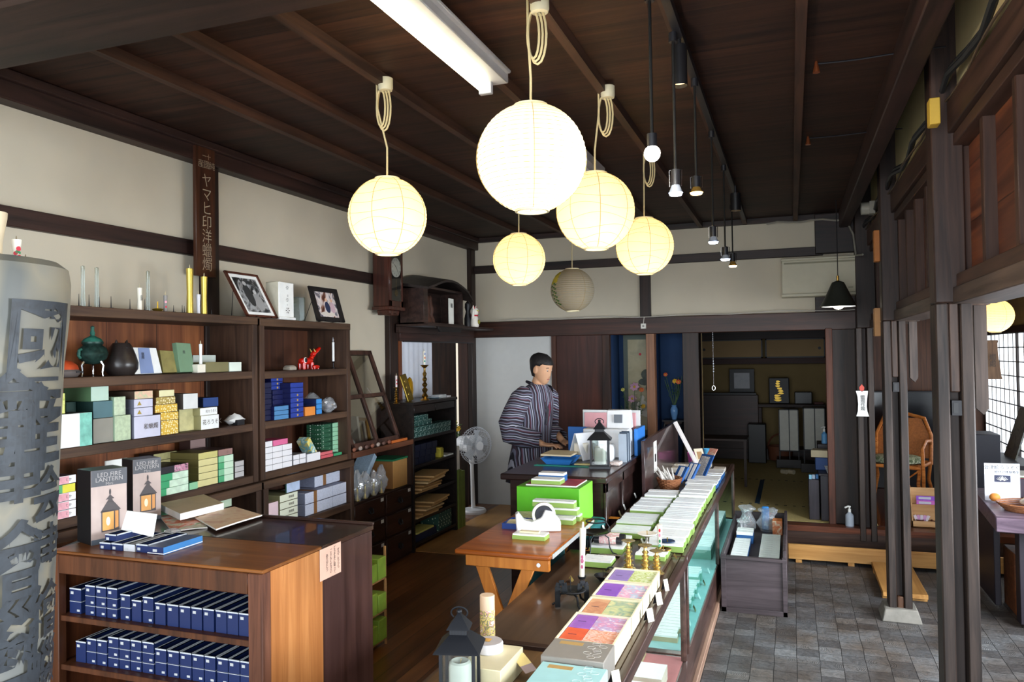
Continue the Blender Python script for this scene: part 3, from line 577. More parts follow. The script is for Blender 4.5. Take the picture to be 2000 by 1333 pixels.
g = G(); g.box(XL+.02, -2.94, 4.76, 5.68, 1.13, 1.172, SHT); g.build('top_panel', t, .003)
g = G(); g.box(XL+.02, XL+.04, 4.76, 5.68, .80, 1.13, DK); g.build('back_panel', t)
g = G(); g.box(XL+.02, -2.95, 5.655, 5.685, .80, 1.13, DK); g.build('side_panel', t)
# leaning glazed doors
t = thing('glazed_door', 'old glazed cabinet door with four panes leaning back on the counter', 'cabinet door', (-2.97, 5.08, 1.175))
DF = wood('2c1b16', '54382e', 'z', .45)
bx, by = V((-2.99, 4.80, 1.175)), V((0, 1, 0)); up = V((-.26, 0, .70)).normalized()
T = frame_of(bx, by, up); W_, H_ = .72, .77
sx = V((0, 1, 0)); y2 = (up-sx*up.dot(sx)).normalized()
def shear(x, y, z=0): return bx+sx*x+up*y+sx.cross(y2)*z
def bar(g, x0, x1, y0, y1, m, z0=0, z1=.025): g.add([shear(x, y, z) for z in (z0, z1) for x, y in ((x0, y0), (x1, y0), (x1, y1), (x0, y1))], [(0, 1, 2, 3), (4, 5, 6, 7), (0, 1, 5, 4), (1, 2, 6, 5), (2, 3, 7, 6), (3, 0, 4, 7)], m)
g = G()
for a in ((0, .035, 0, H_), (.35, .385, 0, H_), (W_-.035, W_, 0, H_), (0, W_, 0, .045), (0, W_, .38, .41), (0, W_, H_-.035, H_)): bar(g, *a, DF)
g.build('frame', t, .002)
g = G(); g.quad(shear(.03, .04, .012), shear(W_-.03, .04, .012), shear(W_-.03, H_-.03, .012), shear(.03, H_-.03, .012), glass('bcb8ae', .03, .14)); g.build('glass_pane', t, fix=False)
# black shelf unit
t = thing('shelf_unit', 'black shelf unit with two small drawers holding green boxes and brown paper bags', 'shelf', (-3.1, 6.1, ZW))
BW = wood('0f0c0b', '251c19', 'y', .4); TEW = M('7f9c9c', .7)
for y in (5.69, 6.54): g = G(); g.box(-3.25, -2.95, y, y+.025, ZW, 1.46, BW); g.build('side_panel', t, .002)
for z in (1.17, .94, .70, .49, .30): g = G(); g.box(-3.25, -2.955, 5.71, 6.54, z-.025, z, BW); g.build('shelf', t, .002)
g = G(); g.box(-3.26, -2.94, 5.68, 6.575, 1.445, 1.47, BW); g.build('top_panel', t, .002); g = G(); g.box(-3.25, -3.24, 5.71, 6.54, ZW, 1.45, BW); g.build('back_panel', t)
for y in (5.72, 6.13): g = G(); g.box(-3.2, -2.952, y, y+.40, 1.375, 1.44, BW); g.build('drawer', t, .003)
# blue box cabinet
CB = wood('5d3417', '8f5a2b', 'x', .38, .45, c2='7b4a22', coat=.1); CS = wood('9c5f30', 'c98a52', 'z', .45, .8, c2='b57641', bump=.15); CD = wood('2e1c19', '4a322e', 'z', .35, .7, coat=.2); CDT = wood('24150f', '3d2620', 'x', .3, .5, coat=.3)
ZT = 1.13
t = thing('display_cabinet', 'open wooden cabinet full of navy boxes with a worn yellow-brown top', 'cabinet', (-2.18, 2.35, ZW))
g = G(); g.box(-2.68, -1.70, 2.17, 2.52, ZT-.012, ZT, CB); g.build('top_panel', t, .003)
g = G(); g.box(-1.725, -1.70, 2.21, 2.52, ZW, ZT-.012, CS); g.build('right_panel', t)['label'] = 'light orange brown side panel'
g = G(); g.box(-2.68, -2.66, 2.2, 2.52, ZW, ZT-.012, wood('40200f', '6b3a1e', 'z')); g.build('left_panel', t)
FC = wood('3a2012', '5f3720', 'z', .45)
g = G(); g.box(-2.69, -2.635, 2.165, 2.2, ZW, ZT-.012, FC); g.box(-1.76, -1.70, 2.165, 2.212, ZW, ZT-.012, wood('4a2a1c', '7a4d38', 'z')); g.box(-2.635, -1.76, 2.165, 2.2, ZT-.085, ZT-.012, FC); g.build('front_frame', t, .003)
for z in (.885, .70): g = G(); g.box(-2.66, -1.725, 2.175, 2.51, z-.022, z, FC); g.build('shelf', t, .002)
g = G(); g.box(-2.66, -1.725, 2.50, 2.515, ZW, ZT-.012, DK); g.build('back_panel', t)
t = thing('side_cabinet', 'dark brown lacquered cabinet standing against the back of the blue box cabinet', 'cabinet', (-2.0, 2.7, ZW))
g = G(); g.box(-2.88, -1.705, 2.525, 2.9, ZW, ZT-.02, CD); g.build('carcass', t, .003)
g = G(); g.box(-2.88, -1.70, 2.522, 2.905, ZT-.02, ZT, CDT); g.box(-2.30, -1.70, 2.895, 2.91, ZT, ZT+.012, CDT); g.build('top_panel', t, .002)
# handwritten note on the side
t = tag(G().box(-1.699, -1.6975, 2.50, 2.645, 1.0, 1.12, M('cfa894', .8)).build('paper_note'), 'pink paper note with handwriting taped to the dark cabinet side', 'note')
T = frame_of((-1.6972, 2.575, 1.06), (0, 1, 0), (0, 0, 1))
for k, s in enumerate(('ぜひこちらも', 'どうぞ手に取って', 'ごらんください', 'ありがとう')): text(s, .0155, frame_of((-1.6970, 2.625-.026*k, 1.06), (0, 1, 0), (0, 0, 1)), M('2c2826', .8), t, vertical=True)

# glass showcase
CASE = wood('2e1d19', '5a413a', 'y', .35, .7, coat=.2); CT = wood('3d2d22', '5b4737', 'y', .3, .5, coat=.15, bump=.08)
def showcase(y0, y1, label, tint, muls, x0=-1.14):
    t = thing('glass_showcase', label, 'showcase', (-.84, (y0+y1)/2, 0)); x1 = -.53
    g = G(); g.box(x0, x1-.01, y0, y1, .06, .28, CASE); g.box(x0, x1+.01, y0, y1, 0, .055, wood('8a6a58', 'a98a76', 'y', .5)); g.build('base', t, .003)
    g = G(); g.box(x0-.015, x1-.03, y0, y1, .765, .79, CT); g.box(x1-.03, x1+.002, y0, y1, .74, .794, CASE); g.build('top_panel', t, .004)
    g = G(); g.box(x0, x0+.015, y0, y1, .28, .765, BW, xp=TEW); g.build('back_panel', t)
    g = G(); g.box(x1-.035, x1-.029, y0+.03, y1-.03, .742, .762, M('f4fbff', .4, emit=14, var=0)); g.build('strip_light', t)
    for y in muls: g = G(); g.box(x1-.028, x1, y-.014, y+.014, .28, .75, CASE); g.build('post', t, .003)
    g = G(); g.quad((x1-.012, y0+.01, .28), (x1-.012, y1-.01, .28), (x1-.012, y1-.01, .745), (x1-.012, y0+.01, .745), glass(tint, .02, .03, .12)); g.build('glass_pane', t, fix=False)
    l = area('showcase_fill', ((x0+x1)/2+.05, (y0+y1)/2, .755), ((x0+x1)/2+.02, (y0+y1)/2, .3), y1-y0-.2, .2, 1.5*(y1-y0), (.95, 1, .98)); l.rotation_euler = (0, 0, PI/2)  # fill light added under the top to brighten the case interior
    return t
showcase(2.1, 4.05, 'near glass fronted showcase counter with pinkish cloth inside', 'e6eeea', (2.14, 3.99))
showcase(4.07, 7.55, 'long far glass showcase counter full of pale candle boxes', 'b9dcd9', (4.10, 5.88, 7.52), -1.055)
tag(G().box(-1.03, -.55, 4.12, 7.5, .2802, .2812, M('a4cfcf', .8)).build('display_cloth'), 'pale teal cloth covering the floor of the long far showcase', 'cloth')
tag(G().box(-1.08, -.55, 2.2, 4.03, .2805, .2825, M('c07a7c', .8)).build('display_cloth'), 'pinkish red cloth on the floor of the near showcase', 'cloth')
tag(G().box(-.845, -.60, 3.53, 4.04, .7945, .8120, CT).build('display_riser', None, .003), 'dark wooden riser board under the brass candle holders', 'riser')
g = G(); g.box(-1.13, -.80, 1.6, 2.63, .7905, .80, wood('5d4630', '7d6040', 'y', .4)); g.box(-1.13, -.80, 2.60, 2.635, .7905, .815, DKx); tag(g.build('display_riser', None, .002), 'tan board on the counter under the lantern and ivory box', 'riser')

# desk
t = thing('desk', 'dark wooden shop desk with panelled side where the shopkeeper stands', 'desk', (-1.4, 5.3, ZW)); DW = wood('1c110f', '3b2623', 'x', .3, .8, coat=.2)
g = G(); g.box(-1.79, -1.085, 4.66, 6.08, 1.045, 1.085, DW); g.build('desktop', t, .008, seg=2)
g = G(); g.box(-1.74, -1.12, 4.71, 6.0, ZW, 1.045, DW); g.box(-1.12, -1.10, 4.70, 4.76, ZW, 1.045, DW); g.box(-1.12, -1.10, 5.2, 5.25, ZW, 1.045, DW); g.box(-1.12, -1.10, 4.7, 5.9, .98, 1.045, DW); g.build('carcass', t, .004)
t = thing('divider_board', 'upright dark board partition between desk and glass counter', 'partition', (-1.03, 6.5, .79))
g = G(); g.box(-1.045, -1.02, 5.60, 7.35, .795, 1.21, wood('281a1a', '453030', 'y', .3, .6, coat=.3)); g.build('board', t, .003)
p = tag(G().box(-1.019, -1.0175, 5.98, 6.12, .92, 1.16, M('e2e0da', .7)).build('hanging_leaflet'), 'narrow printed leaflet hanging on the dark partition', 'leaflet')
G().box(-1.0172, -1.0165, 6.02, 6.08, 1.0, 1.06, BLK).build('printed_picture', p); text('ろうそく', .018, frame_of((-1.0168, 6.05, 1.11), (0, 1, 0), (0, 0, 1)), BLK, p)

# folding table
FT = wood('83400f', 'c0752f', 'x', .3, .6, c2='9f541c', coat=.2, bump=.08); FL = wood('b0621d', 'd98a38', 'z', .4, .6, bump=.08)
t = thing('folding_table', 'orange-brown folding wooden table with crossed legs', 'table', (-1.3, 3.95, ZW))
g = G(); g.box(-1.53, -1.055, 3.36, 4.22, .905, .93, FT); g.build('tabletop', t, .008, seg=2)
for y_ in (3.40, 4.15): g = G(); g.box(-1.49, -1.07, y_, y_+.025, .845, .905, FL); g.build('apron', t, .003)
g = G(); g.cyl((-1.12, 3.395, .875), (-1.12, 3.40, .875), .01, CHROME); g.build('bolt', t)
g = G(); g.box(-1.054, -1.051, 3.40, 4.18, .907, .928, M('cfd3d2', .3, .4)); g.build('edge_strip', t)
for a, b_, yy in (((-1.43, .87), (-1.20, .235), 3.44), ((-1.18, .87), (-1.44, .235), 3.47), ((-1.43, .87), (-1.20, .235), 4.13), ((-1.18, .87), (-1.42, .235), 4.10)):
    g = G(); g.beam((a[0], yy, a[1]), (b_[0], yy, b_[1]), .022, .055, FL, up=(0, 1, 0)) if False else g.add([V((x+s, y, z)) for y in (yy-.011, yy+.011) for x, z, s in ((a[0], a[1], -.032), (a[0], a[1], .032), (b_[0], b_[1], .032), (b_[0], b_[1], -.032))], [(0, 1, 2, 3), (4, 5, 6, 7), (0, 1, 5, 4), (1, 2, 6, 5), (2, 3, 7, 6), (3, 0, 4, 7)], FL)
    g.build('leg', t, .003)
# teal stool behind the table
t = thing('stool', 'teal covered stool tucked between folding table and desk', 'stool', (-1.3, 4.45, ZW)); TE = M('1f6466', .8, var=.12)
g = G(); g.box(-1.55, -1.085, 4.27, 4.62, .79, .855, TE); g.build('cushion', t, .02, seg=3)
for x in (-1.52, -1.12):
    for y in (4.30, 4.59): g = G(); g.cyl((x, y, ZW), (x, y, .79), .014, M('203a3c', .4)); g.build('leg', t)
g = G(); g.box(-1.40, -1.16, 3.95, 3.97, ZW, .84, M('164244', .8)); tag(g.build('cloth_screen'), 'dark teal cloth hanging below the folding table', 'cloth')

# white electric fan
c = V((-2.98, 7.15, ZW)); t = thing('electric_fan', 'white standing electric fan turned towards the right', 'fan', c)
p = PY(925, 985, 7.3); FAN = M('e7e8ea', .35, var=.02); c = V((-3.11, 7.34, ZW)); t.location = c; WL[t] = c
k_ = (c-CAM).dot(FW)/F
g = G(); g.lathe([(0, .0), (23*k_, 0), (24*k_, .02), (22*k_, .04), (4*k_, .05), (0, .05)], c, FAN, 30); g.build('base', t)
zc = zat(c.x, c.y, 870)
g = G(); g.cyl((c.x-.01, c.y, c.z+.04), (c.x-.02, c.y, zc-.12), .022, FAN, r2=.018); g.cyl((c.x-.02, c.y, c.z+.5), (c.x-.02, c.y, c.z+.56), .027, FAN); g.build('pole', t)
ax = V((.83, -.50, -.02)).normalized(); hc = V((c.x+.02, c.y, zc)); r = 36*k_
g = G(); g.lathe([(.03, -.26), (.075, -.25), (.085, -.15), (.10, -.05), (.11, 0)], hc, FAN, 20, True, ax); g.build('motor_housing', t)
q = V((0, 0, 1)).rotation_difference(ax).to_matrix()
g = G(); wire = M('c9ccd2', .35)
for k in range(40):
    a = 2*PI*k/40; g.tube([hc+q @ V((rr*math.cos(a), rr*math.sin(a), z)) for rr, z in ((.045, .07), (.6*r, .075), (.92*r, .05), (r, .01), (.93*r, -.035), (.5*r, -.05))], .0016, wire, 4)
for rr, z in ((r, .01), (.96*r, .035), (.8*r, .068), (.55*r, .078), (.045, .072)): g.tube([hc+q @ V((rr*math.cos(2*PI*j/30), rr*math.sin(2*PI*j/30), z)) for j in range(30)], .0028, wire, 5, closed=True)
g.cyl(hc+ax*.06, hc+ax*.085, .045, FAN, n=20); g.build('guard', t)
g = G(); bl = M('d5d9de', .3, alpha=.8)
for k in range(5):
    a = 2*PI*k/5; pts = []
    for u_, v_, z in ((.04, -.25, .0), (.85*r, -.34, -.012), (.87*r, .28, .02), (.04, .35, .03)): pts.append(hc+q @ V((u_*math.cos(a+v_), u_*math.sin(a+v_), z)))
    g.add(pts+[p_+ax*.002 for p_ in pts], [(0, 1, 2, 3), (7, 6, 5, 4), (0, 1, 5, 4), (1, 2, 6, 5), (2, 3, 7, 6), (3, 0, 4, 7)], bl)
g.cyl(hc-ax*.01, hc+ax*.04, .03, bl); g.build('blade', t)

# low display box on the paving
t = thing('display_box', 'low dark open-topped wooden box on the paving beside the glass showcase', 'display box', (-.28, 6.4, 0)); DB = wood('2e2628', '4a4043', 'x', .5, .7); DBy = wood('2e2628', '4a4043', 'y', .5, .7)
for n_, a in (('front_panel', (-.50, -.065, 5.70, 5.72, 0, .38)), ('back_panel', (-.50, -.065, 7.10, 7.12, 0, .44)), ('left_panel', (-.505, -.485, 5.69, 7.12, 0, .41)), ('right_panel', (-.085, -.062, 5.69, 7.12, 0, .46)), ('top_board', (-.485, -.085, 5.72, 7.10, .28, .30))):
    g = G(); g.box(*a, DB); g.build(n_, t, .003)
g = G(); g.box(-.505, -.47, 5.685, 5.70, 0, .41, DB); g.box(-.09, -.06, 5.685, 5.70, 0, .41, DB); g.box(-.505, -.06, 5.685, 5.70, 0, .035, DB); g.box(-.505, -.06, 5.683, 5.725, .375, .395, DB); g.build('frame', t, .002)
# pale timber planks on the paving
PK = wood('a8743a', 'cf9c5a', 'x', .5, .6, bump=.1); PKy = wood('a8743a', 'cf9c5a', 'y', .5, .6, bump=.1)
t = thing('duckboard', 'long pale timber step plank lying in front of the tatami step', 'plank', (.7, 7.35, 0))
g = G(); g.box(-.06, 1.75, 7.20, 7.50, .045, .085, PK); g.box(-.06, 1.75, 7.18, 7.205, .03, .16, PK); g.build('board', t, .003)
for x in (0, .42, 1.1, 1.6): g = G(); g.box(x, x+.05, 7.19, 7.5, 0, .045, PKy); g.build('foot', t)
for i, (x0, x1) in enumerate(((.60, .74), (.78, .90))):
    g = G(); g.box(x0, x1, 6.30, 7.16, .025, .06, PKy); g.box(x0, x1, 6.34, 6.40, 0, .025, PK); g.box(x0, x1, 7.0, 7.06, 0, .025, PK)
    tag(g.build('plank', None, .003), 'short pale plank pointing towards the viewer, %s of two beside the middle post' % ('left' if i == 0 else 'right'), 'plank')
# ================================================================== GOODS ON THE LEFT SHELVES
def c_(col, rough=.55, **k): return M(col, rough, **{**dict(var=.04, scale=20), **k})
def dotted(base, dot, scale=60, thr=.3, rough=.6):
    k = ('D', base, dot, scale, thr)
    if k in MC: return MC[k]
    m, t, b = _new('patterned_paper'); L = t.links.new; N = t.nodes.new; b.inputs['Roughness'].default_value = rough
    tc = N('ShaderNodeTexCoord'); v = N('ShaderNodeTexVoronoi'); v.inputs['Scale'].default_value = scale; v.inputs['Randomness'].default_value = .7; L(tc.outputs['Object'], v.inputs['Vector'])
    r = N('ShaderNodeValToRGB'); r.color_ramp.elements[0].position = thr; r.color_ramp.elements[1].position = thr+.06; r.color_ramp.elements[0].color = lin(dot)+(1,); r.color_ramp.elements[1].color = lin(base)+(1,)
    L(v.outputs['Distance'], r.inputs['Fac']); L(r.outputs['Color'], b.inputs['Base Color']); MC[k] = m; return m
def blot(cols, scale=9):
    k = ('B', tuple(cols), scale)
    if k in MC: return MC[k]
    m, t, b = _new('printed_picture'); L = t.links.new; N = t.nodes.new; b.inputs['Roughness'].default_value = .5
    tc = N('ShaderNodeTexCoord'); n = N('ShaderNodeTexNoise'); n.inputs['Scale'].default_value = scale; n.inputs['Detail'].default_value = 3; n.inputs['Distortion'].default_value = 1.2; L(tc.outputs['Object'], n.inputs['Vector'])
    r = N('ShaderNodeValToRGB'); K = len(cols)
    for i, c in enumerate(cols):
        p = .3+.4*i/(K-1); e = r.color_ramp.elements[i] if i < 2 else r.color_ramp.elements.new(p); e.position = p; e.color = lin(c)+(1,)
    L(n.outputs['Fac'], r.inputs['Fac']); L(r.outputs['Color'], b.inputs['Base Color']); MC[k] = m; return m
XS = -2.95
def sbox(a, b, t, bt, z0, side, front, label, name='carton', cat='box', X=XS, depth=.16, dx=0, group=None, top=None, split=None, zt=None, word=None, wc='5a5048', tilt=None):
    """a box on the left shelves: a..b horizontal pixels of the face towards the room, t..bt vertical pixels; z0 the shelf it stands on (None: from the pixel)"""
    X = X+dx; y0, y1 = PX(a, bt, X).y, PX(b, bt, X).y; zt = zt or PX(a, t, X).z; z0 = PX(a, bt, X).z if z0 is None else z0
    g = G(); D = depth
    g.box(X-D, X, y0+.001, y1-.001, z0+.0006, zt-.0006, side, xp=front, zp=top or side)
    o = g.build(name, None, .0015); tag(o, label, cat, group)
    if split:
        ys = PX(split[0], bt, X).y; G().box(X, X+.0008, ys, y1-.001, z0+.001, zt-.001, split[1]).build('printed_band', o)
    if word:
        h = (zt-z0); text(word, min(h*.42, .03), frame_of((X+.0012, y0+(y1-y0)*.62, (z0+zt)/2), (0, 1, 0), (0, 0, 1)), c_(wc), o)
    return o
Z1, Z2, Z3 = 1.7805, 1.4755, 1.1755
WH = c_('eef0ee'); BR = c_('4a3a30'); OL = c_('b8b27a'); DG = c_('1f3a35'); LG = c_('a9c4a4')
# --- second shelf
sbox(88, 180, 813, 869, Z2, c_('3a3f45'), WH, 'large white carton with a teal right end on the second shelf', split=(156, c_('7cc0b0', var=.25, scale=30)), dx=.0)
sbox(91, 128, 770, 814, PX(90, 813, XS).z, c_('8a9a3a'), blot(('c8d04a', 'dfe08a', 'a8b83a'), 20), 'yellow green leafy packet standing on the large white carton', 'incense_packet', 'packet', depth=.04, dx=-.03)
sbox(129, 149, 786, 815, Z2, DG, DG, 'small dark green carton behind the yellow green packet', depth=.1, dx=-.12)
e0 = sbox(182, 225, 819, 857, Z2, c_('2c3f3e'), c_('8d8a80'), 'grey brown carton under the blue-grey one', dx=-.02, depth=.2)
zt = PX(182, 819, XS-.02).z
sbox(182, 222, 785, 819, zt, c_('16302c'), c_('4f7078'), 'blue-grey carton stacked in a dark green stack', dx=-.02, depth=.2, split=None)
zt2 = PX(182, 785, XS-.02).z
sbox(178, 213, 751, 785, zt2, c_('4d6b4a'), c_('b5cfc0'), 'pale green carton on top of the blue-grey one, highest of the stack', dx=-.02, depth=.17)
sbox(224, 256, 813, 850, Z2, c_('8da58c'), c_('b4c4a4', var=.15, scale=60), 'light green striped carton with a white label, bottom of two', dx=-.01)
zt = PX(224, 813, XS-.01).z
sbox(223, 246, 776, 813, zt, c_('8da58c'), c_('bccbae', var=.15, scale=60), 'light green striped carton with a white label, top of two', dx=-.01)
LAV = c_('c9c9dc')
sbox(262, 314, 815, 848, Z2, c_('6e6e7e'), LAV, 'wide lavender carton at the bottom of the lavender stack', word='和蝋燭')
z_ = PX(262, 815, XS).z
for i, (t, b) in enumerate(((798, 815), (781, 798))):
    z2 = z_ if i == 0 else PX(262, 798, XS).z
    o = sbox(262, 299, t, b, z2, c_('6f7080'), LAV, 'slim lavender carton with a gold crest, %s of two' % ('lower' if i == 0 else 'upper'), depth=.19)
    q = PX(272, (t+b)/2, XS); g = G(); g.prism([(-.013, -.007), (.013, -.007), (0, .012)], .001, c_('a89040'), frame_of((XS+.0006, q.y, q.z), (0, 1, 0), (0, 0, 1))); g.build('crest', o)
sbox(263, 299, 765, 781, PX(262, 781, XS).z, BR, blot(('dcd5a8', 'e3b9a0', 'b9c79a'), 30), 'cream carton with faint flowers on top of the lavender stack', depth=.2)
GF = dotted('d5ac3a', 'f1e4b0', 90, .35); z_ = Z2
for i, (a, b, t, bt, m, l) in enumerate(((315, 349, 823, 840, GF, 'lowest'), (314, 349, 807, 823, GF, 'second'), (303, 347, 792, 807, GF, 'third'), (305, 343, 777, 792, dotted('a8924a', 'ece0b8', 90, .35), 'fourth'), (311, 341, 763, 777, c_('e2dcae'), 'topmost'))):
    o = sbox(a, b, t, bt, z_, c_('6b4a26'), m, 'gold patterned slim carton, %s of the gold stack' % l if i < 4 else 'plain cream slim carton, topmost of the gold stack', depth=.19, group=None); z_ = PX(a, t, XS).z
sbox(393, 428, 813, 834, Z2, c_('9a956a'), WH, 'white ended carton, lower of two beside the gold stack', word='花ろうそく', depth=.2)
sbox(391, 425, 798, 813, PX(393, 813, XS).z, c_('9a956a'), WH, 'white ended carton, upper of two beside the gold stack', word='花ろうそく', depth=.2)
sbox(350, 391, 800, 833, Z2, c_('8f8a5c'), c_('c3bd8a', var=.2), 'crinkled cellophane wrapped olive carton behind the white ended ones', dx=-.05)
sbox(358, 387, 770, 799, PX(393, 798, XS).z, c_('5e5751'), c_('dcdedd'), 'grey carton with a barcode standing on the white ended ones', dx=-.01, depth=.18)
sbox(397, 427, 778, 799, PX(393, 798, XS).z, c_('141f38'), c_('24407a'), 'blue carton on the right of the second shelf', dx=-.03)
g = G(); p = PX(458, 822, -3.0)
rings = []
for i in range(7):
    a = PI*i/6; rings.append([V((-3.0+.035*math.cos(b)*(.6+.4*math.sin(a)), p.y-.07+.14*i/6, Z2+.028+.03*math.sin(b)*math.sin(a)*(1+.3*math.sin(3*b+i)))) for b in [2*PI*j/12 for j in range(12)]])
g.loft(rings, c_('e6e6e4', bump=.4)); o = tag(g.build('wrapped_bundle'), 'white crumpled bundle with a small black block on the second shelf', 'bundle'); G().box(-2.985, -2.955, p.y-.03, p.y+.03, Z2, Z2+.03, BLK).build('block', o)
# --- first shelf
p = PX(123, 721, -3.05); g = G(); g.lathe([(.0, 0), (.055, 0), (.066, .012), (.068, .025), (.062, .034)], (-3.05, p.y, Z1), c_('5c5350', .6), 24); o = tag(g.build('incense_pot'), 'round dark pot with an orange-red domed lid at the left of the first shelf', 'pot')
G().lathe([(.063, .034), (.058, .052), (.035, .072), (.0, .078)], (-3.05, p.y, Z1), c_('a8401c', var=.3), 24).build('lid', o); G().box(-2.998, -2.98, p.y+.01, p.y+.045, Z1+.02, Z1+.026, BLK).build('slot', o)
p = PX(181, 721, -3.05); c = V((-3.05, p.y, Z1)); t = thing('incense_burner', 'green-brown bronze incense burner on three silver legs with knobbed lid', 'incense burner', c); PAT = c_('28403a', .45, metal=.5, var=.5, scale=40); TU = c_('255e50', .6, var=.7)
g = G(); g.lathe([(.0, .055), (.03, .058), (.058, .08), (.066, .105), (.058, .13), (.04, .145), (.046, .152), (.046, .16), (.0, .16)], c, PAT, 24); g.build('bowl', t)
g = G(); g.lathe([(.046, .16), (.036, .175), (.02, .182), (.008, .19), (.012, .20), (.007, .215), (.009, .23), (.0, .236)], c, TU, 18); g.build('lid', t)
for k in range(3):
    a = PI*.1+2*PI*k/3; x, y = math.cos(a), math.sin(a); g = G(); g.tube([c+V((x*.04, y*.04, .07)), c+V((x*.052, y*.052, .05)), c+V((x*.046, y*.046, .02)), c+V((x*.05, y*.05, 0))], [.009, .006, .004, .005], CHROME, 8); g.build('leg', t)
for s in (-1, 1): g = G(); g.tube([c+V((0, s*.06, .125)), c+V((0, s*.072, .12)), c+V((0, s*.074, .095)), c+V((0, s*.064, .085))], .007, TU, 8); g.build('handle', t)
# owl-cat vase
p = PX(237, 720, -3.04); c = V((-3.04, p.y, Z1)); t = thing('owl_ornament', 'black rounded owl-like ceramic ornament with amber eyes', 'ornament', c); BK_ = c_('2a2422', .3, var=.2)
g = G(); g.lathe([(.0, 0), (.055, .0), (.074, .03), (.076, .06), (.064, .10), (.048, .14), (.038, .155), (.0, .158)], c, BK_, 28); g.build('body', t)
for s in (-1, 1):
    g = G(); g.cyl(c+V((.0, s*.028, .148)), c+V((.004, s*.032, .172)), .012, BK_, r2=.002, n=10); g.build('ear', t)
    g = G(); g.ball(c+V((.039, s*.014+.002, .132)), .009, c_('c08a34', .2)); g.ball(c+V((.046, s*.014+.002, .132)), .005, BLK); g.build('eye', t)
def packet(q, X, m, label, th=.02, z0=Z1, band=None, word=None):
    """leaning packet: q = four pixel corners bl, br, tr, tl on a plane near X, top leaning back"""
    bl, br = PX(*q[0], X), PX(*q[1], X); tr, tl = PX(*q[2], X-.03), PX(*q[3], X-.03); bl.z = br.z = z0+.0015
    n = V((-1, 0, -.15)).normalized()*th; g = G(); vs = [bl, br, tr, tl]; g.add(vs+[v+n for v in vs], [(0, 1, 2, 3), (7, 6, 5, 4), (0, 1, 5, 4), (1, 2, 6, 5), (2, 3, 7, 6), (3, 0, 4, 7)], m)
    for v in g.v[:]: pass
    lo = min(v[2] for v in g.v); g.v = [(v[0], v[1], v[2]+max(0, z0+.0015-lo)) for v in g.v]
    o = tag(g.build('incense_packet', None, .0015), label, 'packet'); up_ = max(0, z0+.0015-lo)
    def at(u, v): a = bl.lerp(br, u); b = tl.lerp(tr, u); r = a.lerp(b, v); return V((r.x+.0012, r.y, r.z+up_))
    if band: g = G(); g.quad(at(band[0], 0.01), at(band[1], 0.01), at(band[1], .99), at(band[0], .99), band[2]); g.build('printed_band', o)
    if word: text(word, .02, frame_of(at(.42, .68)+V((.0015, 0, 0)), (br-bl), (tl-bl)), c_('3a3a40'), o, vertical=True)
    return o
packet(((257, 720), (317, 719), (305, 681), (254, 680)), -3.0, WH, 'white packet with a broad blue band leaning beside the owl ornament', band=(.28, .72, c_('7f92bd')), word='蝋燭')
packet(((319, 719), (350, 718), (342, 688), (312, 686)), -3.02, c_('8d8450', var=.2), 'olive paper packet with a small label on the first shelf', th=.03)
packet(((352, 718), (380, 717), (372, 673), (344, 671)), -3.0, c_('6f8f72'), 'sage green packet with handwriting leaning by the white candle', th=.03, word='香')
sbox(377, 422, 694, 717, Z1, c_('5a665c'), c_('b9c4be'), 'pale grey carton lying behind the white candle', dx=-.12, depth=.08)
sbox(402, 447, 708, 719, Z1, c_('6e6a45'), c_('7a7450'), 'olive flat box beside the white candle', dx=-.02, depth=.14)
sbox(448, 472, 708, 719, Z1, c_('c5d4c8'), c_('dfe8dc'), 'pale mint flat box at the right end of the first shelf', dx=-.02, depth=.14)
def candle(px, py, pyt, X, z0, r0, m, label, r1=None, wick=True, base=None, name='candle', cat='candle', deco=None, group=None):
    p = PX(px, py, X); zt = PX(px, pyt, X).z; r1 = r1 or r0; g = G(); h = zt-z0
    g.lathe([(0, 0), (r0, 0), ((r0+r1)*.42, h*.45), (r1*.96, h*.85), (r1, h*.985), (0.001, h)], (X, p.y, z0), m, 18); o = tag(g.build(name), label, cat, group)
    if wick: G().cyl((X, p.y, z0+h), (X, p.y, z0+h+.018), .0035, c_('b8ab8c'), r2=.0015, n=7).build('wick', o)
    if deco:
        for k, (hz_, dy, s, m2) in enumerate(deco):
            rr = r0+(r1-r0)*hz_+.0006; a0 = -.55+dy; g = G(); K = 9
            g.add([V((X+rr*1.02*math.cos(a0+s/rr*math.cos(2*PI*j/K)), p.y+rr*1.02*math.sin(a0+s/rr*math.cos(2*PI*j/K)), z0+h*hz_+s*1.1*math.sin(2*PI*j/K))) for j in range(K)], [tuple(range(K))], m2); g.build('painted_flower', o, fix=False)
    return o
IV = c_('ece6d6', .45, var=.02); GD = c_('cbb457', .3, metal=.75, var=.05); RED = c_('c62438'); GRN = c_('2f7d4f')
sbox(386, 402, 712, 718, Z1, IV, IV, 'small cream block under the white candle', 'cream_block', 'block', dx=-.02, depth=.04)
p = PX(392, 711, -2.99); candle(392, 711, 672, -2.99, PX(386, 712, -2.97).z+.0005, .0085, WH, 'slim white candle standing on a small cream block')
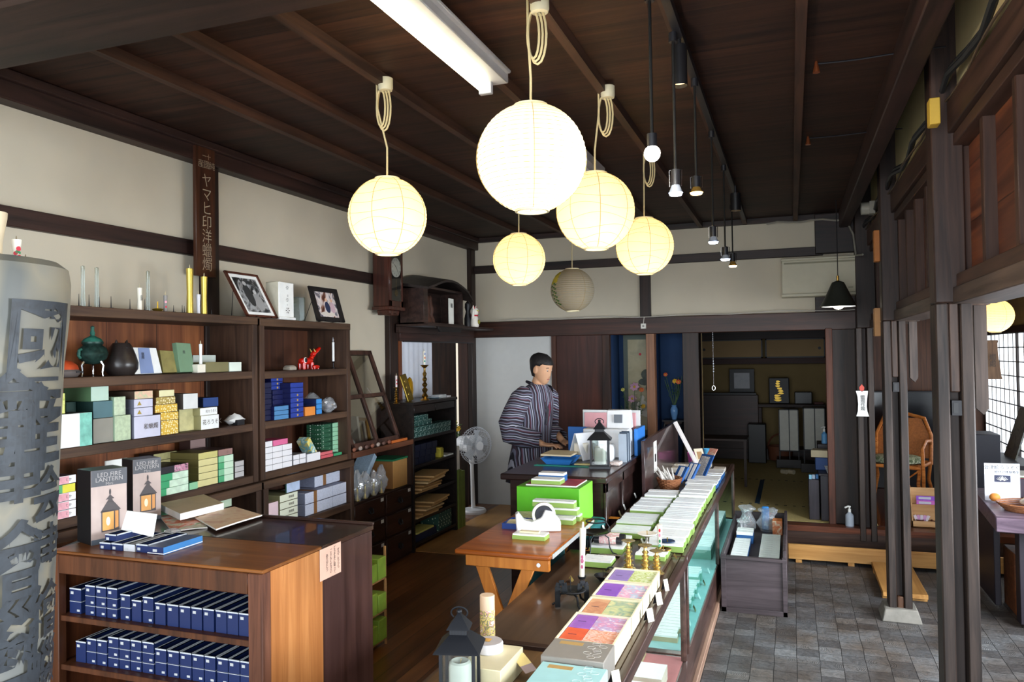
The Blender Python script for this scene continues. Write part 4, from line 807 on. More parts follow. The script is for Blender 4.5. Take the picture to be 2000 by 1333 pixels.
# --- top of the wide bookcase
ZT1 = 2.0965
def spike(px, py, h, X=-3.02):
    p = PX(px, py, X); g = G(); g.cyl((X, p.y, ZT1), (X, p.y, ZT1+.006), .012, BLK, n=10); g.cyl((X, p.y, ZT1+.006), (X, p.y, ZT1+h), .0025, BLK, r2=.001, n=6); return g.build('candle_spike')
for i, (x, y, h) in enumerate(((112, 590, .07), (154, 592, .06), (174, 594, .06), (194, 596, .055), (217, 598, .06), (254, 600, .055), (283, 602, .06), (339, 606, .04), (356, 607, .045), (360, 607, .04), (413, 610, .03))):
    tag(spike(x, y, h), 'thin black candle spike on top of the wide bookcase, %s from the left' % ORD[i+1], 'candle spike', 'candle spikes on the bookcase')
candle(127, 590, 558, -3.1, ZT1, .009, c_('2f9a6a', var=.3), 'green and white twisted candle on the bookcase behind a white one')
candle(132, 592, 550, -3.02, ZT1, .0095, IV, 'short plain ivory candle at the left of the bookcase top')
GLC = glass('e6eeee', .05, .05, .6)
for i, (x, yt) in enumerate(((162, 519), (189, 522), (289, 529))): candle(x, 596, yt, -3.1, ZT1, .011, GLC, ('clear glass taper, leftmost of three on the bookcase', 'clear glass taper, middle of three on the bookcase', 'clear glass taper standing apart to the right on the bookcase')[i], r1=.009, wick=False, name='glass_taper', cat='glass taper')
o = candle(273, 600, 562, -3.0, ZT1, .012, IV, 'ivory candle with black writing on its side', deco=None)
p = PX(273, 600, -3.0); text('会津', .016, frame_of((-2.9865, p.y-.002, ZT1+.06), (0, 1, 0), (0, 0, 1)), BLK, o, vertical=True)
p = PX(308, 602, -3.0); g = G(); g.lathe([(0, 0), (.018, .002), (.028, .012), (.02, .016), (.012, .012), (.004, .014), (.002, .05), (0, .05)], (-3.0, p.y, ZT1), c_('d5b33c', .25, metal=.9), 18); tag(g.build('candle_holder'), 'tiny golden lotus candle holder on the bookcase', 'candle holder')
candle(323, 603, 577, -3.0, ZT1, .010, c_('8d8a88'), 'small grey candle painted with a pink flower', deco=((.6, 0, .006, c_('e6a0b0')), (.3, .1, .005, RED)))
candle(371, 608, 524, -3.0, ZT1, .0185, GD, 'tall flared golden candle, taller of two', r1=.0185)
candle(399, 610, 540, -2.99, ZT1, .016, GD, 'tall flared golden candle, shorter of two', r1=.017)
candle(387.5, 609, 575, -3.0, ZT1, .010, c_('e4e4ea'), 'small white candle between the two golden ones', r1=.0115)
def leaning(name, label, cat, q, X, z0, fm, mat_in, inner, border, stand='easel', back=.012):
    bl, br = PX(*q[0], X), PX(*q[1], X); bl.z = br.z = z0+.004; lean = .3; H_ = (PX(*q[3], X).z-z0); ud = V((-lean*H_, 0, H_))
    # top edge position from the pixels on the leaned plane
    tl, tr = PX(*q[3], X-lean*H_), PX(*q[2], X-lean*H_); tl.z = tr.z = (tl.z+tr.z)/2
    t = thing(name, label, cat, (X-.05, (bl.y+br.y)/2, z0)); n = (br-bl).cross(tl-bl).normalized(); n = n if n.x > 0 else -n
    def at(u, v, w=0): return bl.lerp(br, u).lerp(tl.lerp(tr, u), v)+n*w
    def slab(g, u0, u1, v0, v1, w0, w1, m): g.add([at(u, v, w_) for w_ in (w0, w1) for u, v in ((u0, v0), (u1, v0), (u1, v1), (u0, v1))], [(0, 1, 2, 3), (4, 5, 6, 7), (0, 1, 5, 4), (1, 2, 6, 5), (2, 3, 7, 6), (3, 0, 4, 7)], m)
    g = G(); b, c2 = border, border*.8
    for a in ((0, b, 0, 1), (1-b, 1, 0, 1), (0, 1, 0, c2), (0, 1, 1-c2, 1)): slab(g, *a, 0, back, fm)
    g.build('frame', t); g = G(); slab(g, b*.8, 1-b*.8, c2*.8, 1-c2*.8, .001, back*.5, mat_in); g.build('mount', t)
    g = G(); i_ = inner; slab(g, i_, 1-i_, i_*.85, 1-i_*.85, back*.5, back*.55, blot(stand[1], stand[2])); g.build('photograph', t)
    for (u, v, a, b, m) in stand[3]:
        g = G(); g.add([at(u+a*math.cos(2*PI*j/12), v+b*math.sin(2*PI*j/12), back*.62+.0004*(a < .08)) for j in range(12)], [tuple(range(12))], c_(m)); g.build('pictured_figure', t, fix=False)
    for u in (.25, .75): g = G(); g.tube([at(u, .9, 0), V((X-lean*H_-.09, at(u, 0).y, z0+.002)), at(u, .01, 0), at(u, .0, back+.01)], .0022, BLK, 5); g.build('stand', t)
    return t, at
leaning('framed_photograph', 'brown framed black and white photograph leaning on a wire easel', 'picture', ((481, 618), (541, 621), (500, 539), (435, 529)), -3.0, 2.094, wood('3b1f16', '5a3326', 'z', .4), WHITE, .14, .06, ('e', ('161616', '3a3a3a', 'a8a8a8', '222222'), 14, ((.42, .5, .12, .26, '343434'), (.43, .76, .05, .05, 'b4b4b4'), (.62, .36, .15, .20, '9a9a9a'), (.63, .58, .05, .05, 'c4c4c4'))))
leaning('photo_stand', 'black stand with a colour photograph of two people in a shop', 'picture', ((618, 628), (672, 631), (655, 567), (600, 559)), -2.99, 2.094, c_('201c1c', .5), c_('201c1c'), .16, .12, ('e', ('3a1c14', '7a4a38', 'e8dcd8', '2c3550', 'c9b0a0'), 9, ((.5, .42, .09, .17, '2c3350'), (.5, .64, .045, .05, 'dcb094'), (.68, .42, .08, .17, 'c9a9b4'), (.68, .63, .045, .05, 'dcb094'), (.45, .22, .25, .07, 'd9cfc4'))))
# floral cut-out lamp
p = PX(562, 624, -3.02); t = thing('cutout_lamp', 'white square paper lamp with flower shaped cut-outs', 'lamp', (-3.05, p.y-.01, 2.094)); y0, y1 = PX(541, 624, -3.0).y, PX(578, 624, -3.0).y
g = G(); zt = PX(553, 551, -3.0).z; g.box(-3.10, -3.0, y0+.02, y1-.02, 2.11, zt, c_('cfc9b4', var=.1), xp=WHITE); g.build('shade', t, .004); g = G(); g.box(-3.11, -2.99, y0+.012, y1-.012, 2.0945, 2.112, WHITE); g.build('base', t, .003)
for k, (v, s) in enumerate(((.85, .012), (.62, .007), (.5, .012), (.2, .019), (.36, .005))):
    cc = V((-2.9994, (y0+y1)/2+(.008 if k % 2 == 0 else -.012)*(-1)**k, 2.11+(zt-2.11)*v)); g = G()
    for j in range(6): a = PI*j/3; g.add([cc+V((0, s*.2*math.cos(a), s*.2*math.sin(a))), cc+V((0, s*math.cos(a-.22), s*math.sin(a-.22))), cc+V((0, s*1.1*math.cos(a), s*1.1*math.sin(a))), cc+V((0, s*math.cos(a+.22), s*math.sin(a+.22)))], [(0, 1, 2, 3)], c_('3a3430'))
    g.build('flower_cutout', t, fix=False)
sbox(583, 597, 580, 626, 2.0945, GLC, GLC, 'small clear plastic brochure holder behind the black photo stand', 'brochure_holder', 'holder', X=-3.0, depth=.05)
# --- third shelf of the wide bookcase
PK_ = c_('e9a9b4', var=.15, scale=40); z_ = Z3
for i, (t, b, kind) in enumerate(((989, 1009, 'p'), (971, 989, 'p'), (953, 971, 'p'), (934, 953, 'g'), (917, 934, 'p'))):
    nm = ('lowest', 'second', 'third', 'fourth', 'topmost')[i]; zt = Z3+.0365*(i+1)
    if kind == 'p':
        o = sbox(107, 149, t, b, z_, c_('55404a'), c_('f2eeee'), 'pink and white incense carton, %s of the pile beside the stone-like pillar' % nm, word='とか', zt=zt, depth=.18, dx=.0)
        yy = PX(108, b, XS).y; G().box(XS, XS+.0008, yy+.004, yy+.065, z_+.003, zt-.003, PK_).build('pink_patch', o)
    else: sbox(104, 147, t, b, z_, c_('173a28'), c_('5fae76'), 'green carton with a yellow sticker inside the pink and white pile', zt=zt, split=(122, c_('e2d94a')), depth=.18)
    z_ = zt
for i in range(2): sbox(78, 106, 975, 1010, Z3+.034*i, c_('173a28'), c_('6fae7c') if i == 0 else c_('c9d65a'), 'green carton left of the pink pile, %s' % ('lower' if i == 0 else 'upper with a yellow sticker'), zt=Z3+.034*(i+1), depth=.18)
z_ = Z3
for i in range(4):
    zt = Z3+.036*(i+1)
    if i < 3: sbox(309, 368, 0, 962, z_, c_('5fae84'), c_('3fa06c'), 'green and white carton with stickers, %s of the stack beside the lantern boxes' % ('lowest', 'middle', 'upper')[i], zt=zt, split=(325+6*i, c_('cfe6cf', var=.2)), depth=.16, dx=.01)
    else: sbox(309, 368, 0, 962, z_, BLK, c_('26222a'), 'black incense carton with white print and pink flowers on the green stack', zt=zt, split=(341, blot(('5a3a50', 'd89ab0', '3a2a3a'), 40)), word='さくら', wc='f0f0f0', dx=.01)
    z_ = zt
z_ = Z3
for i in range(5):
    zt = Z3+.036*(i+1); m = c_('d9cf94') if i < 4 else c_('c9c07a')
    sbox(388-3*(i == 0), 426, 0, 942, z_, c_('6f6538'), m, 'pale yellow slim carton, %s of the yellow pile' % ('lowest', 'second', 'third', 'fourth', 'topmost')[i], zt=zt, depth=.2)
    if i < 4: sbox(427, 456, 0, 935, z_, c_('2f7a54'), c_('7fbf95') if i % 2 else c_('4fa573'), 'green and white slim carton, %s of four right of the yellow pile' % ('lowest', 'second', 'third', 'topmost')[i], zt=zt, depth=.2, split=(438, c_('c9e2c8')))
    else: sbox(427, 455, 0, 935, z_, c_('4a3430'), c_('93706a'), 'dusty rose slim carton on the green and white pile', zt=zt, depth=.2, word='心')
    z_ = zt
sbox(370, 387, 0, 948, Z3, c_('2f7a54'), c_('8cc49b'), 'single green carton between the black topped and yellow piles', zt=Z3+.038, dx=.015)
z_ = Z3
for i in range(3): sbox(459, 477, 0, 926, z_, c_('514e4c'), c_('b9b6b6'), 'small grey carton, %s of three at the right end of the third shelf' % ('lowest', 'middle', 'topmost')[i], zt=z_+.031, dx=-.03, depth=.1); z_ += .031
z_ = Z3+.11
for i in range(2): sbox(300, 346, 0, 900, z_ if i else Z3, c_('2c2622'), c_('9c9668', var=.25), 'olive brown carton, %s of two behind the black topped pile' % ('lower' if i == 0 else 'upper'), zt=Z3+.11+.037*(i+1) if i else Z3+.147, dx=-.19, depth=.1); z_ = Z3+.147
sbox(372, 402, 0, 900, Z3, c_('4a3430'), c_('8d7470'), 'dull rose carton standing at the back of the third shelf', zt=PX(372, 851, -3.16).z, dx=-.21, depth=.08)
sbox(207, 250, 901, 930, Z3, WHITE, WHITE, 'white card with writing propped behind the lantern boxes', 'card', 'card', dx=-.1, depth=.01, word='ろうそく')
# --- low case, partly hidden
ZL = .9205
g = G(); g.add([V(v) for v in ((-3.0, 2.28, ZL+.001), (-3.0, 2.55, ZL+.001), (-2.96, 2.58, ZL+.14), (-2.96, 2.26, ZL+.10), (-3.03, 2.28, ZL+.001), (-3.03, 2.55, ZL+.001), (-2.99, 2.58, ZL+.14), (-2.99, 2.26, ZL+.10))], [(0, 1, 2, 3), (7, 6, 5, 4), (0, 1, 5, 4), (1, 2, 6, 5), (2, 3, 7, 6), (3, 0, 4, 7)], c_('d4d2cc')); o = tag(g.build('envelope'), 'large white envelope with a red strip low on the shelf by the pillar', 'envelope'); G().box(-2.999, -2.985, 2.34, 2.46, ZL+.03, ZL+.055, RED).build('red_strip', o)
tag(G().box(-3.15, -2.95, 2.34, 2.60, .6205, .80, c_('8a6a3c', var=.1)).build('carton'), 'brown cardboard carton on the lower shelf behind the pillar', 'box')
for i in range(5): tag(G().box(-3.1, -2.95, 2.22+.085*i, 2.30+.085*i, .4505, .50+.02*(i % 2), c_('c19a55')).build('wood_block'), 'tan block at the bottom of the low case, %s from the left' % ORD[i+1], 'block', 'tan blocks low in the wide bookcase')
tag(G().box(-3.15, -2.95, 2.15, 2.70, ZW, .45, c_('1c2a22')).build('crate'), 'dark green crate under the tan blocks', 'crate')
sbox(430, 453, 968, 995, None, c_('9fb59c'), c_('b9cbb2'), 'pale green box end in the low case behind the books', X=-2.97)
# --- narrow bookcase
p = PX(601, 716, -3.04); c = V((-3.04, p.y-.01, Z1-.005)); t = thing('toy_ox', 'red lacquered toy ox with black and white markings, its big head on a swinging neck', 'toy', c); RL = c_('c81e12', .2, var=.05, coat=.5)
zz = lambda a, b, z: c+V((a, b, z))
g = G(); g.loft([[zz(.026*math.cos(q)*s, y, .055+.024*math.sin(q)*s) for q in [2*PI*j/14 for j in range(14)]] for y, s in ((-.075, .25), (-.068, .75), (-.045, 1.05), (-.01, 1.0), (.03, .95), (.05, .7), (.058, .3))], RL)
for yy in (-.055, .035):
    for x in (-.016, .016): g.cyl(zz(x, yy, 0), zz(x, yy, .045), .0125, RL, r2=.014, n=10)
g.build('body', t)
g = G(); g.tube([zz(0, .045, .07), zz(.003, .06, .09), zz(.006, .075, .095)], [.017, .014, .012], RL, 10); g.loft([[zz(.018+.02*math.cos(q)*s, y, h+.017*math.sin(q)*s) for q in [2*PI*j/12 for j in range(12)]] for y, s, h in ((.03, .5, .10), (.05, 1.1, .105), (.085, .9, .122), (.115, .75, .138), (.124, .35, .142))], RL); g.build('head', t)
for s in (0, .03): g = G(); g.cyl(zz(.006+s, .045, .118), zz(.004+s, .03, .138), .005, c_('c9a85a'), r2=.001, n=7); g.build('horn', t)
g = G(); g.ball(zz(.022, -.045, .062), .019, WHITE, sq=(.35, 1, 1)); g.ball(zz(.026, -.045, .062), .015, BLK, sq=(.35, 1, 1)); g.build('round_marking', t)
g = G(); q = V((-3.0, PX(616, 716, -3.0).y, Z1-.005)); g.loft([[q+V((.014*math.cos(a)*s, y, .016+.013*math.sin(a)*s)) for a in [2*PI*j/12 for j in range(12)]] for y, s in ((-.03, .3), (-.02, 1), (.012, 1.1), (.03, .9), (.038, .3))], RL)
for y in (-.02, .02):
    for x in (-.008, .008): g.cyl(q+V((x, y, 0)), q+V((x, y, .014)), .005, RL, n=8)
tag(g.build('toy_ox'), 'tiny red toy ox lying in front of the big one', 'toy')
g = G(); q = V((-3.0, PX(566, 717, -3.0).y, Z1-.005)); g.loft([[q+V((x*a, y*a, z)) for x, y in ((-.03, -.035), (.03, -.035), (.03, .035), (-.03, .035))] for z, a in ((0, 1), (.02, .95), (.032, .6))], c_('a39a8c', bump=.3)); tag(g.build('stone_paperweight', None, .004), 'small grey stone-like paperweight left of the toy ox', 'paperweight')
t = thing('candle_stand', 'slim black stand holding a white candle on the narrow bookcase', 'candle stand', (-3.05, PX(651, 714, -3.05).y, Z1-.005)); c = WL[t]
g = G(); g.lathe([(0, 0), (.014, 0), (.014, .004), (.004, .008), (.004, .04), (.010, .046), (0, .048)], c, BLK, 14); g.build('base', t)
o = tag(G().lathe([(0, .05), (.009, .05), (.009, .185), (0, .187)], c, WH, 14).build('candle'), 'white candle with a grey flame tip on the slim black stand', 'candle'); G().lathe([(.004, .187), (.008, .20), (0, .222)], c, c_('8f8f96'), 10).build('flame_tip', o)
NV, NVL = c_('161b4a', .35), c_('2a3f96', .35); gold = c_('c9a24a')
def crest(o, a, X, z): 
    y = PX(a, 780, X).y; G().prism([(.011*math.cos(PI*j/5-PI/10)*(1 if j % 2 else .5), .009*math.sin(PI*j/5-PI/10)*(1 if j % 2 else .5)) for j in range(10)], .0008, gold, frame_of((X+.0006, y, z), (0, 1, 0), (0, 0, 1))).build('crest', o)
z_ = Z2
for i in range(7):
    zt = Z2+.0315*(i+1); o = sbox(568, 593, 0, 810, z_, NV, NVL, 'navy candle box with a gold mark, %s of the tallest column' % ('lowest', 'second', 'third', 'fourth', 'fifth', 'sixth', 'topmost')[i], 'candle_box', zt=zt, depth=.2, group='navy boxes on the narrow bookcase')
    if i < 5: crest(o, 581, XS, (z_+zt)/2)
    z_ = zt
z_ = Z2
for i in range(6):
    zt = Z2+.03*(i+1); sbox(533, 566, 0, 812, z_, NV, NV, 'dark navy candle box, %s of the column left of the gold marked ones' % ('lowest', 'second', 'third', 'fourth', 'fifth', 'topmost')[i], 'candle_box', zt=zt, dx=-.06, depth=.18, group='navy boxes on the narrow bookcase'); z_ = zt
for i in range(3):
    zt = z_+.0255; o = sbox(530, 553, 0, 812, z_, NV, NVL, 'short navy candle box with a gold mark, %s of three at the top left' % ('lowest', 'middle', 'topmost')[i], 'candle_box', zt=zt, dx=-.08, depth=.14, group='navy boxes on the narrow bookcase'); crest(o, 542, XS-.08, (z_+zt)/2); z_ = zt
z_ = Z2
for i in range(7): sbox(514, 531, 0, 812, z_, NV, c_('14173a'), 'dark navy box against the left side panel, %s from the bottom' % ORD[i+1], 'candle_box', zt=z_+.033, dx=-.03, depth=.18, group='navy boxes on the narrow bookcase'); z_ += .033
z_ = Z2
for i in range(3): sbox(536, 564, 0, 813, z_, NV, c_('4d83b4'), 'light blue fronted box, %s of three in front of the navy boxes' % ('lowest', 'middle', 'topmost')[i], 'candle_box', zt=z_+.028, dx=-.002, depth=.05); z_ += .028
z_ = Z2
for i in range(3): sbox(618, 629, 0, 803, z_, c_('1c2a5c'), c_('3d8ad0'), 'bright blue box, %s of three beside the plastic bag' % ('lowest', 'middle', 'topmost')[i], 'candle_box', zt=z_+.034, dx=-.02, depth=.17); z_ += .034
sbox(596, 616, 796, 807, Z2, c_('c06a2c'), c_('e08a3c'), 'small orange box in front of the bright blue ones')
def crinkle(px, py, X, z0, w, h, label, m=None, name='plastic_bag', cat='plastic bag', n=9, inner=None, seed=1, d=.05):
    r_ = random.Random(seed); y = PX(px, py, X).y; g = G(); rings = []
    for i in range(n):
        t_ = i/(n-1); s = math.sin(PI*(.12+.8*t_))
        rings.append([V((X+d*math.cos(a)*s*(1+.3*r_.uniform(-1, 1)), y+w/2*math.sin(a)*s*(1+.25*r_.uniform(-1, 1)), z0+.001+max(0, h*t_*(1+.06*r_.uniform(-1, 1)) if i else 0))) for a in [2*PI*j/14 for j in range(14)]])
    g.loft(rings, m or CELLO); o = g.build(name); tag(o, label, cat)
    if inner: 
        g = G(); inner(g, V((X, y, z0+.002))); g.build('contents', o)
    return o
def cello():
    m, t, b = _new('cellophane'); L = t.links.new; N = t.nodes.new; t.nodes.remove(b)
    tr = N('ShaderNodeBsdfTransparent'); gl = N('ShaderNodeBsdfGlossy'); gl.inputs['Roughness'].default_value = .12; df = N('ShaderNodeBsdfDiffuse'); df.inputs[0].default_value = (.85, .88, .92, 1)
    n = N('ShaderNodeTexNoise'); n.inputs['Scale'].default_value = 25; tc = N('ShaderNodeTexCoord'); L(tc.outputs['Object'], n.inputs['Vector']); bp = N('ShaderNodeBump'); bp.inputs['Strength'].default_value = 1; bp.inputs['Distance'].default_value = .01; L(n.outputs['Fac'], bp.inputs['Height']); L(bp.outputs[0], gl.inputs['Normal'])
    m1 = N('ShaderNodeMixShader'); m1.inputs[0].default_value = .45; L(df.outputs[0], m1.inputs[1]); L(gl.outputs[0], m1.inputs[2])
    m2 = N('ShaderNodeMixShader'); m2.inputs[0].default_value = .38; L(tr.outputs[0], m2.inputs[1]); L(m1.outputs[0], m2.inputs[2]); L(m2.outputs[0], t.nodes['Material Output'].inputs['Surface']); return m
CELLO = cello()
crinkle(641, 803, -3.0, Z2, .13, .10, 'crumpled clear bag of small things at the right of the navy boxes', seed=4, inner=lambda g, c: g.ball(c+V((0, 0, .04)), .025, c_('9a9aa2', .3)))
crinkle(610, 795, -3.12, Z2, .16, .13, 'flat clear bag behind the bright blue boxes', seed=5)
# third shelf, narrow bookcase
WB = c_('e9e7ea', var=.02)
for j in range(4):
    for i in range(3):
        a = 514+i*19; sbox(a, a+19, 0, 922, Z3+.036*j, c_('8e8c92'), WB, 'white printed carton in the big white block, %s row, %s' % (('lowest', 'second', 'third', 'top')[j], ('left', 'middle', 'right')[i]), zt=Z3+.036*(j+1), depth=.12, dx=-.002, group='white cartons on the narrow bookcase')
sbox(514, 533, 0, 922, Z3+.1445, c_('8e8c92'), WB, 'white carton on top of the white block', zt=Z3+.18, depth=.12, dx=-.004)
sbox(534, 563, 0, 922, Z3+.1445, c_('b84a70'), c_('dd6d9a'), 'bright pink carton on top of the white block', zt=Z3+.18, depth=.12, dx=-.004)
for i in range(4): sbox(573+12.5*(i % 2), 585+12.5*(i % 2), 0, 906, Z3+.032*(i//2), c_('8e8c92'), WB, 'small white carton, %s %s of four beside the white block' % (('lower', 'upper')[i//2], ('left', 'right')[i % 2]), zt=Z3+.032*(i//2+1), depth=.1, dx=-.01)
y0 = PX(585, 895, -3.0).y
def slant(name, label, cat, P0, P1, th, wd, m, m2=None, parent=None):
    """flat slab from P0 to P1 (its length), width along X"""
    P0, P1 = V(P0), V(P1); d = (P1-P0); n = d.cross(V((1, 0, 0))).normalized(); n = n if n.z > 0 else -n
    vs = [P0, P1, P1+V((wd, 0, 0)), P0+V((wd, 0, 0))]; g = G(); g.add(vs+[v+n*th for v in vs], [(0, 1, 2, 3), (7, 6, 5, 4), (0, 1, 5, 4), (1, 2, 6, 5), (2, 3, 7, 6), (3, 0, 4, 7)], [m, m2 or m, m, m, m, m])
    return tag(g.build(name, None, .001), label, cat)
slant('postcard_pack', 'pack of teal and yellow picture cards leaning to the left', 'card pack', (-3.05, 4.34, Z3+.001), (-3.05, 4.24, Z3+.13), .045, .08, blot(('e9ecd8', '5aa8b8', 'e8cf5a', 'e9ecd8'), 18))
sbox(600, 626, 888, 901, Z3, c_('9a9aa0'), WB, 'white flat carton in front of the red ones', dx=0, depth=.08)
sbox(627, 651, 889, 895, Z3, c_('8a2c38'), c_('c95a62'), 'red flat carton, lower of two on the third shelf', zt=Z3+.022, dx=-.01)
sbox(610, 650, 882, 889, Z3+.0225, c_('8a2c38'), c_('d0686e'), 'red flat carton, upper of two on the third shelf', zt=Z3+.044, dx=-.01)
sbox(652, 668, 882, 890, Z3, c_('1e5a3c'), c_('3f9a68'), 'flat green carton beside the red ones', zt=Z3+.02, dx=-.005, depth=.05)
SG = dotted('1f5238', 'dfe9dc', 48, .2)
for i in range(7):
    sbox(628, 648, 0, 888, Z3+.031*i, SG, SG, 'dark green star patterned box, %s of the left column' % ('lowest', 'second', 'third', 'fourth', 'fifth', 'sixth', 'topmost')[i], zt=Z3+.031*(i+1), dx=-.08, depth=.12, group='green star patterned boxes')
    sbox(650, 671, 0, 888, Z3+.031*i, SG, c_('8fc3a0'), 'light green ended box, %s of the right column' % ('lowest', 'second', 'third', 'fourth', 'fifth', 'sixth', 'topmost')[i], zt=Z3+.031*(i+1), dx=-.08, depth=.12, group='light green ended boxes')
# low case right: bundles
ZB = .8305
for i in range(4): sbox(547, 582, 0, 1010, ZB+.045*i, c_('8f8c66'), c_('dfe2cc'), 'pale olive packet of paper, %s of four' % ('lowest', 'second', 'third', 'topmost')[i], 'paper_packet', 'paper packet', X=-2.96, zt=ZB+.045*(i+1)-.002, depth=.22, word='御蝋燭' if i else None)
sbox(519, 544, 986, 1010, ZB, c_('b0a48c'), c_('e2c6cc'), 'pink and cream box at the left of the low case', X=-2.96)
BB = c_('8e93ab', var=.1, scale=90); BBF = c_('c6cbdc', var=.1, scale=90); TP = c_('8a6038')
for i, (a, b, dxx) in enumerate(((596, 650, 0), (596, 650, 0), (650, 677, .0), (650, 677, .0), (615, 668, -.06))):
    z0 = ZB+(.075 if i in (1, 3) else .15 if i == 4 else 0); o = sbox(a, b, 0, 995, z0, BB, BBF, 'tied bundle of grey-blue booklets, %s' % ('lower left', 'upper left under the topmost one', 'lower right', 'upper right', 'topmost')[i], 'booklet_bundle', 'booklet bundle', X=-2.96, dx=dxx, zt=z0+.072, depth=.24)
    if i in (0, 1, 4): y = PX((a+b)/2-10, 995, -2.96+dxx).y; G().box(-3.2+dxx, -2.959+dxx, y, y+.035, z0, z0+.0735, TP).build('paper_band', o)
for i in range(3): slant('booklet', 'thin blue and green booklet standing beside the bundles, %s' % ('nearest', 'middle', 'behind')[i], 'booklet', (-2.97-.02*i, 4.06+.012*i, ZB+.182), (-2.97-.02*i, 4.03+.012*i, ZB+.30), .008, -.008, c_('a9bcd8' if i == 0 else '3f6f5c')) if False else sbox(560+5*i, 586, 933, 968, ZB+.18, c_('3f6f5c'), c_('b7c6e0', var=.15), 'thin booklet with a blue cover on the olive packets, %s' % ('nearest', 'middle', 'rearmost')[i], 'booklet', 'booklet', X=-2.97-.03*i, zt=ZB+.31, depth=.012)
# counter niche: bags, box
ZN = .8005
def brassy(g, c):
    g.lathe([(0, 0), (.02, 0), (.012, .02), (.006, .04), (.012, .06), (.005, .09), (.012, .10), (0, .10)], c, GD, 12)
for i, (px, w, h) in enumerate(((698, .11, .22), (713, .10, .20), (730, .10, .19), (745, .09, .21))): crinkle(px, 975, -3.0, ZN, w, h, 'clear bag holding a brass candlestick, %s from the left in the niche' % ORD[i+1], inner=brassy, seed=20+i, d=.045)
slant('striped_bag', 'blue-grey striped paper bag tilted behind the clear bags', 'paper bag', (-3.24, 5.12, ZN+.001), (-3.24, 5.36, ZN+.26), .05, .14, c_('9fb4c6', var=.15, scale=90))
o = sbox(768, 799, 900, 950, ZN, c_('8a5f34'), c_('b88a52'), 'open brown cardboard carton with a green cover in the niche', 'cardboard_carton', 'box', X=-2.99, depth=.2, zt=1.02, group=None)
y0, y1 = PX(768, 950, -2.99).y, PX(799, 950, -2.99).y; G().box(-3.2, -2.98, y0-.02, y1-.01, 1.021, 1.035, c_('1f6a45')).build('green_cover', o)
sbox(766, 796, 858, 868, 1.1725, c_('9a4a1c'), c_('c0662c'), 'thin orange book on the ledge at the foot of the glass doors', 'book', 'book', X=-2.945, depth=.045, zt=1.195)
for i in range(7): 
    y = 4.80+.085*i; g = G(); g.ball((-2.962, y, 1.172+.016), .016, c_(('7a4a38', '9a8a80', '5a4038')[i % 3], var=.4), 10, 6, sq=(.8, 1.5, 1)); tag(g.build('carved_ornament'), 'tiny carved dark ornament along the ledge, %s from the left' % ORD[i+1], 'ornament', 'small ornaments along the ledge')
for i, (y, z, h, m) in enumerate(((4.86, 1.178, .30, 'e5e5e0'), (4.90, 1.178, .27, 'd9dde2'), (4.95, 1.178, .25, 'e9e6dc'), (5.16, 1.178, .22, 'e8e8e6'), (5.20, 1.178, .17, 'd8cfae'), (5.25, 1.178, .18, 'efeee8'), (5.30, 1.178, .20, 'c89a3c'), (5.02, 1.178, .20, '5a5050'))):
    o = sbox(0, 1, 0, 0, z, c_(m), c_(m), 'pale booklet standing behind the leaning glass doors, %s from the left' % ORD[i+1], 'booklet', 'booklet', X=-3.12, depth=.12) if False else None
    g = G(); X0 = -3.22; g.add([V((X0+dx_, y+dy_, z+zz_)) for dx_ in (0, .09) for dy_, zz_ in ((0, 0), (.03, 0), (.03-.05, h), (-.05, h))], [(0, 1, 2, 3), (4, 5, 6, 7), (0, 1, 5, 4), (1, 2, 6, 5), (2, 3, 7, 6), (3, 0, 4, 7)], c_(m)); tag(g.build('booklet', None, .001), '%s booklet behind the leaning glass doors, %s' % ({'c89a3c': 'mustard', '5a5050': 'dark', 'd8cfae': 'beige'}.get(m, 'pale'), ('leftmost', 'second from the left', 'third from the left', 'left of the beige one', 'shortest of all', 'right of the beige one', 'rightmost of all', 'in the middle')[i]), 'booklet')
# top of the black shelf unit
ZU = 1.4705
t = thing('gold_plaque', 'bronze-gold carved plaque leaning on the black shelf unit', 'plaque', (-3.05, PX(802, 783, -3.05).y, ZU)); c = WL[t]; PQ = c_('8a7430', .35, metal=.8, var=.2)
T = Matrix.Translation(c+V((0, .0, .003))) @ Matrix.Rotation(R(-14), 4, 'Y') @ Matrix.Rotation(R(9), 4, 'X')
g = G(); g.T = T; g.box(-.008, .008, -.055, .055, 0, .235, PQ); g.build('panel', t, .012, seg=3); g = G(); g.T = T
for z in (.06, .12, .175): g.lathe([(.0, 0), (.02, 0), (.018, .005), (.012, .004), (0, .006)], (.007, 0, z), c_('b0984a', .3, metal=.9), 12, False, (1, 0, 0))
g.build('carved_motif', t)
g = G(); q = V((-3.12, c.y+.1, ZU)); g.loft([[q+V((.03*math.cos(a)*s, .05*math.sin(a)*s+u*.02, .002+.2*u)) for a in [2*PI*j/16 for j in range(16)]] for u, s in ((0, .55), (.15, .95), (.45, 1.1), (.75, .9), (.93, .5), (1, .1))], c_('d9a520', .25, metal=.7)); tag(g.build('gold_ornament'), 'shiny golden rounded ornament behind the carved plaque', 'ornament')
def candlestick(c, h, s, label, m=BRASS, cat='candlestick', group=None, cup=1):
    c = V(c); K = h; pr_ = [(0, 0), (.034*s, 0), (.032*s, .02*K), (.016*s, .06*K), (.024*s, .12*K), (.010*s, .20*K)]
    for k in range(4): z = .24+.15*k; pr_ += [(.020*s*(1-.1*k), (z+.03)*K), (.022*s*(1-.1*k), (z+.06)*K), (.008*s, (z+.12)*K)]
    pr_ += [(.007*s, .90*K), (.030*s*cup, .985*K), (.032*s*cup, K), (0, .97*K)]
    return tag(G().lathe(pr_, c, m, 22).build('candlestick'), label, cat, group)
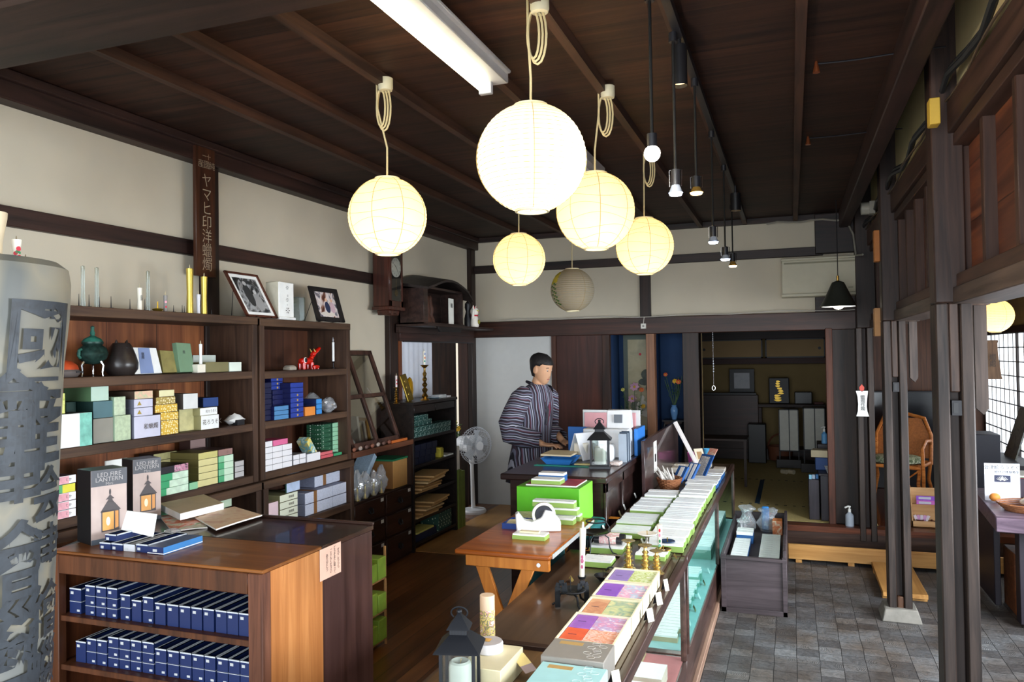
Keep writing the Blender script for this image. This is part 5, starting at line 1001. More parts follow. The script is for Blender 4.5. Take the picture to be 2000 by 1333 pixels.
q = PX(830, 783, -3.0); candlestick((-3.0, q.y, ZU), PX(830, 713, -3.0).z-ZU, 1.2, 'tall turned brass candlestick on the black shelf unit')
g = PX(828.5, 713, -3.0); o = candle(828.5, 713, 686, -3.0, PX(830, 713, -3.0).z+.001, .012, IV, 'white candle painted with blue and orange flowers on the tall brass candlestick', deco=((.8, 0, .009, c_('2f5fa8')), (.5, .1, .008, c_('e0783c')), (.25, -.1, .008, c_('3f9a88'))))
q = PX(774, 783, -3.02); candlestick((-3.02, q.y, ZU), PX(774, 757, -3.02).z-ZU, .8, 'short brass candlestick beside the curtain')
candle(774, 757, 734, -3.02, PX(774, 757, -3.02).z+.001, .009, c_('e9d9d4'), 'small red and white candle on the short brass candlestick', deco=((.6, 0, .006, RED), (.3, .1, .006, RED)))
g = G(); q = PX(850, 782, -3.02); g.lathe([(0, 0), (.035, 0), (.07, .012), (.068, .014), (.0, .004)], (-3.03, q.y, ZU), c_('bcd6e4'), 24); tag(g.build('plate'), 'pale blue plate on the black shelf unit', 'plate')
sbox(858, 872, 772, 782, ZU, c_('b9bcc2'), WH, 'small white box beside the blue plate', X=-2.98, depth=.08)
sbox(873, 881, 773, 780, ZU, c_('b9bcc2'), c_('f2e9e6'), 'tiny white box at the corner of the black shelf unit', X=-2.98, depth=.06)
DT = dotted('17453f', 'cfe0d8', 70, .22)
for j, (n0, n1) in enumerate(((0, 9), (0, 9), (1, 5), (1, 4))):
    for i in range(n0, n1):
        y = 5.725+.083*i+(.01 if j % 2 else 0); dz = 1.1705+.045*j
        if j == 1 and i in (): continue
        tag(G().box(-3.1+(.02 if j < 2 else -.02), -2.965-(.03 if j > 1 else 0), y, y+.08, dz, dz+.0435, DT).build('patterned_box'), 'dark green box with white dots, %s layer, %s from the left' % (('bottom', 'second', 'third', 'top')[j], ORD[i-n0+1]), 'box', 'dotted green boxes on the black shelf unit')
for i in range(4): 
    for j in range(3): y = 5.74+.11*i+.02*j; tag(G().box(-3.15, -2.98, y, y+.10, .9405+.055*j, .9405+.055*j+.053, c_('15192c', .4)).build('dark_bundle'), 'dark navy wrapped bundle, %s layer, %s from the left' % (('bottom', 'middle', 'top')[j], ORD[i+1]), 'bundle', 'dark bundles on the black shelf unit')
tag(G().box(-3.1, -2.97, 6.26, 6.33, .9405, 1.03, c_('b5a83a', var=.2)).build('yellow_packet', None, .01), 'crumpled yellow green packet beside the dark bundles', 'packet'); tag(G().box(-3.12, -2.965, 6.35, 6.52, .9405, .952, WH).build('paper_sheet'), 'white paper lying right of the yellow packet', 'paper')
KP = ('b98f5a', 'c9a26c', 'a47c4a', 'd6b684')
for sidx, (z0, n_) in enumerate(((.7005, 6), (.4905, 5))):
    for i in range(n_):
        y = 5.76+.06*i*(1.3 if sidx else 1); a = V((-3.18, y, z0+.018*i+.001)); tag(G().add([V((X_, yy, zz)) for zz0 in (0, .014) for X_, yy, zz in ((-3.18, y, z0+.018*i+zz0), (-2.96+.01*(i % 2), y+.02, z0+.018*i+zz0), (-2.95+.01*(i % 2), y+.40-.02*i, z0+.018*i+.02*(i > 2)+zz0), (-3.18, y+.36-.02*i, z0+.018*i+.02*(i > 2)+zz0))], [(3, 2, 1, 0), (4, 5, 6, 7), (0, 1, 5, 4), (1, 2, 6, 5), (2, 3, 7, 6), (3, 0, 4, 7)], c_(KP[(i+sidx) % 4])).build('paper_bag'), 'flat brown paper bag, %s from the bottom of the %s pile' % (ORD[i+1], ('upper', 'lower')[sidx]), 'paper bag', 'brown paper bags on the black shelf unit')
for i in range(5): tag(G().box(-3.15, -2.97, 6.20+.055*i, 6.25+.055*i, .3005, .45, dotted('25493e', 'b9c4a8', 40, .25)).build('paper_bag'), 'green striped paper bag standing at the bottom right, %s from the left' % ORD[i+1], 'paper bag', 'green striped bags on the black shelf unit')
tag(G().box(-3.15, -2.97, 5.75, 6.15, .3005, .36, c_('18233f')).build('flat_box'), 'dark navy flat box on the lowest shelf of the black unit', 'box'); tag(G().box(-3.12, -2.97, 5.78, 6.10, .3605, .375, c_('d9cf72')).build('note_pad'), 'yellow note pad on the dark navy flat box', 'notepad')
g = PX(902, 1028, -2.95)
for i in range(2):
    tag(G().box(-3.10, -2.95, 6.60+.075*i, 6.67+.075*i, ZW, .78-.02*i, c_('6c7c32', var=.1)).build('tall_carton'), 'tall olive green carton on the floor by the fan, %s one' % ('left', 'right')[i], 'box')
tag(G().box(-3.25, -3.0, 6.60, 6.74, ZW+.56, 1.02, c_('e6e0d2')).build('white_box') if False else G().box(-3.08, -2.97, 6.61, 6.67, .7805, 1.0, c_('e6e0d2')).build('carton'), 'white box on the left tall olive carton', 'box')
# green rack beside the dark side cabinet
t = thing('small_rack', 'small pale wooden rack of green packets behind the dark side cabinet', 'rack', (-2.0, 3.55, ZW)); RK = wood('b07a48', 'd09c66', 'z', .5)
c = PZ(752, 1165, ZW); x1, y1 = -2.18, PX(755, 1150, -2.18).y
g = G()
for z in (.62-.02, .42, ZW+.03): g.box(x1-.25, x1, y1-.62, y1, z, z+.012, RK)
g.build('shelf', t)
for y in (y1-.62, y1-.012): g = G(); g.box(x1-.25, x1-.235, y, y+.012, ZW, .78, RK); g.box(x1-.01, x1, y, y+.012, ZW, .78, RK); g.build('upright', t)
for j, z in enumerate((.612, .432, ZW+.042)):
    for i in range(6): tag(G().box(x1-.2, x1+.012, y1-.60+.098*i, y1-.60+.098*i+.088, z+.001, z+.10+.02*((i+j) % 2), c_('8aa83a', var=.12), xp=c_('93b444', var=.1)).build('green_packet', None, .004), 'green packet on the small rack, %s shelf, %s from the left' % (('top', 'middle', 'bottom')[j], ORD[i+1]), 'packet', 'green packets on the small rack')
# --- things on the wall: plank sign, clock, shrine and cat
t = thing('sign_board', 'tall narrow wooden sign board with carved vertical characters on the left wall', 'sign', (-3.23, 3.8, 2.34)); SB = wood('2a150d', '4f2c1a', 'z', .4)
y0, y1, z0, z1 = PX(384, 538, -3.2).y, PX(422, 543, -3.2).y, PX(384, 538, -3.2).z, PX(388, 283, -3.2).z
g = G(); g.box(-3.225, -3.2, y0, y1, z0, z1, SB); g.build('board', t, .003)
g = G(); g.box(-3.26, -3.225, (y0+y1)/2-.02, (y0+y1)/2+.02, z0+.1, z1-.05, DK); g.build('back_batten', t)
SC_ = c_('a08f78'); yc = (y0+y1)/2+.005; H_ = z1-z0
for k, ch in enumerate('ヤマヒ印洋蠟燭'): text(ch, .088, frame_of((-3.1985, yc, z0+H_*(.735-.108*k)), (0, 1, 0), (0, 0, 1)), SC_, t, sx=.95, bold=-.008)
for k, ch in enumerate('産國純'): text(ch, .05, frame_of((-3.1985, yc+(k-1)*.045, z0+H_*.86), (0, 1, 0), (0, 0, 1)), SC_, t, bold=-.01)
text('一十', .035, frame_of((-3.1985, yc, z0+H_*.925), (0, 1, 0), (0, 0, 1)), SC_, t)
# wall clock
y0, y1 = 5.60, 5.83; zb, zt = 2.27, 2.80; t = thing('wall_clock', 'old wooden pendulum wall clock with a white dial', 'clock', (-3.18, 5.71, zb-.1)); CW_ = wood('2c120c', '54281c', 'z', .35, coat=.3)
g = G(); g.box(-3.26, -3.11, y0, y1, zb, zt, CW_); g.build('case', t, .004)
g = G(); g.box(-3.26, -3.09, y0-.02, y1+.02, zb-.03, zb, CW_); g.prism([(-.09, 0), (.09, 0), (.07, -.04), (.035, -.04), (.02, -.025), (-.02, -.025), (-.035, -.04), (-.07, -.04)], .12, CW_, frame_of((-3.24, (y0+y1)/2, zb-.03), (0, 1, 0), (0, 0, 1))); g.box(-3.26, -3.09, y0-.02, y1+.02, zt, zt+.03, CW_); g.build('moulding', t, .003)
g = G(); g.box(-3.112, -3.108, y0+.035, y1-.035, zb+.05, zt-.03, c_('14100e')); g.box(-3.11, -3.10, y0, y0+.035, zb, zt, CW_); g.box(-3.11, -3.10, y1-.035, y1, zb, zt, CW_); g.box(-3.11, -3.10, y0, y1, zb, zb+.05, CW_); g.build('door_frame', t, .002)
cy, cz = (y0+y1)/2, 2.60
g = G(); g.cyl((-3.108, cy, cz), (-3.102, cy, cz), .082, c_('efeee8'), n=32); g.build('dial', t)
for k in range(12): a = PI/2-2*PI*k/12; text('12 1 2 3 4 5 6 7 8 9 10 11'.split()[k], .024, frame_of((-3.1012, cy+.066*math.cos(a), cz+.066*math.sin(a)), (0, 1, 0), (0, 0, 1)), BLK, t, name='numeral')
for nm, a, l, w_ in (('hour_hand', R(142), .042, .006), ('minute_hand', R(-52), .062, .004)):
    g = G(); g.prism([(0, -w_/2), (l, -w_/4), (l, w_/4), (0, w_/2)], .001, BLK, frame_of((-3.1008, cy, cz), (0, math.cos(a), math.sin(a)), (0, -math.sin(a), math.cos(a)))); g.build(nm, t)
g = G(); g.cyl((-3.104, cy, 2.50), (-3.104, cy, 2.40), .003, GOLD, n=6); g.cyl((-3.105, cy, 2.385), (-3.101, cy, 2.385), .028, GOLD, n=20); g.build('pendulum', t)
G().quad((-3.0995, y0+.034, zb+.05), (-3.0995, y1-.034, zb+.05), (-3.0995, y1-.034, zt-.03), (-3.0995, y0+.034, zt-.03), glass('f0f0ea', .02, .06)).build('glass_pane', t, fix=False)
# household shrine on its shelf
SHB = wood('1e1310', '382722', 'y', .4)
g = G(); g.box(-3.24, -2.93, 5.95, 7.50, 2.115, 2.135, SHB); g.box(-3.24, -3.20, 5.95, 7.50, 2.06, 2.115, SHB); g.prism([(0, 0), (.55, 0), (.50, -.04), (.05, -.05)], .02, c_('15100f'), frame_of((-2.95, 6.15, 2.115), (0, 1, 0), (0, 0, 1))); tag(g.build('altar_shelf', None, .002), 'dark wooden shelf over the doorway carrying the small shrine', 'shelf')
t = thing('household_shrine', 'dark wooden miniature house shrine with a curved roof', 'shrine', (-3.08, 6.35, 2.136)); y0, y1 = 6.0, 6.85; CA = wood('1d1311', '3d2a24', 'y', .4)
g = G(); g.box(-3.24, -3.22, y0, y1, 2.136, 2.47, CA); g.box(-3.24, -2.99, y0, y0+.02, 2.136, 2.47, CA); g.box(-3.24, -2.99, y1-.02, y1, 2.136, 2.47, CA); g.box(-3.24, -2.99, y0, y1, 2.45, 2.47, CA); g.box(-3.24, -2.97, y0, y1, 2.136, 2.15, CA); g.box(-3.24, -3.0, y0+.02, y0+.10, 2.15, 2.45, CA); g.build('body', t, .002)
g = G(); rings = []
for i in range(9):
    u = i/8; y = y0-.05+(y1-y0+.14)*u; z = 2.48+.10*math.sin(PI*u)**1.3-.05*(u > .9)*(u-.9)*10; rings.append([V((-3.26, y, z)), V((-2.92, y, z-.05)), V((-2.92, y, z-.03)), V((-3.26, y, z+.03))])
g.loft(rings, wood('1b1513', '3a302c', 'y', .5)); g.build('roof', t)
g = G(); CV = c_('4a2c20', var=.3)
for k, (yy, s) in enumerate(((6.28, 1), (6.34, .8))): g.loft([[V((-3.10+.05*math.cos(a)*r_, yy+.06*math.sin(a)*r_*s, 2.15+.26*u)) for a in [2*PI*j/10 for j in range(10)]] for u, r_ in ((0, 1), (.15, .9), (.3, .6), (.5, .75), (.65, .5), (.8, .45), (.92, .4), (1, .1))], CV)
g.build('carved_figure', t)
g = G(); g.box(-3.06, -3.05, 6.66, 6.76, 2.151, 2.40, PAPER); g.build('paper_tablet', t); text('蝋', .05, frame_of((-3.0485, 6.71, 2.33), (0, 1, 0), (0, 0, 1)), BLK, t)
# beckoning cat
c = V((-3.0, PX(927, 640, -3.0).y, 2.1365)); t = thing('beckoning_cat', 'white beckoning cat figurine with red ears and a gold coin', 'figurine', c); CT_ = c_('efe9dc', .3, var=.02)
q = lambda a, b, z: c+V((a, b, z))
g = G(); g.loft([[q(.045*s*math.cos(a), .05*s*math.sin(a), z) for a in [2*PI*j/18 for j in range(18)]] for z, s in ((0, .8), (.015, 1), (.06, .95), (.10, .75), (.115, .6), (.13, .75), (.15, .95), (.175, .9), (.195, .6), (.205, .1))], CT_)
g.build('body', t)
for s in (-1, 1):
    g = G(); g.cyl(q(0, s*.028, .188), q(.004, s*.036, .222), .015, CT_, r2=.002, n=10); e = g.build('ear', t); G().cyl(q(.008, s*.028, .19), q(.01, s*.034, .213), .010, RED, r2=.001, n=8).build('inner_ear', e)
    g = G(); g.ball(q(.039, s*.017, .168), .007, c_('d8e04a')); g.ball(q(.045, s*.017, .168), .004, BLK); g.build('eye', t)
g = G(); g.ball(q(.043, 0, .155), .005, RED); g.build('nose', t)
g = G(); g.tube([q(0, -.045, .09), q(.01, -.062, .12), q(.015, -.062, .165), q(.02, -.058, .18)], [.016, .014, .013, .012], CT_, 10); g.build('raised_paw', t)
g = G(); g.lathe([(.034, .112), (.038, .12), (.034, .126)], c, RED, 18); g.build('collar', t)
g = G(); g.lathe([(.0, 0), (.026, 0), (.024, .004), (0, .005)], q(.044, .008, .055), c_('c9a83a', .3, metal=.8), 18, False, (1, 0, 0)); g.lathe([(.0, 0), (.018, 0), (0, .001)], q(.0495, .008, .055), c_('8a9a2c'), 16, False, (1, 0, 0)); g.build('coin', t)
g = G(); c2 = c+V((-.06, -.03, 0)); g.loft([[c2+V((.04*s*math.cos(a), .045*s*math.sin(a), z)) for a in [2*PI*j/14 for j in range(14)]] for z, s in ((0, .9), (.09, .9), (.16, .5), (.20, .75), (.24, .7), (.27, .1))], BLK); tag(g.build('cat_figurine'), 'black cat figurine hidden behind the white beckoning cat', 'figurine')
# curtain in the doorway and what shows beyond it
rings = []; 
for i in range(25): u = i/24; rings.append([V((-3.288+.006*math.sin(u*40), 6.13+.62*u, z)) for z in (1.99, 1.4, 1.02)])
g = G(); g.loft(rings, M('d5d8e2', .9, var=.03), False, False); o = tag(g.build('curtain', fix=False), 'thin white curtain hanging in the left doorway', 'curtain')
g = G(); g.cyl((-3.25, 6.1, 1.99), (-3.25, 7.68, 1.99), .008, BLK); tag(g.build('curtain_rod'), 'thin dark rod across the top of the left doorway', 'rod')
# ================================================================== GOODS IN THE MIDDLE
def open_box(x0, x1, y0, y1, z0, z1, side, rim, inside, label, name='candle_box', cat='candle box', group=None, tagm=None, w=.004, content=None):
    g = G(); d = .006
    g.box(x0, x1, y0, y0+w, z0, z1, side, zp=rim); g.box(x0, x1, y1-w, y1, z0, z1, side, zp=rim); g.box(x0, x0+w, y0+w, y1-w, z0, z1, side, zp=rim); g.box(x1-w, x1, y0+w, y1-w, z0, z1, side, zp=rim)
    g.box(x0+w, x1-w, y0+w, y1-w, z0, z0+d, inside); o = g.build(name); tag(o, label, cat, group)
    if rim != side: g = G(); [g.box(*a, z1-.004, z1+.0006, rim) for a in ((x0-.0005, x1+.0005, y0-.0005, y0+w), (x0-.0005, x1+.0005, y1-w, y1+.0005), (x0-.0005, x0+w, y0, y1), (x1-w, x1+.0005, y0, y1))]; g.build('rim', o)
    if content: g = G(); content(g, x0+w, x1-w, y0+w, y1-w, z0+d, z1); g.build('contents', o)
    if tagm: G().box(x0+.006, x0+.02, y0-.0009, y0-.0002, z1-.022, z1-.012, tagm).build('price_sticker', o)
    return o
NB, NI, RIMM, STK = c_('17295a', .5), c_('171824'), c_('ccd3da'), c_('c3c7ca')
def sticks(g, x0, x1, y0, y1, z0, z1):
    n = 2
    for i in range(n): x = x0+(x1-x0)*(i+.5)/n; g.cyl((x, y0+.02, z0+.006), (x, y1-.02, z0+.006), .005, c_('6b5348'), n=6)
cols = [(-2.625, .058, 2, 1), (-2.545, .048, 3, 0), (-2.490, .048, 3, 0), (-2.435, .048, 3, 0), (-2.370, .046, 2, 0), (-2.315, .044, 1, 0), (-2.262, .048, 2, 0), (-2.205, .048, 1, 0), (-2.148, .05, 1, 0), (-2.092, .048, 1, 0), (-2.038, .046, 1, 0), (-1.985, .046, 1, 0), (-1.93, .046, 1, 0), (-1.88, .046, 1, 0), (-1.83, .046, 1, 0)]
NGR = 'navy boxes in the wooden cabinet'
def navy_rows(z, cols, sh, yf, nm):
    for i, (x, w_, n, k) in enumerate(cols):
        zz = z+.0006
        for j in range(n):
            h = {3: .037, 2: .047, 1: .078}[n]; hh = h
            lab = 'navy box, %s cabinet shelf, %s stack from left, %s' % (nm, ORD[i+1], 'open topmost box' if j == n-1 else ('lowest' if j == 0 else 'middle'))
            if j < n-1:
                g = G(); g.box(x, x+w_, yf, yf+.22, zz, zz+hh-.0008, NB, zp=RIMM); g.box(x-.0004, x+w_+.0004, yf-.0004, yf+.22, zz+hh-.003, zz+hh-.0015, RIMM); o = tag(g.build('candle_box'), lab, 'candle box', NGR)
                G().box(x+w_-.02, x+w_-.006, yf-.001, yf-.0004, zz+.008, zz+.016, STK).build('price_sticker', o)
            else: open_box(x, x+w_, yf, yf+.22, zz, zz+hh, NB, RIMM, NI, lab, group=NGR, tagm=STK, content=sticks)
            zz += hh+.0006
navy_rows(.885, cols, 1, 2.205, 'upper')
cols2 = [(-2.60, .05, 1, 0), (-2.545, .048, 2, 0), (-2.492, .048, 2, 0), (-2.437, .05, 3, 0), (-2.382, .05, 3, 0), (-2.327, .05, 3, 0), (-2.270, .052, 3, 0), (-2.210, .05, 2, 0), (-2.152, .05, 2, 0), (-2.095, .05, 2, 0), (-2.04, .05, 2, 0), (-1.985, .046, 2, 0), (-1.93, .046, 2, 0), (-1.88, .046, 2, 0), (-1.83, .046, 2, 0)]
navy_rows(.70, cols2, 1, 2.21, 'lower')
for i in range(7):
    x = -2.42+.095*i
    for j in range(2 if i % 3 else 3): tag(G().box(x, x+.08, 2.43, 2.495, .8856+.034*j, .8856+.034*j+.033, NB, zp=RIMM).build('candle_box'), 'navy box in the back row of the upper cabinet shelf, %s from the left, %s' % (ORD[i+1], ('lowest', 'second', 'third')[j]), 'candle box', NGR)
# on the cabinet: two lantern cartons
def turned_box(P, u, W_, D_, H_, mf, ms, name, label, cat, z0=None, top=None):
    u = V((u[0], u[1], 0)).normalized(); v = V((-u.y, u.x, 0)); P = V(P); g = G(); T = Matrix(((u.x, v.x, 0, P.x), (u.y, v.y, 0, P.y), (0, 0, 1, P.z), (0, 0, 0, 1))); g.T = T
    g.box(0, W_, 0, D_, .0006, H_, ms, ym=mf, zp=top or ms); o = g.build(name, None, .001); tag(o, label, cat); return o, T
P1 = PZ(178, 1067, ZT); P2 = PZ(260, 1024, ZT); GRY = c_('585a60'); PKB = blot(('c9b4aa', 'bca79f', 'd2c0b8'), 4); SL = c_('50494a')
for P_, u, W_, nm in ((P1, (.30, .954), .14, 'nearer'), (P2, (.34, .94), .125, 'farther')):
    H_ = .29 if nm == 'nearer' else .28
    o, T = turned_box(P_, u, W_, .12 if nm == 'nearer' else .11, H_, PKB, c_('161719', .4), 'lantern_carton', 'black and grey carton printed with a glowing lantern, %s of two on the cabinet' % nm, 'box')
    F_ = T @ Matrix(((1, 0, 0, 0), (0, 0, 1, -.0008), (0, 1, 0, 0), (0, 0, 0, 1)))   # front plane: local x right, y up
    def fp(g, pts, m, k=1): g.add([F_ @ V((x, y, -.0002*k)) for x, y in pts], [tuple(range(len(pts)))], m)
    g = G(); fp(g, ((0, H_*.78), (W_, H_*.78), (W_, H_), (0, H_)), GRY); g.build('printed_band', o, fix=False); g = G(); fp(g, ((0, 0), (W_, 0), (W_, .02), (0, .02)), c_('5c6570')); g.build('printed_strip', o, fix=False)
    TT = T @ Matrix(((1, 0, 0, 0), (0, 0, -1, -.0012), (0, 1, 0, 0), (0, 0, 0, 1)))
    for k, (s, sz, yy) in enumerate((('LED FIRE', .024, .93), ('LANTERN', .024, .865), ('Mini', .017, .805))): text(s, sz, TT @ Matrix.Translation((W_/2, H_*yy, 0)), c_('a9a5a4'), o, bold=.006 if k < 2 else 0, sx=1.02)
    cx = W_*.52; b0, b1 = .045, H_*.44; g = G()
    fp(g, ((cx-.034, b0), (cx+.036, b0), (cx+.036, b1), (cx-.034, b1)), SL, 2); fp(g, ((cx-.038, b1-.005), (cx+.042, b1-.002), (cx+.012, b1+.035), (cx-.012, b1+.035)), SL, 2); fp(g, ((cx-.012, b1+.033), (cx+.012, b1+.033), (cx+.008, b1+.045), (cx-.006, b1+.045)), SL, 2); fp(g, ((cx-.017, b1+.043), (cx+.017, b1+.045), (cx, b1+.062)), SL, 2)
    fp(g, [(cx+.004*math.cos(a), b1+.072+.013*math.sin(a)) for a in [2*PI*j/12 for j in range(12)]], SL, 2); g.build('printed_lantern', o, fix=False)
    g = G(); fp(g, ((cx-.030, b0+.005), (cx+.014, b0+.005), (cx+.014, b1-.006), (cx-.030, b1-.006)), c_('e9a95c', var=.12, scale=12), 3); fp(g, ((cx+.019, b0+.008), (cx+.032, b0+.012), (cx+.032, b1-.006), (cx+.019, b1-.006)), c_('dd9a55'), 3); g.build('printed_light', o, fix=False)
    g = G(); fp(g, [(cx-.008+.008*math.cos(a), b0+.04+.018*math.sin(a)) for a in [2*PI*j/12 for j in range(12)]], c_('fff3cc'), 4); g.build('printed_flame', o, fix=False)
# row of open navy boxes on the cabinet top
u = V((.78, -.02, 0))
for i, (x, h, op) in enumerate(((-2.505, .026, 1), (-2.448, .026, 1), (-2.390, .026, 2), (-2.330, .03, 1), (-2.272, .028, 0))):
    y = 2.235+.002*i
    if op: open_box(x, x+.055, y, y+.20, ZT+.0006, ZT+h, c_('c9cbd0') if op == 2 else NB, RIMM, c_('e8e4dc'), ('open navy box on the cabinet top, leftmost of the row', 'open navy box on the cabinet top, second in the row', 'open pale grey box of candles in the middle of the cabinet top row', 'open navy box on the cabinet top, just left of the closed blue one')[i], tagm=STK, content=sticks)
    else: g = G(); g.box(x+.005, x+.08, y-.01, y+.19, ZT+.0006, ZT+h, NB, zp=c_('1d3f73', .35), xp=c_('3d7fbe', .4)); g.box(x+.004, x+.0805, y-.0105, y+.1905, ZT+.003, ZT+.006, WHITE); o = tag(g.build('candle_box'), 'closed blue box at the right end of the cabinet top row', 'candle box'); G().box(x+.03, x+.05, y-.011, y-.0106, ZT+.01, ZT+.02, STK).build('price_sticker', o)
open_box(-2.505, -2.45, 2.26, 2.43, ZT+.0275, ZT+.052, NB, RIMM, c_('d8cfc0'), 'open navy box stacked on the leftmost box of the cabinet top row', tagm=STK, content=sticks)
g = G(); g.add([V(v) for v in ((-2.50, 2.33, ZT+.054), (-2.36, 2.35, ZT+.030), (-2.36, 2.37, ZT+.115), (-2.49, 2.35, ZT+.125), (-2.50, 2.334, ZT+.054), (-2.36, 2.354, ZT+.030), (-2.36, 2.374, ZT+.115), (-2.49, 2.354, ZT+.125))], [(0, 1, 2, 3), (7, 6, 5, 4), (0, 1, 5, 4), (1, 2, 6, 5), (2, 3, 7, 6), (3, 0, 4, 7)], WHITE); tag(g.build('price_card'), 'white written card standing in the open navy boxes', 'card')
def sheet(q, z, th, m, label, name='magazine', cat='magazine', edge=None, bend=0):
    """flat thing on a surface: four pixel corners on height z"""
    P = [PZ(x, y, z+th) for x, y in q]; g = G(); N_ = 6; top = []; 
    def at(u, v): p = P[0].lerp(P[1], u).lerp(P[3].lerp(P[2], u), v); p.z = z+th+bend*math.sin(PI*u)*(.5+.5*v); return p
    for j in range(N_+1): u = j/N_; a, b = at(u, 0), at(u, 1); top.append([V((a.x, a.y, a.z-th+.0008)), V((b.x, b.y, b.z-th+.0008)), b, a])
    n0 = len(g.f); g.loft(top, edge or c_('ece8de'))
    for k in range(N_): g.m[4*k+2] = g.mi(m)
    return tag(g.build(name), label, cat)
sheet(((352, 1004), (437, 983), (398, 966), (310, 984)), ZT+.022, .03, c_('c2b091', var=.06), 'thick book with a tan cover lying on the dark cabinet', 'book', 'book', WHITE)
sheet(((422, 1034), (512, 1006), (458, 990), (380, 1010)), ZT+.011, .007, blot(('d8a884', 'e3c8a8', 'c98a70'), 9), 'magazine with an orange-pink cover at the right of the pile', bend=.004)
sheet(((335, 1038), (405, 1030), (385, 1003), (312, 1008)), ZT, .006, blot(('e9e2d6', 'e0662e', 'f0ead8', '8fae6a'), 14), 'open white magazine with an orange circle printed on it', bend=.004)
sheet(((395, 1010), (445, 1000), (425, 985), (380, 995)), ZT, .004, blot(('dcd8d4', '4a5a7a', 'd7a0a0'), 16), 'leaflet with colour pictures under the orange-pink magazine', 'leaflet', 'leaflet')
crinkle(335, 1045, -2.40, ZT, .08, .03, 'small flat clear bag behind the closed blue box', seed=31, d=.03)

# ---- giant candle pillar at the left edge
pc = PD(-92, 705, 1.52); ck = 1.52/F; r_at = lambda z: ck*(202-135*min(1, max(0, (1.98-z)/1.1))**.55*.34-18*min(1, max(0, (1.3-z))))
ztop = zat(pc.x, pc.y, 512); prof = [(0, 0), (r_at(0), 0)]+[(r_at(ztop*k/30), ztop*k/30) for k in range(1, 28)]+[(ck*198, ztop-.11), (ck*201, ztop-.04), (ck*197, ztop-.012), (ck*180, ztop+.002), (0.01, ztop)]
PW = blot(('626460', '878170', '737572', '908872'), 3.2)
t = thing('candle_pillar', 'giant weathered candle shaped wooden pillar with black brushed characters at the left edge', 'pillar', (pc.x, pc.y, 0))
g = G(); n0 = 64; ph = [rnd.random()*6 for _ in range(4)]
rings = [[V((pc.x+r*(1+.006*math.sin(3*a+z*3)+.004*math.sin(9*a+ph[0]+z*7))*math.cos(a), pc.y+r*(1+.006*math.sin(3*a+z*3)+.004*math.sin(9*a+ph[0]+z*7))*math.sin(a), z)) for a in [2*PI*j/n0 for j in range(n0)]] for r, z in prof[1:]]
g.loft(rings, PW); g.build('trunk', t)
a0 = math.atan2(CAM.y-pc.y, CAM.x-pc.x); INK = blot(('1d2024', '2b3138', '343b43'), 26)
def brush(ch, th, z, size, sx=1.0):
    def wr(p):
        zz = z+p.y; r = r_at(zz)*1.012+.0035; a = a0+th+p.x/r; return V((pc.x+r*math.cos(a), pc.y+r*math.sin(a), zz))
    text(ch, size, None, INK, t, 'brushed_character', wrap=wr, sx=sx, bold=.02)
for k, ch in enumerate('國産'): brush(ch, R(46), ztop-.17-.165*k, .17, 1.0)
for k, ch in enumerate('会津繪蠟燭會津'): brush(ch, R(58), ztop-.47-.115*k, .115, .95)
for k, ch in enumerate('會津繪蠟燭繪蠟'): brush(ch, R(28), ztop-.30-.145*k, .16, 1.0)
def tcandle(px, yb, yt, rp, dep, label, m=IV, deco=None, base=ztop):
    p = PD(px, yb, dep); k = dep/F; h = (yb-yt)*k; g = G(); g.lathe([(0, 0), (rp*.72*k, 0), (rp*.74*k, h*.3), (rp*k, h*.85), (rp*1.02*k, h*.97), (0, h)], (p.x, p.y, base+.003), m, 18); o = tag(g.build('candle'), label, 'candle'); G().cyl((p.x, p.y, base+h), (p.x, p.y, base+h+9*k), 1.8*k, c_('8a7a5c'), r2=.6*k).build('wick', o)
    if deco:
        for (u_, v_, s, m2) in deco:
            rr = rp*k*(.74+.26*v_)+.0006; aa = a0+.25+u_; g = G(); g.add([V((p.x+rr*math.cos(aa+s*k*math.cos(b)/rr), p.y+rr*math.sin(aa+s*k*math.cos(b)/rr), base+h*v_+s*k*math.sin(b))) for b in [2*PI*j/9 for j in range(9)]], [tuple(range(9))], m2); g.build('painted_flower', o, fix=False)
tcandle(32, 508, 471, 9, 1.50, 'flared white candle painted with red flowers on top of the giant pillar', deco=((.2, .55, 5, RED), (-.5, .3, 4, RED), (.5, .12, 5, RED), (-.1, .38, 3.5, GRN), (-.3, .08, 4, GRN), (.5, .35, 3, GRN)))
tcandle(50, 510, 503, 6.5, 1.55, 'tiny ivory candle beside the painted one on the giant pillar')
tcandle(-22, 506, 420, 31, 1.45, 'large cream candle cut off by the left edge of the picture', m=c_('dcc9a8'))

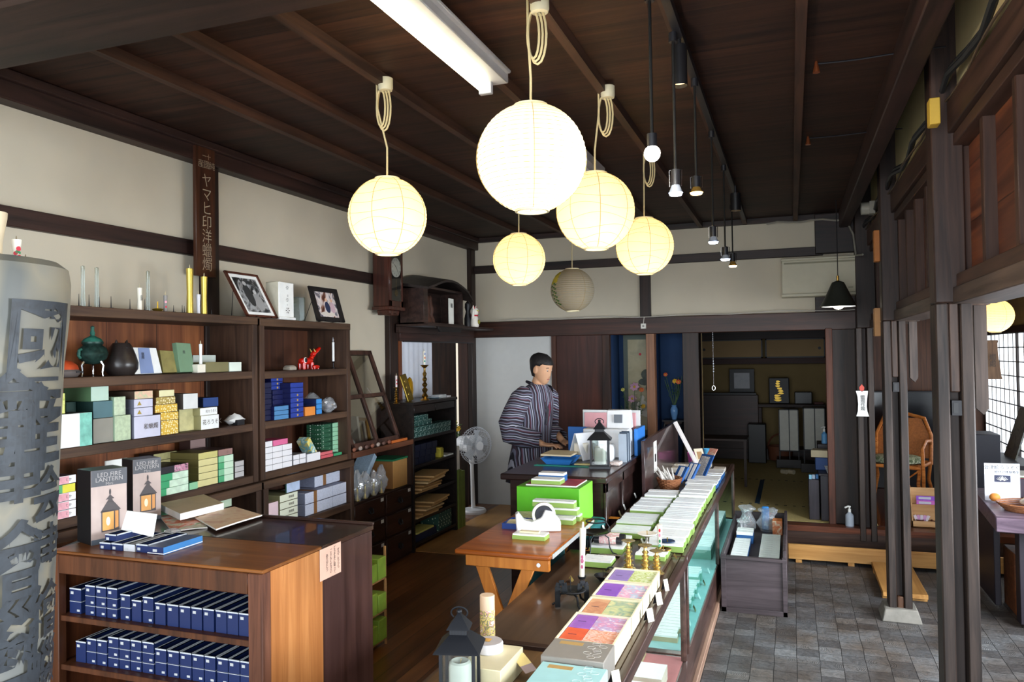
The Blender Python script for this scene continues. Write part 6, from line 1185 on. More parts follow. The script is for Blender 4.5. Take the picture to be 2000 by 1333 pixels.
# ---- candle boxes on the far showcase
ZS = .7945; WT = M('f3f5f4', .45, var=.03, scale=60); PR = c_('b9b3bb'); GB = c_('93b45c', .6)
def cpack(x0, x1, y0, y1, z0, h, label, group, side=GB, m='candle_box'):
    g = G(); g.box(x0, x1, y0, y1, z0+.0004, z0+h*.72, side); g.box(x0+.002, x1-.002, y0+.0015, y1-.0015, z0+h*.72, z0+h, WT)
    ym = (y0+y1)/2; L_ = x1-x0; g.box(x0+L_*.3, x0+L_*.62, ym-.0015, ym+.0015, z0+h, z0+h+.0003, PR); return tag(g.build(m), label, 'candle box', group)
GA = 'white topped candle boxes laid out on the far glass showcase'
def row(nm, x0, x1, ya, n, pitch, z0=ZS, h=.034, side=GB, j=.004, where='on the far glass showcase', grp=GA, w=.9):
    for i in range(n):
        dx = rnd.uniform(-j, j); cpack(x0+dx, x1+dx, ya+pitch*i, ya+pitch*i+pitch*w, z0+rnd.uniform(0, .0), h*rnd.uniform(.92, 1.05), 'white topped %s box, %s, %s from near end' % ('green' if side is GB else 'blue', nm, ORD[i+1]), grp, side)
row('left column near group', -1.0, -.79, 4.36, 2, .085, h=.04); row('left column second group', -1.02, -.80, 4.62, 4, .075); row('left column third group', -1.01, -.79, 4.99, 8, .052, h=.045); row('left column far group', -1.0, -.78, 5.46, 3, .08, h=.05)
row('right column near group', -.765, -.56, 4.12, 10, .052, h=.045); row('right column middle group', -.77, -.57, 4.66, 16, .050, h=.05); row('right column far group', -.765, -.565, 5.49, 8, .072, h=.06)
NBL = c_('2a62a0', .5)
row('small group beside the basket', -.80, -.56, 6.12, 6, .065, h=.04, side=NBL); row('group behind the basket', -.76, -.56, 6.54, 5, .07, h=.045, side=NBL)
row('lower group before the right column', -.755, -.60, 3.93, 3, .055, z0=.7945, h=.028) if False else None
row('group at the near end by the painted candle', -.76, -.60, 3.47, 3, .05, z0=.8155, h=.028, where='', j=.008) if False else row('group by the painted candle', -.76, -.61, 3.86, 3, .056, z0=.8122, h=.03)
row('tray with photographs', -1.03, -.85, 3.98, 4, .07, z0=.7945, h=.045)
for i in range(2):
    y = 4.02+.085*i; g = G(); g.cyl((-1.01, y, .860), (-.86, y, .860), .019, M('2a2a2e', .2), n=14); g.cyl((-.98, y, .861), (-.89, y, .861), .0205, blot(('f1e9e2', 'e6a8a8', 'f4efe8', 'c8b0a0'), 30), n=14); tag(g.build('wrapped_candle'), 'candle in a black and flowered wrapper lying on the green boxes, %s of two' % ('nearer', 'farther')[i], 'candle')
row('small pair by the black iron stand', -1.0, -.85, 3.72, 2, .06, z0=.7945, h=.035)
# inside the showcases
TEAL = c_('8ab0a0'); GIN = 'pale boxes inside the far showcase'
for i in range(26): cpack(-.84, -.62+.01*(i % 3 == 0), 4.22+.05*i, 4.266+.05*i, .2805, .036 if i < 22 else .07, 'pale box inside the far showcase, nearest section, %s' % ('near half' if i < 13 else 'far half'), GIN if i > 12 else 'pale boxes at the near end inside the far showcase', TEAL if i > 7 else c_('b5a888'))
for i in range(24): cpack(-.86, -.60, 5.98+.058*i, 6.032+.058*i, .2805, .10, 'pale box inside the far showcase, far section', 'pale boxes in the far end of the showcase', TEAL)
for i in range(22): cpack(-.98, -.74, 2.95+.048*i, 2.994+.048*i, .2835, .07, 'pale box inside the near showcase, rear rows', 'pale boxes inside the near showcase', c_('b9b08a'))
for k, (y, n, m) in enumerate(((3.25, 3, 'c9a890'), (3.56, 2, 'd9cfc0'))):
    for i in range(n): tag(G().box(-.735+.01*i, -.59, y, y+.18, .2835+.035*i, .2835+.035*i+.033, c_(m), zp=WT).build('candle_box'), 'white and peach box on the pinkish cloth, %s pile, %s' % (('near', 'far')[k], ('lowest', 'second', 'topmost')[i]), 'candle box')
for i, y in enumerate((4.3, 4.5, 4.75, 5.0, 5.3, 5.6)):
    g = G(); g.add([V(v) for v in ((-.575, y, .281), (-.575, y+.045, .281), (-.59, y+.045, .315), (-.59, y, .315))], [(0, 1, 2, 3)], WHITE if i % 2 else GOLD); tag(g.build('price_card', fix=False), 'little %s price card inside the far showcase, %s from the near end' % ('white' if i % 2 else 'golden', ORD[i+1]), 'price card')
# ---- gift boxes
CRM = c_('e8e0c0')
def gift(x0, x1, y0, y1, z0, z1, parts, label):
    o = open_box(x0, x1, y0, y1, z0, z1, CRM, CRM, CRM, label, 'gift_box', 'gift box', w=.006)
    for (u0, u1, v0, v1, m, nm) in parts:
        a, b, c, d = x0+.008+(x1-x0-.016)*u0, x0+.008+(x1-x0-.016)*u1, y0+.008+(y1-y0-.016)*v0, y0+.008+(y1-y0-.016)*v1
        g = G(); g.box(a, b, c, d, z0+.01, z1-.006, m); p = g.build(nm, o, .002)
        if nm == 'printed_label': g = G(); g.box(a+.02, a+.05, (c+d)/2-.002, (c+d)/2+.002, z1-.0058, z1-.0055, c_('3a2a4a')); g.build('printed_word', p)
PU, PUB, ORG = c_('8f78b4', var=.1), c_('8a56b8', var=.08), c_('df5f3a', var=.1)
gift(-.79, -.582, 2.56, 2.85, .7945, .868, ((0, .42, .48, 1, c_('9a62b8', var=.1), 'printed_label'), (.42, 1, .48, 1, blot(('f2e8ee', 'd890b4', 'b9a6cc', 'f4ecf0'), 26), 'printed_picture'), (0, .42, 0, .48, ORG, 'printed_label'), (.42, 1, 0, .48, blot(('f6e6dc', 'e08a5c', 'f2cfc0', 'd9604a'), 30), 'printed_picture')), 'open cream gift box with purple and orange packs, nearest and largest of four')
gift(-.79, -.582, 2.865, 3.075, .7945, .86, ((0, .4, 0, 1, blot(('d8a078', 'c98a68', 'dcae84'), 14), 'printed_label'), (.4, 1, 0, 1, blot(('e6dca8', 'c9cf9a', '8fae9a', 'ded0a0'), 16), 'printed_picture')), 'open cream gift box with peach and pale green pack, second of four')
gift(-.79, -.582, 3.09, 3.315, .7945, .86, ((0, .45, 0, 1, PUB, 'printed_label'), (.45, 1, 0, 1, blot(('f3eef2', 'e6a0bc', 'b4cfe0', 'f0d4dc'), 22), 'printed_picture')), 'open cream gift box with bright purple and pink flowered pack, third of four') if False else None
for o in [x for x in C.objects if x.name.startswith('display_riser')]:
    pass
gift(-.79, -.582, 3.09, 3.30, .7945, .86, ((0, .45, 0, 1, PUB, 'printed_label'), (.45, 1, 0, 1, blot(('f3eef2', 'e6a0bc', 'b4cfe0', 'f0d4dc'), 22), 'printed_picture')), 'open cream gift box with bright purple and pink flowered pack, third of four')
gift(-.79, -.582, 3.315, 3.52, .7945, .86, ((0, .45, 0, 1, PU, 'printed_label'), (.45, 1, 0, 1, blot(('f2f2e4', 'b4c05a', 'dfe6c0', 'a8b84a'), 22), 'printed_picture')), 'open cream gift box with muted purple and green flowered pack, farthest of four')
def lidbox(x0, x1, y0, y1, z0, z1, m, label, gold=True, line=c_('c9c4bc')):
    o = tag(G().box(x0, x1, y0, y1, z0, z1, m).build('gift_box', None, .003), label, 'gift box')
    g = G()
    for k in range(9): a = k*.7; cx, cy = x1-.05+.02*math.sin(k*2.3), y0+.03+.02*k*(y1-y0)/.2; g.tube([(cx+.014*math.cos(b), cy+.011*math.sin(b), z1+.0005) for b in [2*PI*j/8 for j in range(8)]], .0006, line, 4, closed=True)
    g.build('line_drawing', o)
    if gold: G().box(x0+.03, x0+.11, y1-.045, y1-.02, z1, z1+.0008, c_('b8945a')).build('gold_print', o)
    return o
lidbox(-.785, -.575, 2.385, 2.545, .7945, .876, c_('8c867e'), 'closed grey gift box with fine line flowers and a golden title')
lidbox(-.775, -.56, 2.19, 2.375, .7945, .862, c_('a9d6d6'), 'closed pale turquoise gift box with fine line flowers', line=c_('d6e6e4'))
tag(G().box(-.80, -.60, 2.0, 2.18, .7945, .855, c_('a8b4c8')).build('gift_box', None, .003), 'closed blue-grey gift box at the bottom edge of the picture', 'gift box')
def pcard(x, y, z, label, m=WHITE, w=.03, h=.035, lean=.014, yaw=0):
    g = G(); c, s = math.cos(yaw), math.sin(yaw); P = lambda a, b, hh: V((x+a*c-b*s, y+a*s+b*c, z+hh))
    g.add([P(0, -w/2, .0005), P(0, w/2, .0005), P(-lean, w/2, h), P(-lean, -w/2, h), P(-.001, -w/2, .0005), P(-.001, w/2, .0005), P(-lean-.001, w/2, h), P(-lean-.001, -w/2, h)], [(0, 1, 2, 3), (7, 6, 5, 4), (0, 1, 5, 4), (1, 2, 6, 5), (2, 3, 7, 6), (3, 0, 4, 7)], m)
    g.add([P(-lean, -w/2, h), P(-lean, w/2, h), P(-lean*2-.004, w/2, .0005), P(-lean*2-.004, -w/2, .0005)], [(0, 1, 2, 3)], BLK); return tag(g.build('price_card'), label, 'price card')
for i, (px, py, l, w_) in enumerate(((1272, 1193, 'cream price card beside the peach and green gift box', .04), (1288, 1160, 'cream price card beside the bright purple gift box', .04), (1304, 1133, 'small pale price card beside the farthest gift box', .03), (1205, 1320, 'white price card at the corner of the pale turquoise gift box', .04))):
    p = PZ(px, py+20, .80); pcard(-.537, p.y, .7945, l, c_('d9d2bd'), w_*.8, .05, .012, -R(38))
for px, py, l, m in ((1119, 1128, 'golden engraved price plate left of the black iron stand', GOLD), (1322, 1083, 'golden price plate at the corner of the riser board', GOLD), (1182, 1030, 'small white tag behind the black wire stand', WHITE), (1258, 1057, 'white tilted tag among the green boxes', WHITE), (1213, 1001, 'small dark plate left of the green boxes', c_('5a5038')), (1222, 988, 'small white tag standing left of the middle green boxes', WHITE), (1243, 965, 'little white tag near the desk corner', WHITE)):
    p = PZ(px, py+8, .795); pcard(p.x, p.y, .7945, l, m, .035, .022 if m is GOLD else .035)
# brass holders on the riser
g0 = 'brass candlesticks on the riser board'
for i, (px, py, h, cup) in enumerate(((1228, 1110, .115, 1), (1261, 1118, .11, 1), (1283, 1119, .085, 1))):
    p = PZ(px, py, .815); candlestick((max(-.80, p.x), max(3.57, p.y), .8125), h+.02, 1.05, 'shiny brass candlestick, %s of three behind the gift boxes' % ('leftmost', 'middle', 'rightmost')[i], c_('ecd08a', .25, metal=.85, var=.02), group=g0)
MIR = M('d0cdc8', .12, 1)
p = PZ(1267, 1085, .80); c = V((p.x-.01, p.y+.02, .8125)); t = thing('candle_dish', 'white dish candle holder on a mirror-like silver foot', 'candle holder', c)
g = G(); g.lathe([(.0, 0), (.03, 0), (.022, .01), (.010, .04), (.012, .075), (.02, .08)], c, MIR, 20); g.build('foot', t); g = G(); g.lathe([(.0, .082), (.03, .083), (.052, .094), (.050, .097), (0, .088)], c, c_('efe6d8', .3), 26); g.cyl(c+V((0, 0, .088)), c+V((0, 0, .11)), .002, GOLD); g.build('dish', t)
for k, (px, py, m, l) in enumerate(((1302, 1076, c_('233a5a', .25), 'dark blue dish candle holder with a golden rim'), (1296, 1090, c_('c9a24a', .2, metal=1), 'golden saucer candle holder'))):
    p = PZ(px, py, .80); c = V((p.x, p.y+.03*(1-k), .8125)); g = G(); g.lathe([(0, 0), (.02, 0), (.006, .012), (.008, .022), (.042, .03), (.040, .034), (0, .026)], c, m, 22); g.cyl(c+V((0, 0, .026)), c+V((0, 0, .05)), .003, GOLD); tag(g.build('candle_dish'), l, 'candle holder')
p = PZ(1284, 1083, .80); c = V((p.x+.012, p.y+.01, .8125)); h = .14; g = G(); g.lathe([(0, 0), (.009, 0), (.011, h*.5), (.015, h), (0, h+.002)], c, IV, 16); o = tag(g.build('candle'), 'slim flared candle painted with a pink and green plant, standing behind the brass candlesticks', 'candle')
for v, m2, s in ((.8, RED, .006), (.62, c_('e88aa0'), .006), (.4, GRN, .006), (.2, c_('4aa890'), .008)): a1 = math.atan2(-c.y, -c.x); rr = .0095+.0055*v+.0008; g = G(); g.add([V((c.x+rr*math.cos(a1+s*math.cos(b)/rr), c.y+rr*math.sin(a1+s*math.cos(b)/rr), c.z+h*v+s*1.6*math.sin(b))) for b in [2*PI*j/9 for j in range(9)]], [tuple(range(9))], m2); g.build('painted_flower', o, fix=False)
# black iron candle stands
IR = M('26282b', .45, .5)
def at(px, py, z=.7945): p = PZ(px, py, z); return V((p.x, p.y, z))
c = at(1118, 1185); t = thing('iron_candle_stand', 'black wrought iron candle stand with curled legs and a dish, holding a tall candle', 'candle stand', c)
g = G(); g.lathe([(0, .052), (.03, .054), (.058, .068), (.056, .071), (.03, .058), (0, .056)], c, IR, 24); g.build('dish', t)
for a in (1.2, 3.3, 5.4):
    d = V((math.cos(a), math.sin(a), 0)); g = G(); g.tube([c+d*.02+V((0, 0, .055)), c+d*.05+V((0, 0, .05)), c+d*.06+V((0, 0, .02)), c+d*.085+V((0, 0, .004))], .005, IR, 6); g.build('leg', t)
for dx, dy, hh in ((-.055, -.03, .10), (.05, .045, .09)):
    g = G(); pts = [c+V((dx, dy, 0)), c+V((dx, dy, hh*.85)), c+V((dx*.9, dy*.9, hh)), c+V((dx*.55, dy*.55, hh)), c+V((dx*.5, dy*.5, hh*.6))]
    for i in range(4): g.beam(pts[i], pts[i+1], .022, .004, IR, up=(dy, -dx, 0))
    g.build('strap', t)
g = G(); g.cyl(c+V((-.01, .01, .055)), c+V((-.01, .01, .12)), .0018, IR); g.build('spike', t)
b = at(1139, 1150); lo = V((b.x+.0, b.y-.02, .852)); hi = PD(1150, 1046, 3.35); hi = V((lo.x+.006, lo.y+.01, .852+.215)); g = G(); d = hi-lo; g.lathe([(0, 0), (.0115, 0), (.0125, d.length*.5), (.0145, d.length*.9), (.0145, d.length), (.006, d.length+.001), (.004, d.length+.028), (0, d.length+.03)], lo, IV, 18, False, d.normalized()); o = tag(g.build('candle'), 'tall ivory candle painted with a pink flower in the black iron stand', 'candle')
g = G(); g.lathe([(0, -.008), (.016, -.008), (.019, .004), (.017, .004), (.014, -.004), (0, -.004)], lo, IR, 16); g.tube([lo-V((0, 0, .006)), (lo+c)/2+V((0, 0, .0)), c+V((0, .03, .055))], .004, IR, 6); g.tube([lo-V((0, 0, .006)), V((lo.x, lo.y, .7947))], .004, IR, 6); g.build('candle_arm', t)
a1 = math.atan2(-lo.y, -lo.x)
for v, s in ((.42, .006), (.34, .0075), (.22, .006)): q_ = lo+d*v; g = G(); rr = .0135; g.add([V((q_.x+rr*math.cos(a1+s*math.cos(w_)/rr), q_.y+rr*math.sin(a1+s*math.cos(w_)/rr), q_.z+s*1.5*math.sin(w_))) for w_ in [2*PI*j/9 for j in range(9)]], [tuple(range(9))], c_('b05a78')); g.build('painted_flower', o, fix=False)
c = at(1165, 1085); t = thing('iron_candle_stand', 'tall black wire stand with a dark dish and a ring above it', 'candle stand', c)
g = G(); g.lathe([(0, .105), (.05, .108), (.072, .122), (.070, .125), (.03, .112), (0, .11)], c, M('2d2a26', .25, .7), 26); g.build('dish', t)
for a in (.3, 2.4, 4.5): d = V((math.cos(a), math.sin(a), 0)); g = G(); g.tube([c+d*.04+V((0, 0, .108)), c+d*.065+V((0, 0, .09)), c+d*.07+V((0, 0, .04)), c+d*.085+V((0, 0, .012)), c+d*.11+V((0, 0, .003))], .0038, IR, 6); g.build('leg', t)
g = G(); g.tube([c+V((.052*math.cos(b), .052*math.sin(b), .178)) for b in [2*PI*j/24 for j in range(24)]], .004, IR, 6, closed=True); g.tube([c+V((.052, 0, .178)), c+V((.068, .01, .15)), c+V((.066, 0, .122))], .003, IR, 6); g.build('ring', t)
c = at(1178, 1135); t = thing('iron_candle_stand', 'small black iron dish with a curled handle between the two black stands', 'candle stand', c)
g = G(); g.lathe([(0, .004), (.02, .004), (.042, .025), (.040, .028), (.018, .010), (0, .009)], c, IR, 22); g.build('dish', t)
g = G(); g.tube([c+V((.035+.025*math.cos(b), .0+.01*math.sin(b), .035+.028*math.sin(b))) for b in [-2+.4*j for j in range(13)]], .0035, IR, 6); g.build('handle', t); g = G(); g.cyl(c, c+V((0, 0, .006)), .02, IR); g.cyl(c+V((0, 0, .01)), c+V((0, 0, .05)), .0016, IR); g.build('spike', t)
for i, (px, py, m, l) in enumerate(((1160, 1075, 'cc7a30', 'orange paper lying at the far left of the counter'), (1195, 1012, 'd98a2c', 'bright orange strip of paper behind the wire stand'))):
    p = PZ(px, py, .795); tag(G().box(p.x-.06, p.x+.05, p.y-.03, p.y+.03, .7945+.0005, .7965, c_(m)).build('paper_strip'), l, 'paper')
for i in range(4): p = PZ(1195+14*i, 1085+2*i, .796); g = G(); g.box(p.x-.07, p.x+.06, p.y-.012, p.y+.012, .7947+.003*i, .7972+.003*i, blot(('b8a898', '5a4a44', 'd8cfc4'), 40)); tag(g.build('postcard'), 'patterned card lying behind the wire stand, %s' % ('leftmost', 'second', 'third', 'rightmost')[i], 'card')
# ---- near left: black lantern, ivory box, jars
def lantern_black(c, s, yaw, label, candle_label, two=False):
    c = V(c); t = thing('candle_lantern', label, 'lantern', c); Q = Matrix.Translation(c) @ Matrix.Rotation(yaw, 4, 'Z') @ Matrix.Scale(s, 4); LB = M('1f2126', .4, .3); h = .17
    def sq(g, a, z): return [Q @ V((x*a, y*a, z)) for x, y in ((-1, -1), (1, -1), (1, 1), (-1, 1))]
    g = G(); g.loft([sq(g, .062, 0), sq(g, .062, .012), sq(g, .055, .022)], LB); g.build('base', t)
    for x, y in ((-1, -1), (1, -1), (1, 1), (-1, 1)): g = G(); g.T = Q; g.box(x*.051-.005, x*.051+.005, y*.051-.005, y*.051+.005, .022, h, LB); g.build('corner_post', t)
    g = G(); g.loft([sq(g, .072, h), sq(g, .068, h+.006), sq(g, .027, h+.046)], LB); g.loft([sq(g, .027, h+.045), sq(g, .027, h+.062)], LB); g.loft([sq(g, .036, h+.062), sq(g, .033, h+.067), sq(g, .004, h+.106)], LB); g.build('roof', t)
    g = G(); g.T = Q; g.ball((0, 0, h+.110), .009, LB); g.tube([(.026*math.cos(b)+.0, 0, h+.106+.018*math.sin(b)) for b in [-.6+.35*j for j in range(14)]], .0028, LB, 6); g.build('ring_handle', t)
    g = G(); hole = c_('0a0a0c')
    for k in range(4):
        for j in range(5):
            for r_ in range(2): a = PI/2*k; x, y = -.02+.01*j, -.0275; z = h+.049+.007*r_; g.add([Q @ V(((x+dx)*math.cos(a)-y*math.sin(a), (x+dx)*math.sin(a)+y*math.cos(a), z+dz)) for dx, dz in ((-.0025, 0), (0, -.0025), (.0025, 0), (0, .0025))], [(0, 1, 2, 3)], hole)
    g.build('vent_holes', t, fix=False)
    g = G(); gm = glass('dfe8e6', .02, .10)
    for k in range(4): a = PI/2*k; g.add([Q @ V((x*math.cos(a)-(-.051)*math.sin(a), x*math.sin(a)+(-.051)*math.cos(a), z)) for x, z in ((-.046, .022), (.046, .022), (.046, h), (-.046, h))], [(0, 1, 2, 3)], gm)
    g.build('glass_pane', t, fix=False)
    g = G(); g.T = Q; rr = .036; H_ = .105; g.lathe([(0, .023), (rr, .023), (rr, .023+H_*.82), (rr*.93, .023+H_*.95), (rr*.75, .023+H_), (rr*.45, .023+H_*.93), (0, .023+H_*.88)], (0, 0, 0), c_('f1ece0', .4), 26); cd = tag(g.build('candle'), candle_label, 'candle'); g = G(); g.T = Q; g.cyl((0, 0, .023+H_*.88), (.004, .002, .023+H_*1.05), .0016, c_('c9a878')); g.build('wick', cd)
    return t
lp = PZ(896, 1395, .80); lp = PZ(898, 1264, .8005+.97*.17); lantern_black((lp.x, lp.y, .8005), .97, R(14), 'large black candle lantern with pitched roof in the left foreground of the counter', 'thick white candle inside the large black lantern in the foreground')
p = PZ(966, 1268, .80); c = V((p.x+.0, p.y+.0, .8005)); c = V((-1.03, 2.60, .8160)) if False else V((-1.035, 2.55, .8005))
HB = blot(('e8e0d8', '8a7a8a', 'e6c86a', '5a6a4a', 'e09a8a', 'f0ece8'), 55)
t = thing('herbarium_bottle', 'tall glass bottle of dried flowers with a pale wooden cap', 'bottle', c); g = G(); g.lathe([(0, 0), (.026, 0), (.027, .004), (.027, .145), (.026, .148)], c, HB, 26); g.build('bottle', t); g = G(); g.lathe([(.0265, .148), (.0265, .195), (.025, .198), (0, .198)], c, wood('d9b795', 'e9cfb2', 'z', .5), 26); g.build('cap', t)
o = tag(G().box(-1.0, -.86, 2.22, 2.43, .8005, .878, c_('d9cca6')).build('carton', None, .002), 'ivory carton beside the big black lantern', 'box')
c = V((-.955, 2.365, .8785)); t = thing('jar', 'low white round jar with a grey lid and golden label', 'jar', c); g = G(); g.lathe([(0, 0), (.046, 0), (.046, .026), (.043, .03)], c, c_('eceaf0', .3), 30); g.build('jar_body', t); g = G(); g.lathe([(.043, .0298), (.043, .032), (0, .032)], c, c_('b9b2b2', .4), 30); g.box(c.x-.03, c.x+.005, c.y-.012, c.y+.015, c.z+.0322, c.z+.033, GOLD); g.build('lid', t)
g = G(); q_ = V((-.868, 2.40, .860)); g.T = Matrix.Translation(q_) @ Matrix.Rotation(R(-30), 4, 'Z') @ Matrix.Rotation(R(28), 4, 'Y'); g.box(0, .045, -.024, .024, 0, .002, c_('d9c07a')); g.box(.045, .075, -.024, .024, 0, .002, c_('8f7a78')); tag(g.build('gold_label_card'), 'golden card with small writing leaning on the ivory carton', 'card')

# ---- desk goods
ZD = 1.0855
lp = PZ(1170, 915, ZD); lantern_black((lp.x, lp.y+.03, ZD), 1.12, R(10), 'black candle lantern standing on the corner of the desk', 'white candle inside the lantern on the desk corner')
def onD(x0, x1, yb, yt, z0=ZD): a, b = PZ(x0, yb, z0), PZ(x1, yb, z0); return a, b
a = PZ(1060, 908, ZD); b = PZ(1120, 908, ZD)
t = thing('plastic_tray', 'bright blue plastic tray near the front of the desk', 'tray', ((a.x+b.x)/2, a.y+.1, ZD)); BT = c_('3a86dc', .35)
g = G(); q = [(a.x, a.y), (b.x, a.y), (b.x, a.y+.2), (a.x, a.y+.2)]; cx, cy = (a.x+b.x)/2, a.y+.1
g.loft([[V((cx+(x-cx)*s, cy+(y-cy)*s, z)) for x, y in q] for s, z in ((.8, ZD+.0005), (1.12, ZD+.045), (1.16, ZD+.046), (1.12, ZD+.044), (.8, ZD+.004))], BT); g.build('body', t)
def slabz(px, py, w, d, z, h, m, label, name, cat, yaw=0, **k): p = PZ(px, py, z); g = G(); g.T = Matrix.Translation((p.x, p.y, z)) @ Matrix.Rotation(yaw, 4, 'Z'); g.box(-w/2, w/2, 0, d, .0004, h, m, **k); return tag(g.build(name), label, cat)
slabz(1085, 892, .22, .26, ZD+.048, .012, c_('e8d6b0'), 'beige folder lying over the blue tray', 'folder', 'folder')
slabz(1100, 912, .42, .05, ZD, .004, c_('2f9a86'), 'green cutting sheet along the front edge of the desk', 'sheet', 'sheet'); slabz(1138, 909, .12, .05, ZD+.0045, .006, c_('ecd98e'), 'yellow envelope on the green sheet', 'envelope', 'envelope')
# tablet in a case
p = PZ(1128, 897, ZD); t = thing('tablet', 'grey tablet standing open on its cover on the desk', 'tablet', (p.x, p.y, ZD)); d = V((.5, .87, 0)).normalized(); n = V((.87, -.5, 0))
g = G(); A = V((p.x-.07, p.y-.02, ZD+.001)); B = A+d*.21; up_ = V((0, 0, .19))+n*.07; g.add([A, B, B+up_, A+up_, A+n*.008, B+n*.008, B+up_+n*.008, A+up_+n*.008], [(0, 1, 2, 3), (7, 6, 5, 4), (0, 1, 5, 4), (1, 2, 6, 5), (2, 3, 7, 6), (3, 0, 4, 7)], c_('c9d0d8', .35)); g.build('body', t, .002)
g = G(); A2 = A+n*.16; g.add([A+up_+n*.01, B+up_+n*.01, B+n*.15, A+n*.15, A+up_+n*.014, B+up_+n*.014, B+n*.156, A+n*.156], [(0, 1, 2, 3), (7, 6, 5, 4), (0, 1, 5, 4), (1, 2, 6, 5), (2, 3, 7, 6), (3, 0, 4, 7)], c_('d9dade', .4)); g.build('cover', t, .002)
# register, terminals and files: placed on the desk top behind the lantern
def deskbox(x0, x1, y0, y1, z0, z1, m, label, name, cat, bev=.008, **k): return tag(G().box(x0, x1, y0, y1, z0, z1, m, **k).build(name, None, bev, seg=2), label, cat)
REG = c_('d9dadb', .4)
p0, p1 = PZ(1205, 878, ZD), PZ(1250, 880, ZD)
t = thing('cash_register', 'white cash register with a small grey display behind the desk lantern', 'cash register', (-1.27, 5.72, ZD))
g = G(); g.prism([(0, 0), (.36, 0), (.36, .05), (.30, .15), (.12, .21), (0, .21)], .34, REG, frame_of((-1.45, 5.90, ZD+.0005), (0, -1, 0), (0, 0, 1)) if False else Matrix(((0, 0, 1, -1.47), (1, 0, 0, 5.56), (0, 1, 0, ZD+.0005), (0, 0, 0, 1)))); g.build('body', t, .008, seg=2)
g = G(); g.prism([(0, 0), (.12, 0), (.08, .14), (.02, .14)], .18, c_('e3e4e6', .35), Matrix(((0, 0, 1, -1.31), (1, 0, 0, 5.64), (0, 1, 0, ZD+.205), (0, 0, 0, 1)))); g.build('display_head', t, .006); g = G(); g.box(-1.25, -1.19, 5.636, 5.655, ZD+.25, ZD+.31, c_('6a7078')); g.build('display', t)
deskbox(-1.50, -1.40, 5.40, 5.52, ZD+.0005, ZD+.12, c_('ded9cc'), 'cream card terminal box behind the tablet', 'card_terminal', 'machine'); deskbox(-1.30, -1.19, 5.28, 5.44, ZD+.0005, ZD+.125, c_('f0f0f0', .3), 'small white round-topped printer beside the desk lantern', 'label_printer', 'printer', .03)
for i in range(5): 
    y = 5.34+.035*i; tag(G().box(-1.155, -1.10, y, y+.012, ZD+.0005, ZD+.20+.01*(i % 2), c_('3a4a5c' if i % 2 else 'aab6c4', .4)).build('pen_box'), 'narrow upright %s packet at the desk edge, %s from the near side' % ('dark blue' if i % 2 else 'silver', ORD[i+1]), 'packet', 'upright packets at the desk edge')
for i, (y, h, m, l) in enumerate(((5.98, .32, 'd8dcdc', 'grey-white file at the back of the desk'), (5.955, .30, 'e3a8ae', 'pink file with black clips at the back of the desk'), (5.93, .19, 'eecfd2', 'pale pink file in front of the pink one'))):
    x0 = -1.58 if i < 2 else -1.50; deskbox(x0+.02*i, -1.12-.03*i, y, y+.018, ZD+.0005, ZD+h, c_(m), l, 'file', 'file', .002)
deskbox(-1.68, -1.50, 5.895, 5.92, ZD+.0005, ZD+.19, c_('2b6fc2'), 'blue file left of the pink files', 'file', 'file', .002); deskbox(-1.115, -1.09, 5.70, 6.02, ZD+.0005, ZD+.20, c_('2f7bd0'), 'blue folder standing along the right edge of the desk', 'folder', 'folder', .002)
for i, (x, m, l) in enumerate(((-1.20, 'a84a3c', 'red patterned sweets packet by the desk lantern'), (-1.14, 'd8b0a8', 'pinkish packet by the desk lantern'))): deskbox(x-.04, x+.03, 5.06+.1*i, 5.16+.1*i, ZD+.0005, ZD+.025, blot((m, 'e8e0d8', m), 40), l, 'packet', 'packet', .008)
# ---- on the folding table and the green box
p0 = PY(1020, 945, 4.30); GBX = c_('6cc62a', .45)
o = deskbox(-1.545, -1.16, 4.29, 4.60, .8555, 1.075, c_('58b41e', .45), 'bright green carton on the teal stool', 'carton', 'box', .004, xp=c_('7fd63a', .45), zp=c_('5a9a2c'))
tag(G().add([V(v) for v in ((-1.50, 4.33, 1.0755), (-1.19, 4.33, 1.0755), (-1.19, 4.58, 1.0755), (-1.50, 4.58, 1.0755), (-1.50, 4.33, 1.083), (-1.19, 4.33, 1.083), (-1.19, 4.58, 1.083), (-1.50, 4.58, 1.083))], [(3, 2, 1, 0), (4, 5, 6, 7), (0, 1, 5, 4), (1, 2, 6, 5), (2, 3, 7, 6), (3, 0, 4, 7)], [c_('e8e2e4'), c_('a03a4a', var=.15), c_('e8e2e4'), c_('e8e2e4'), c_('e8e2e4'), c_('e8e2e4')]).build('picture_tray'), 'flat white tray with a crimson picture on the green carton', 'tray')
cpack(-1.47, -1.29, 4.34, 4.44, 1.0835, .03, 'white topped green box on the green carton', None); cpack(-1.46, -1.30, 4.45, 4.53, 1.0835, .05, 'white topped box behind another on the green carton', None, NBL)
ZF = .9305
for i, (x0, x1, y, z, h) in enumerate(((-1.31, -1.12, 4.02, ZF, .035), (-1.33, -1.11, 4.10, ZF, .035), (-1.36, -1.12, 4.08, ZF+.036, .035), (-1.38, -1.14, 4.09, ZF+.072, .035))): 
    if i == 0: x0, x1, y = -1.31, -1.12, 4.0
    cpack(x0, x1, y, y+.065, z, h, 'white topped green box behind the tape dispenser, %s' % ('single one in front', 'lowest of the stack', 'middle of the stack', 'topmost of the stack')[i], 'candle boxes behind the tape dispenser')
cpack(-1.33, -1.16, 3.62, 3.70, ZF, .028, 'white topped green box in front of the tape dispenser', None); tag(G().box(-1.30, -1.20, 3.645, 3.675, ZF+.029, ZF+.037, c_('e9dcb8')).build('wrapped_candle'), 'cream candle lying on the front green box', 'candle')
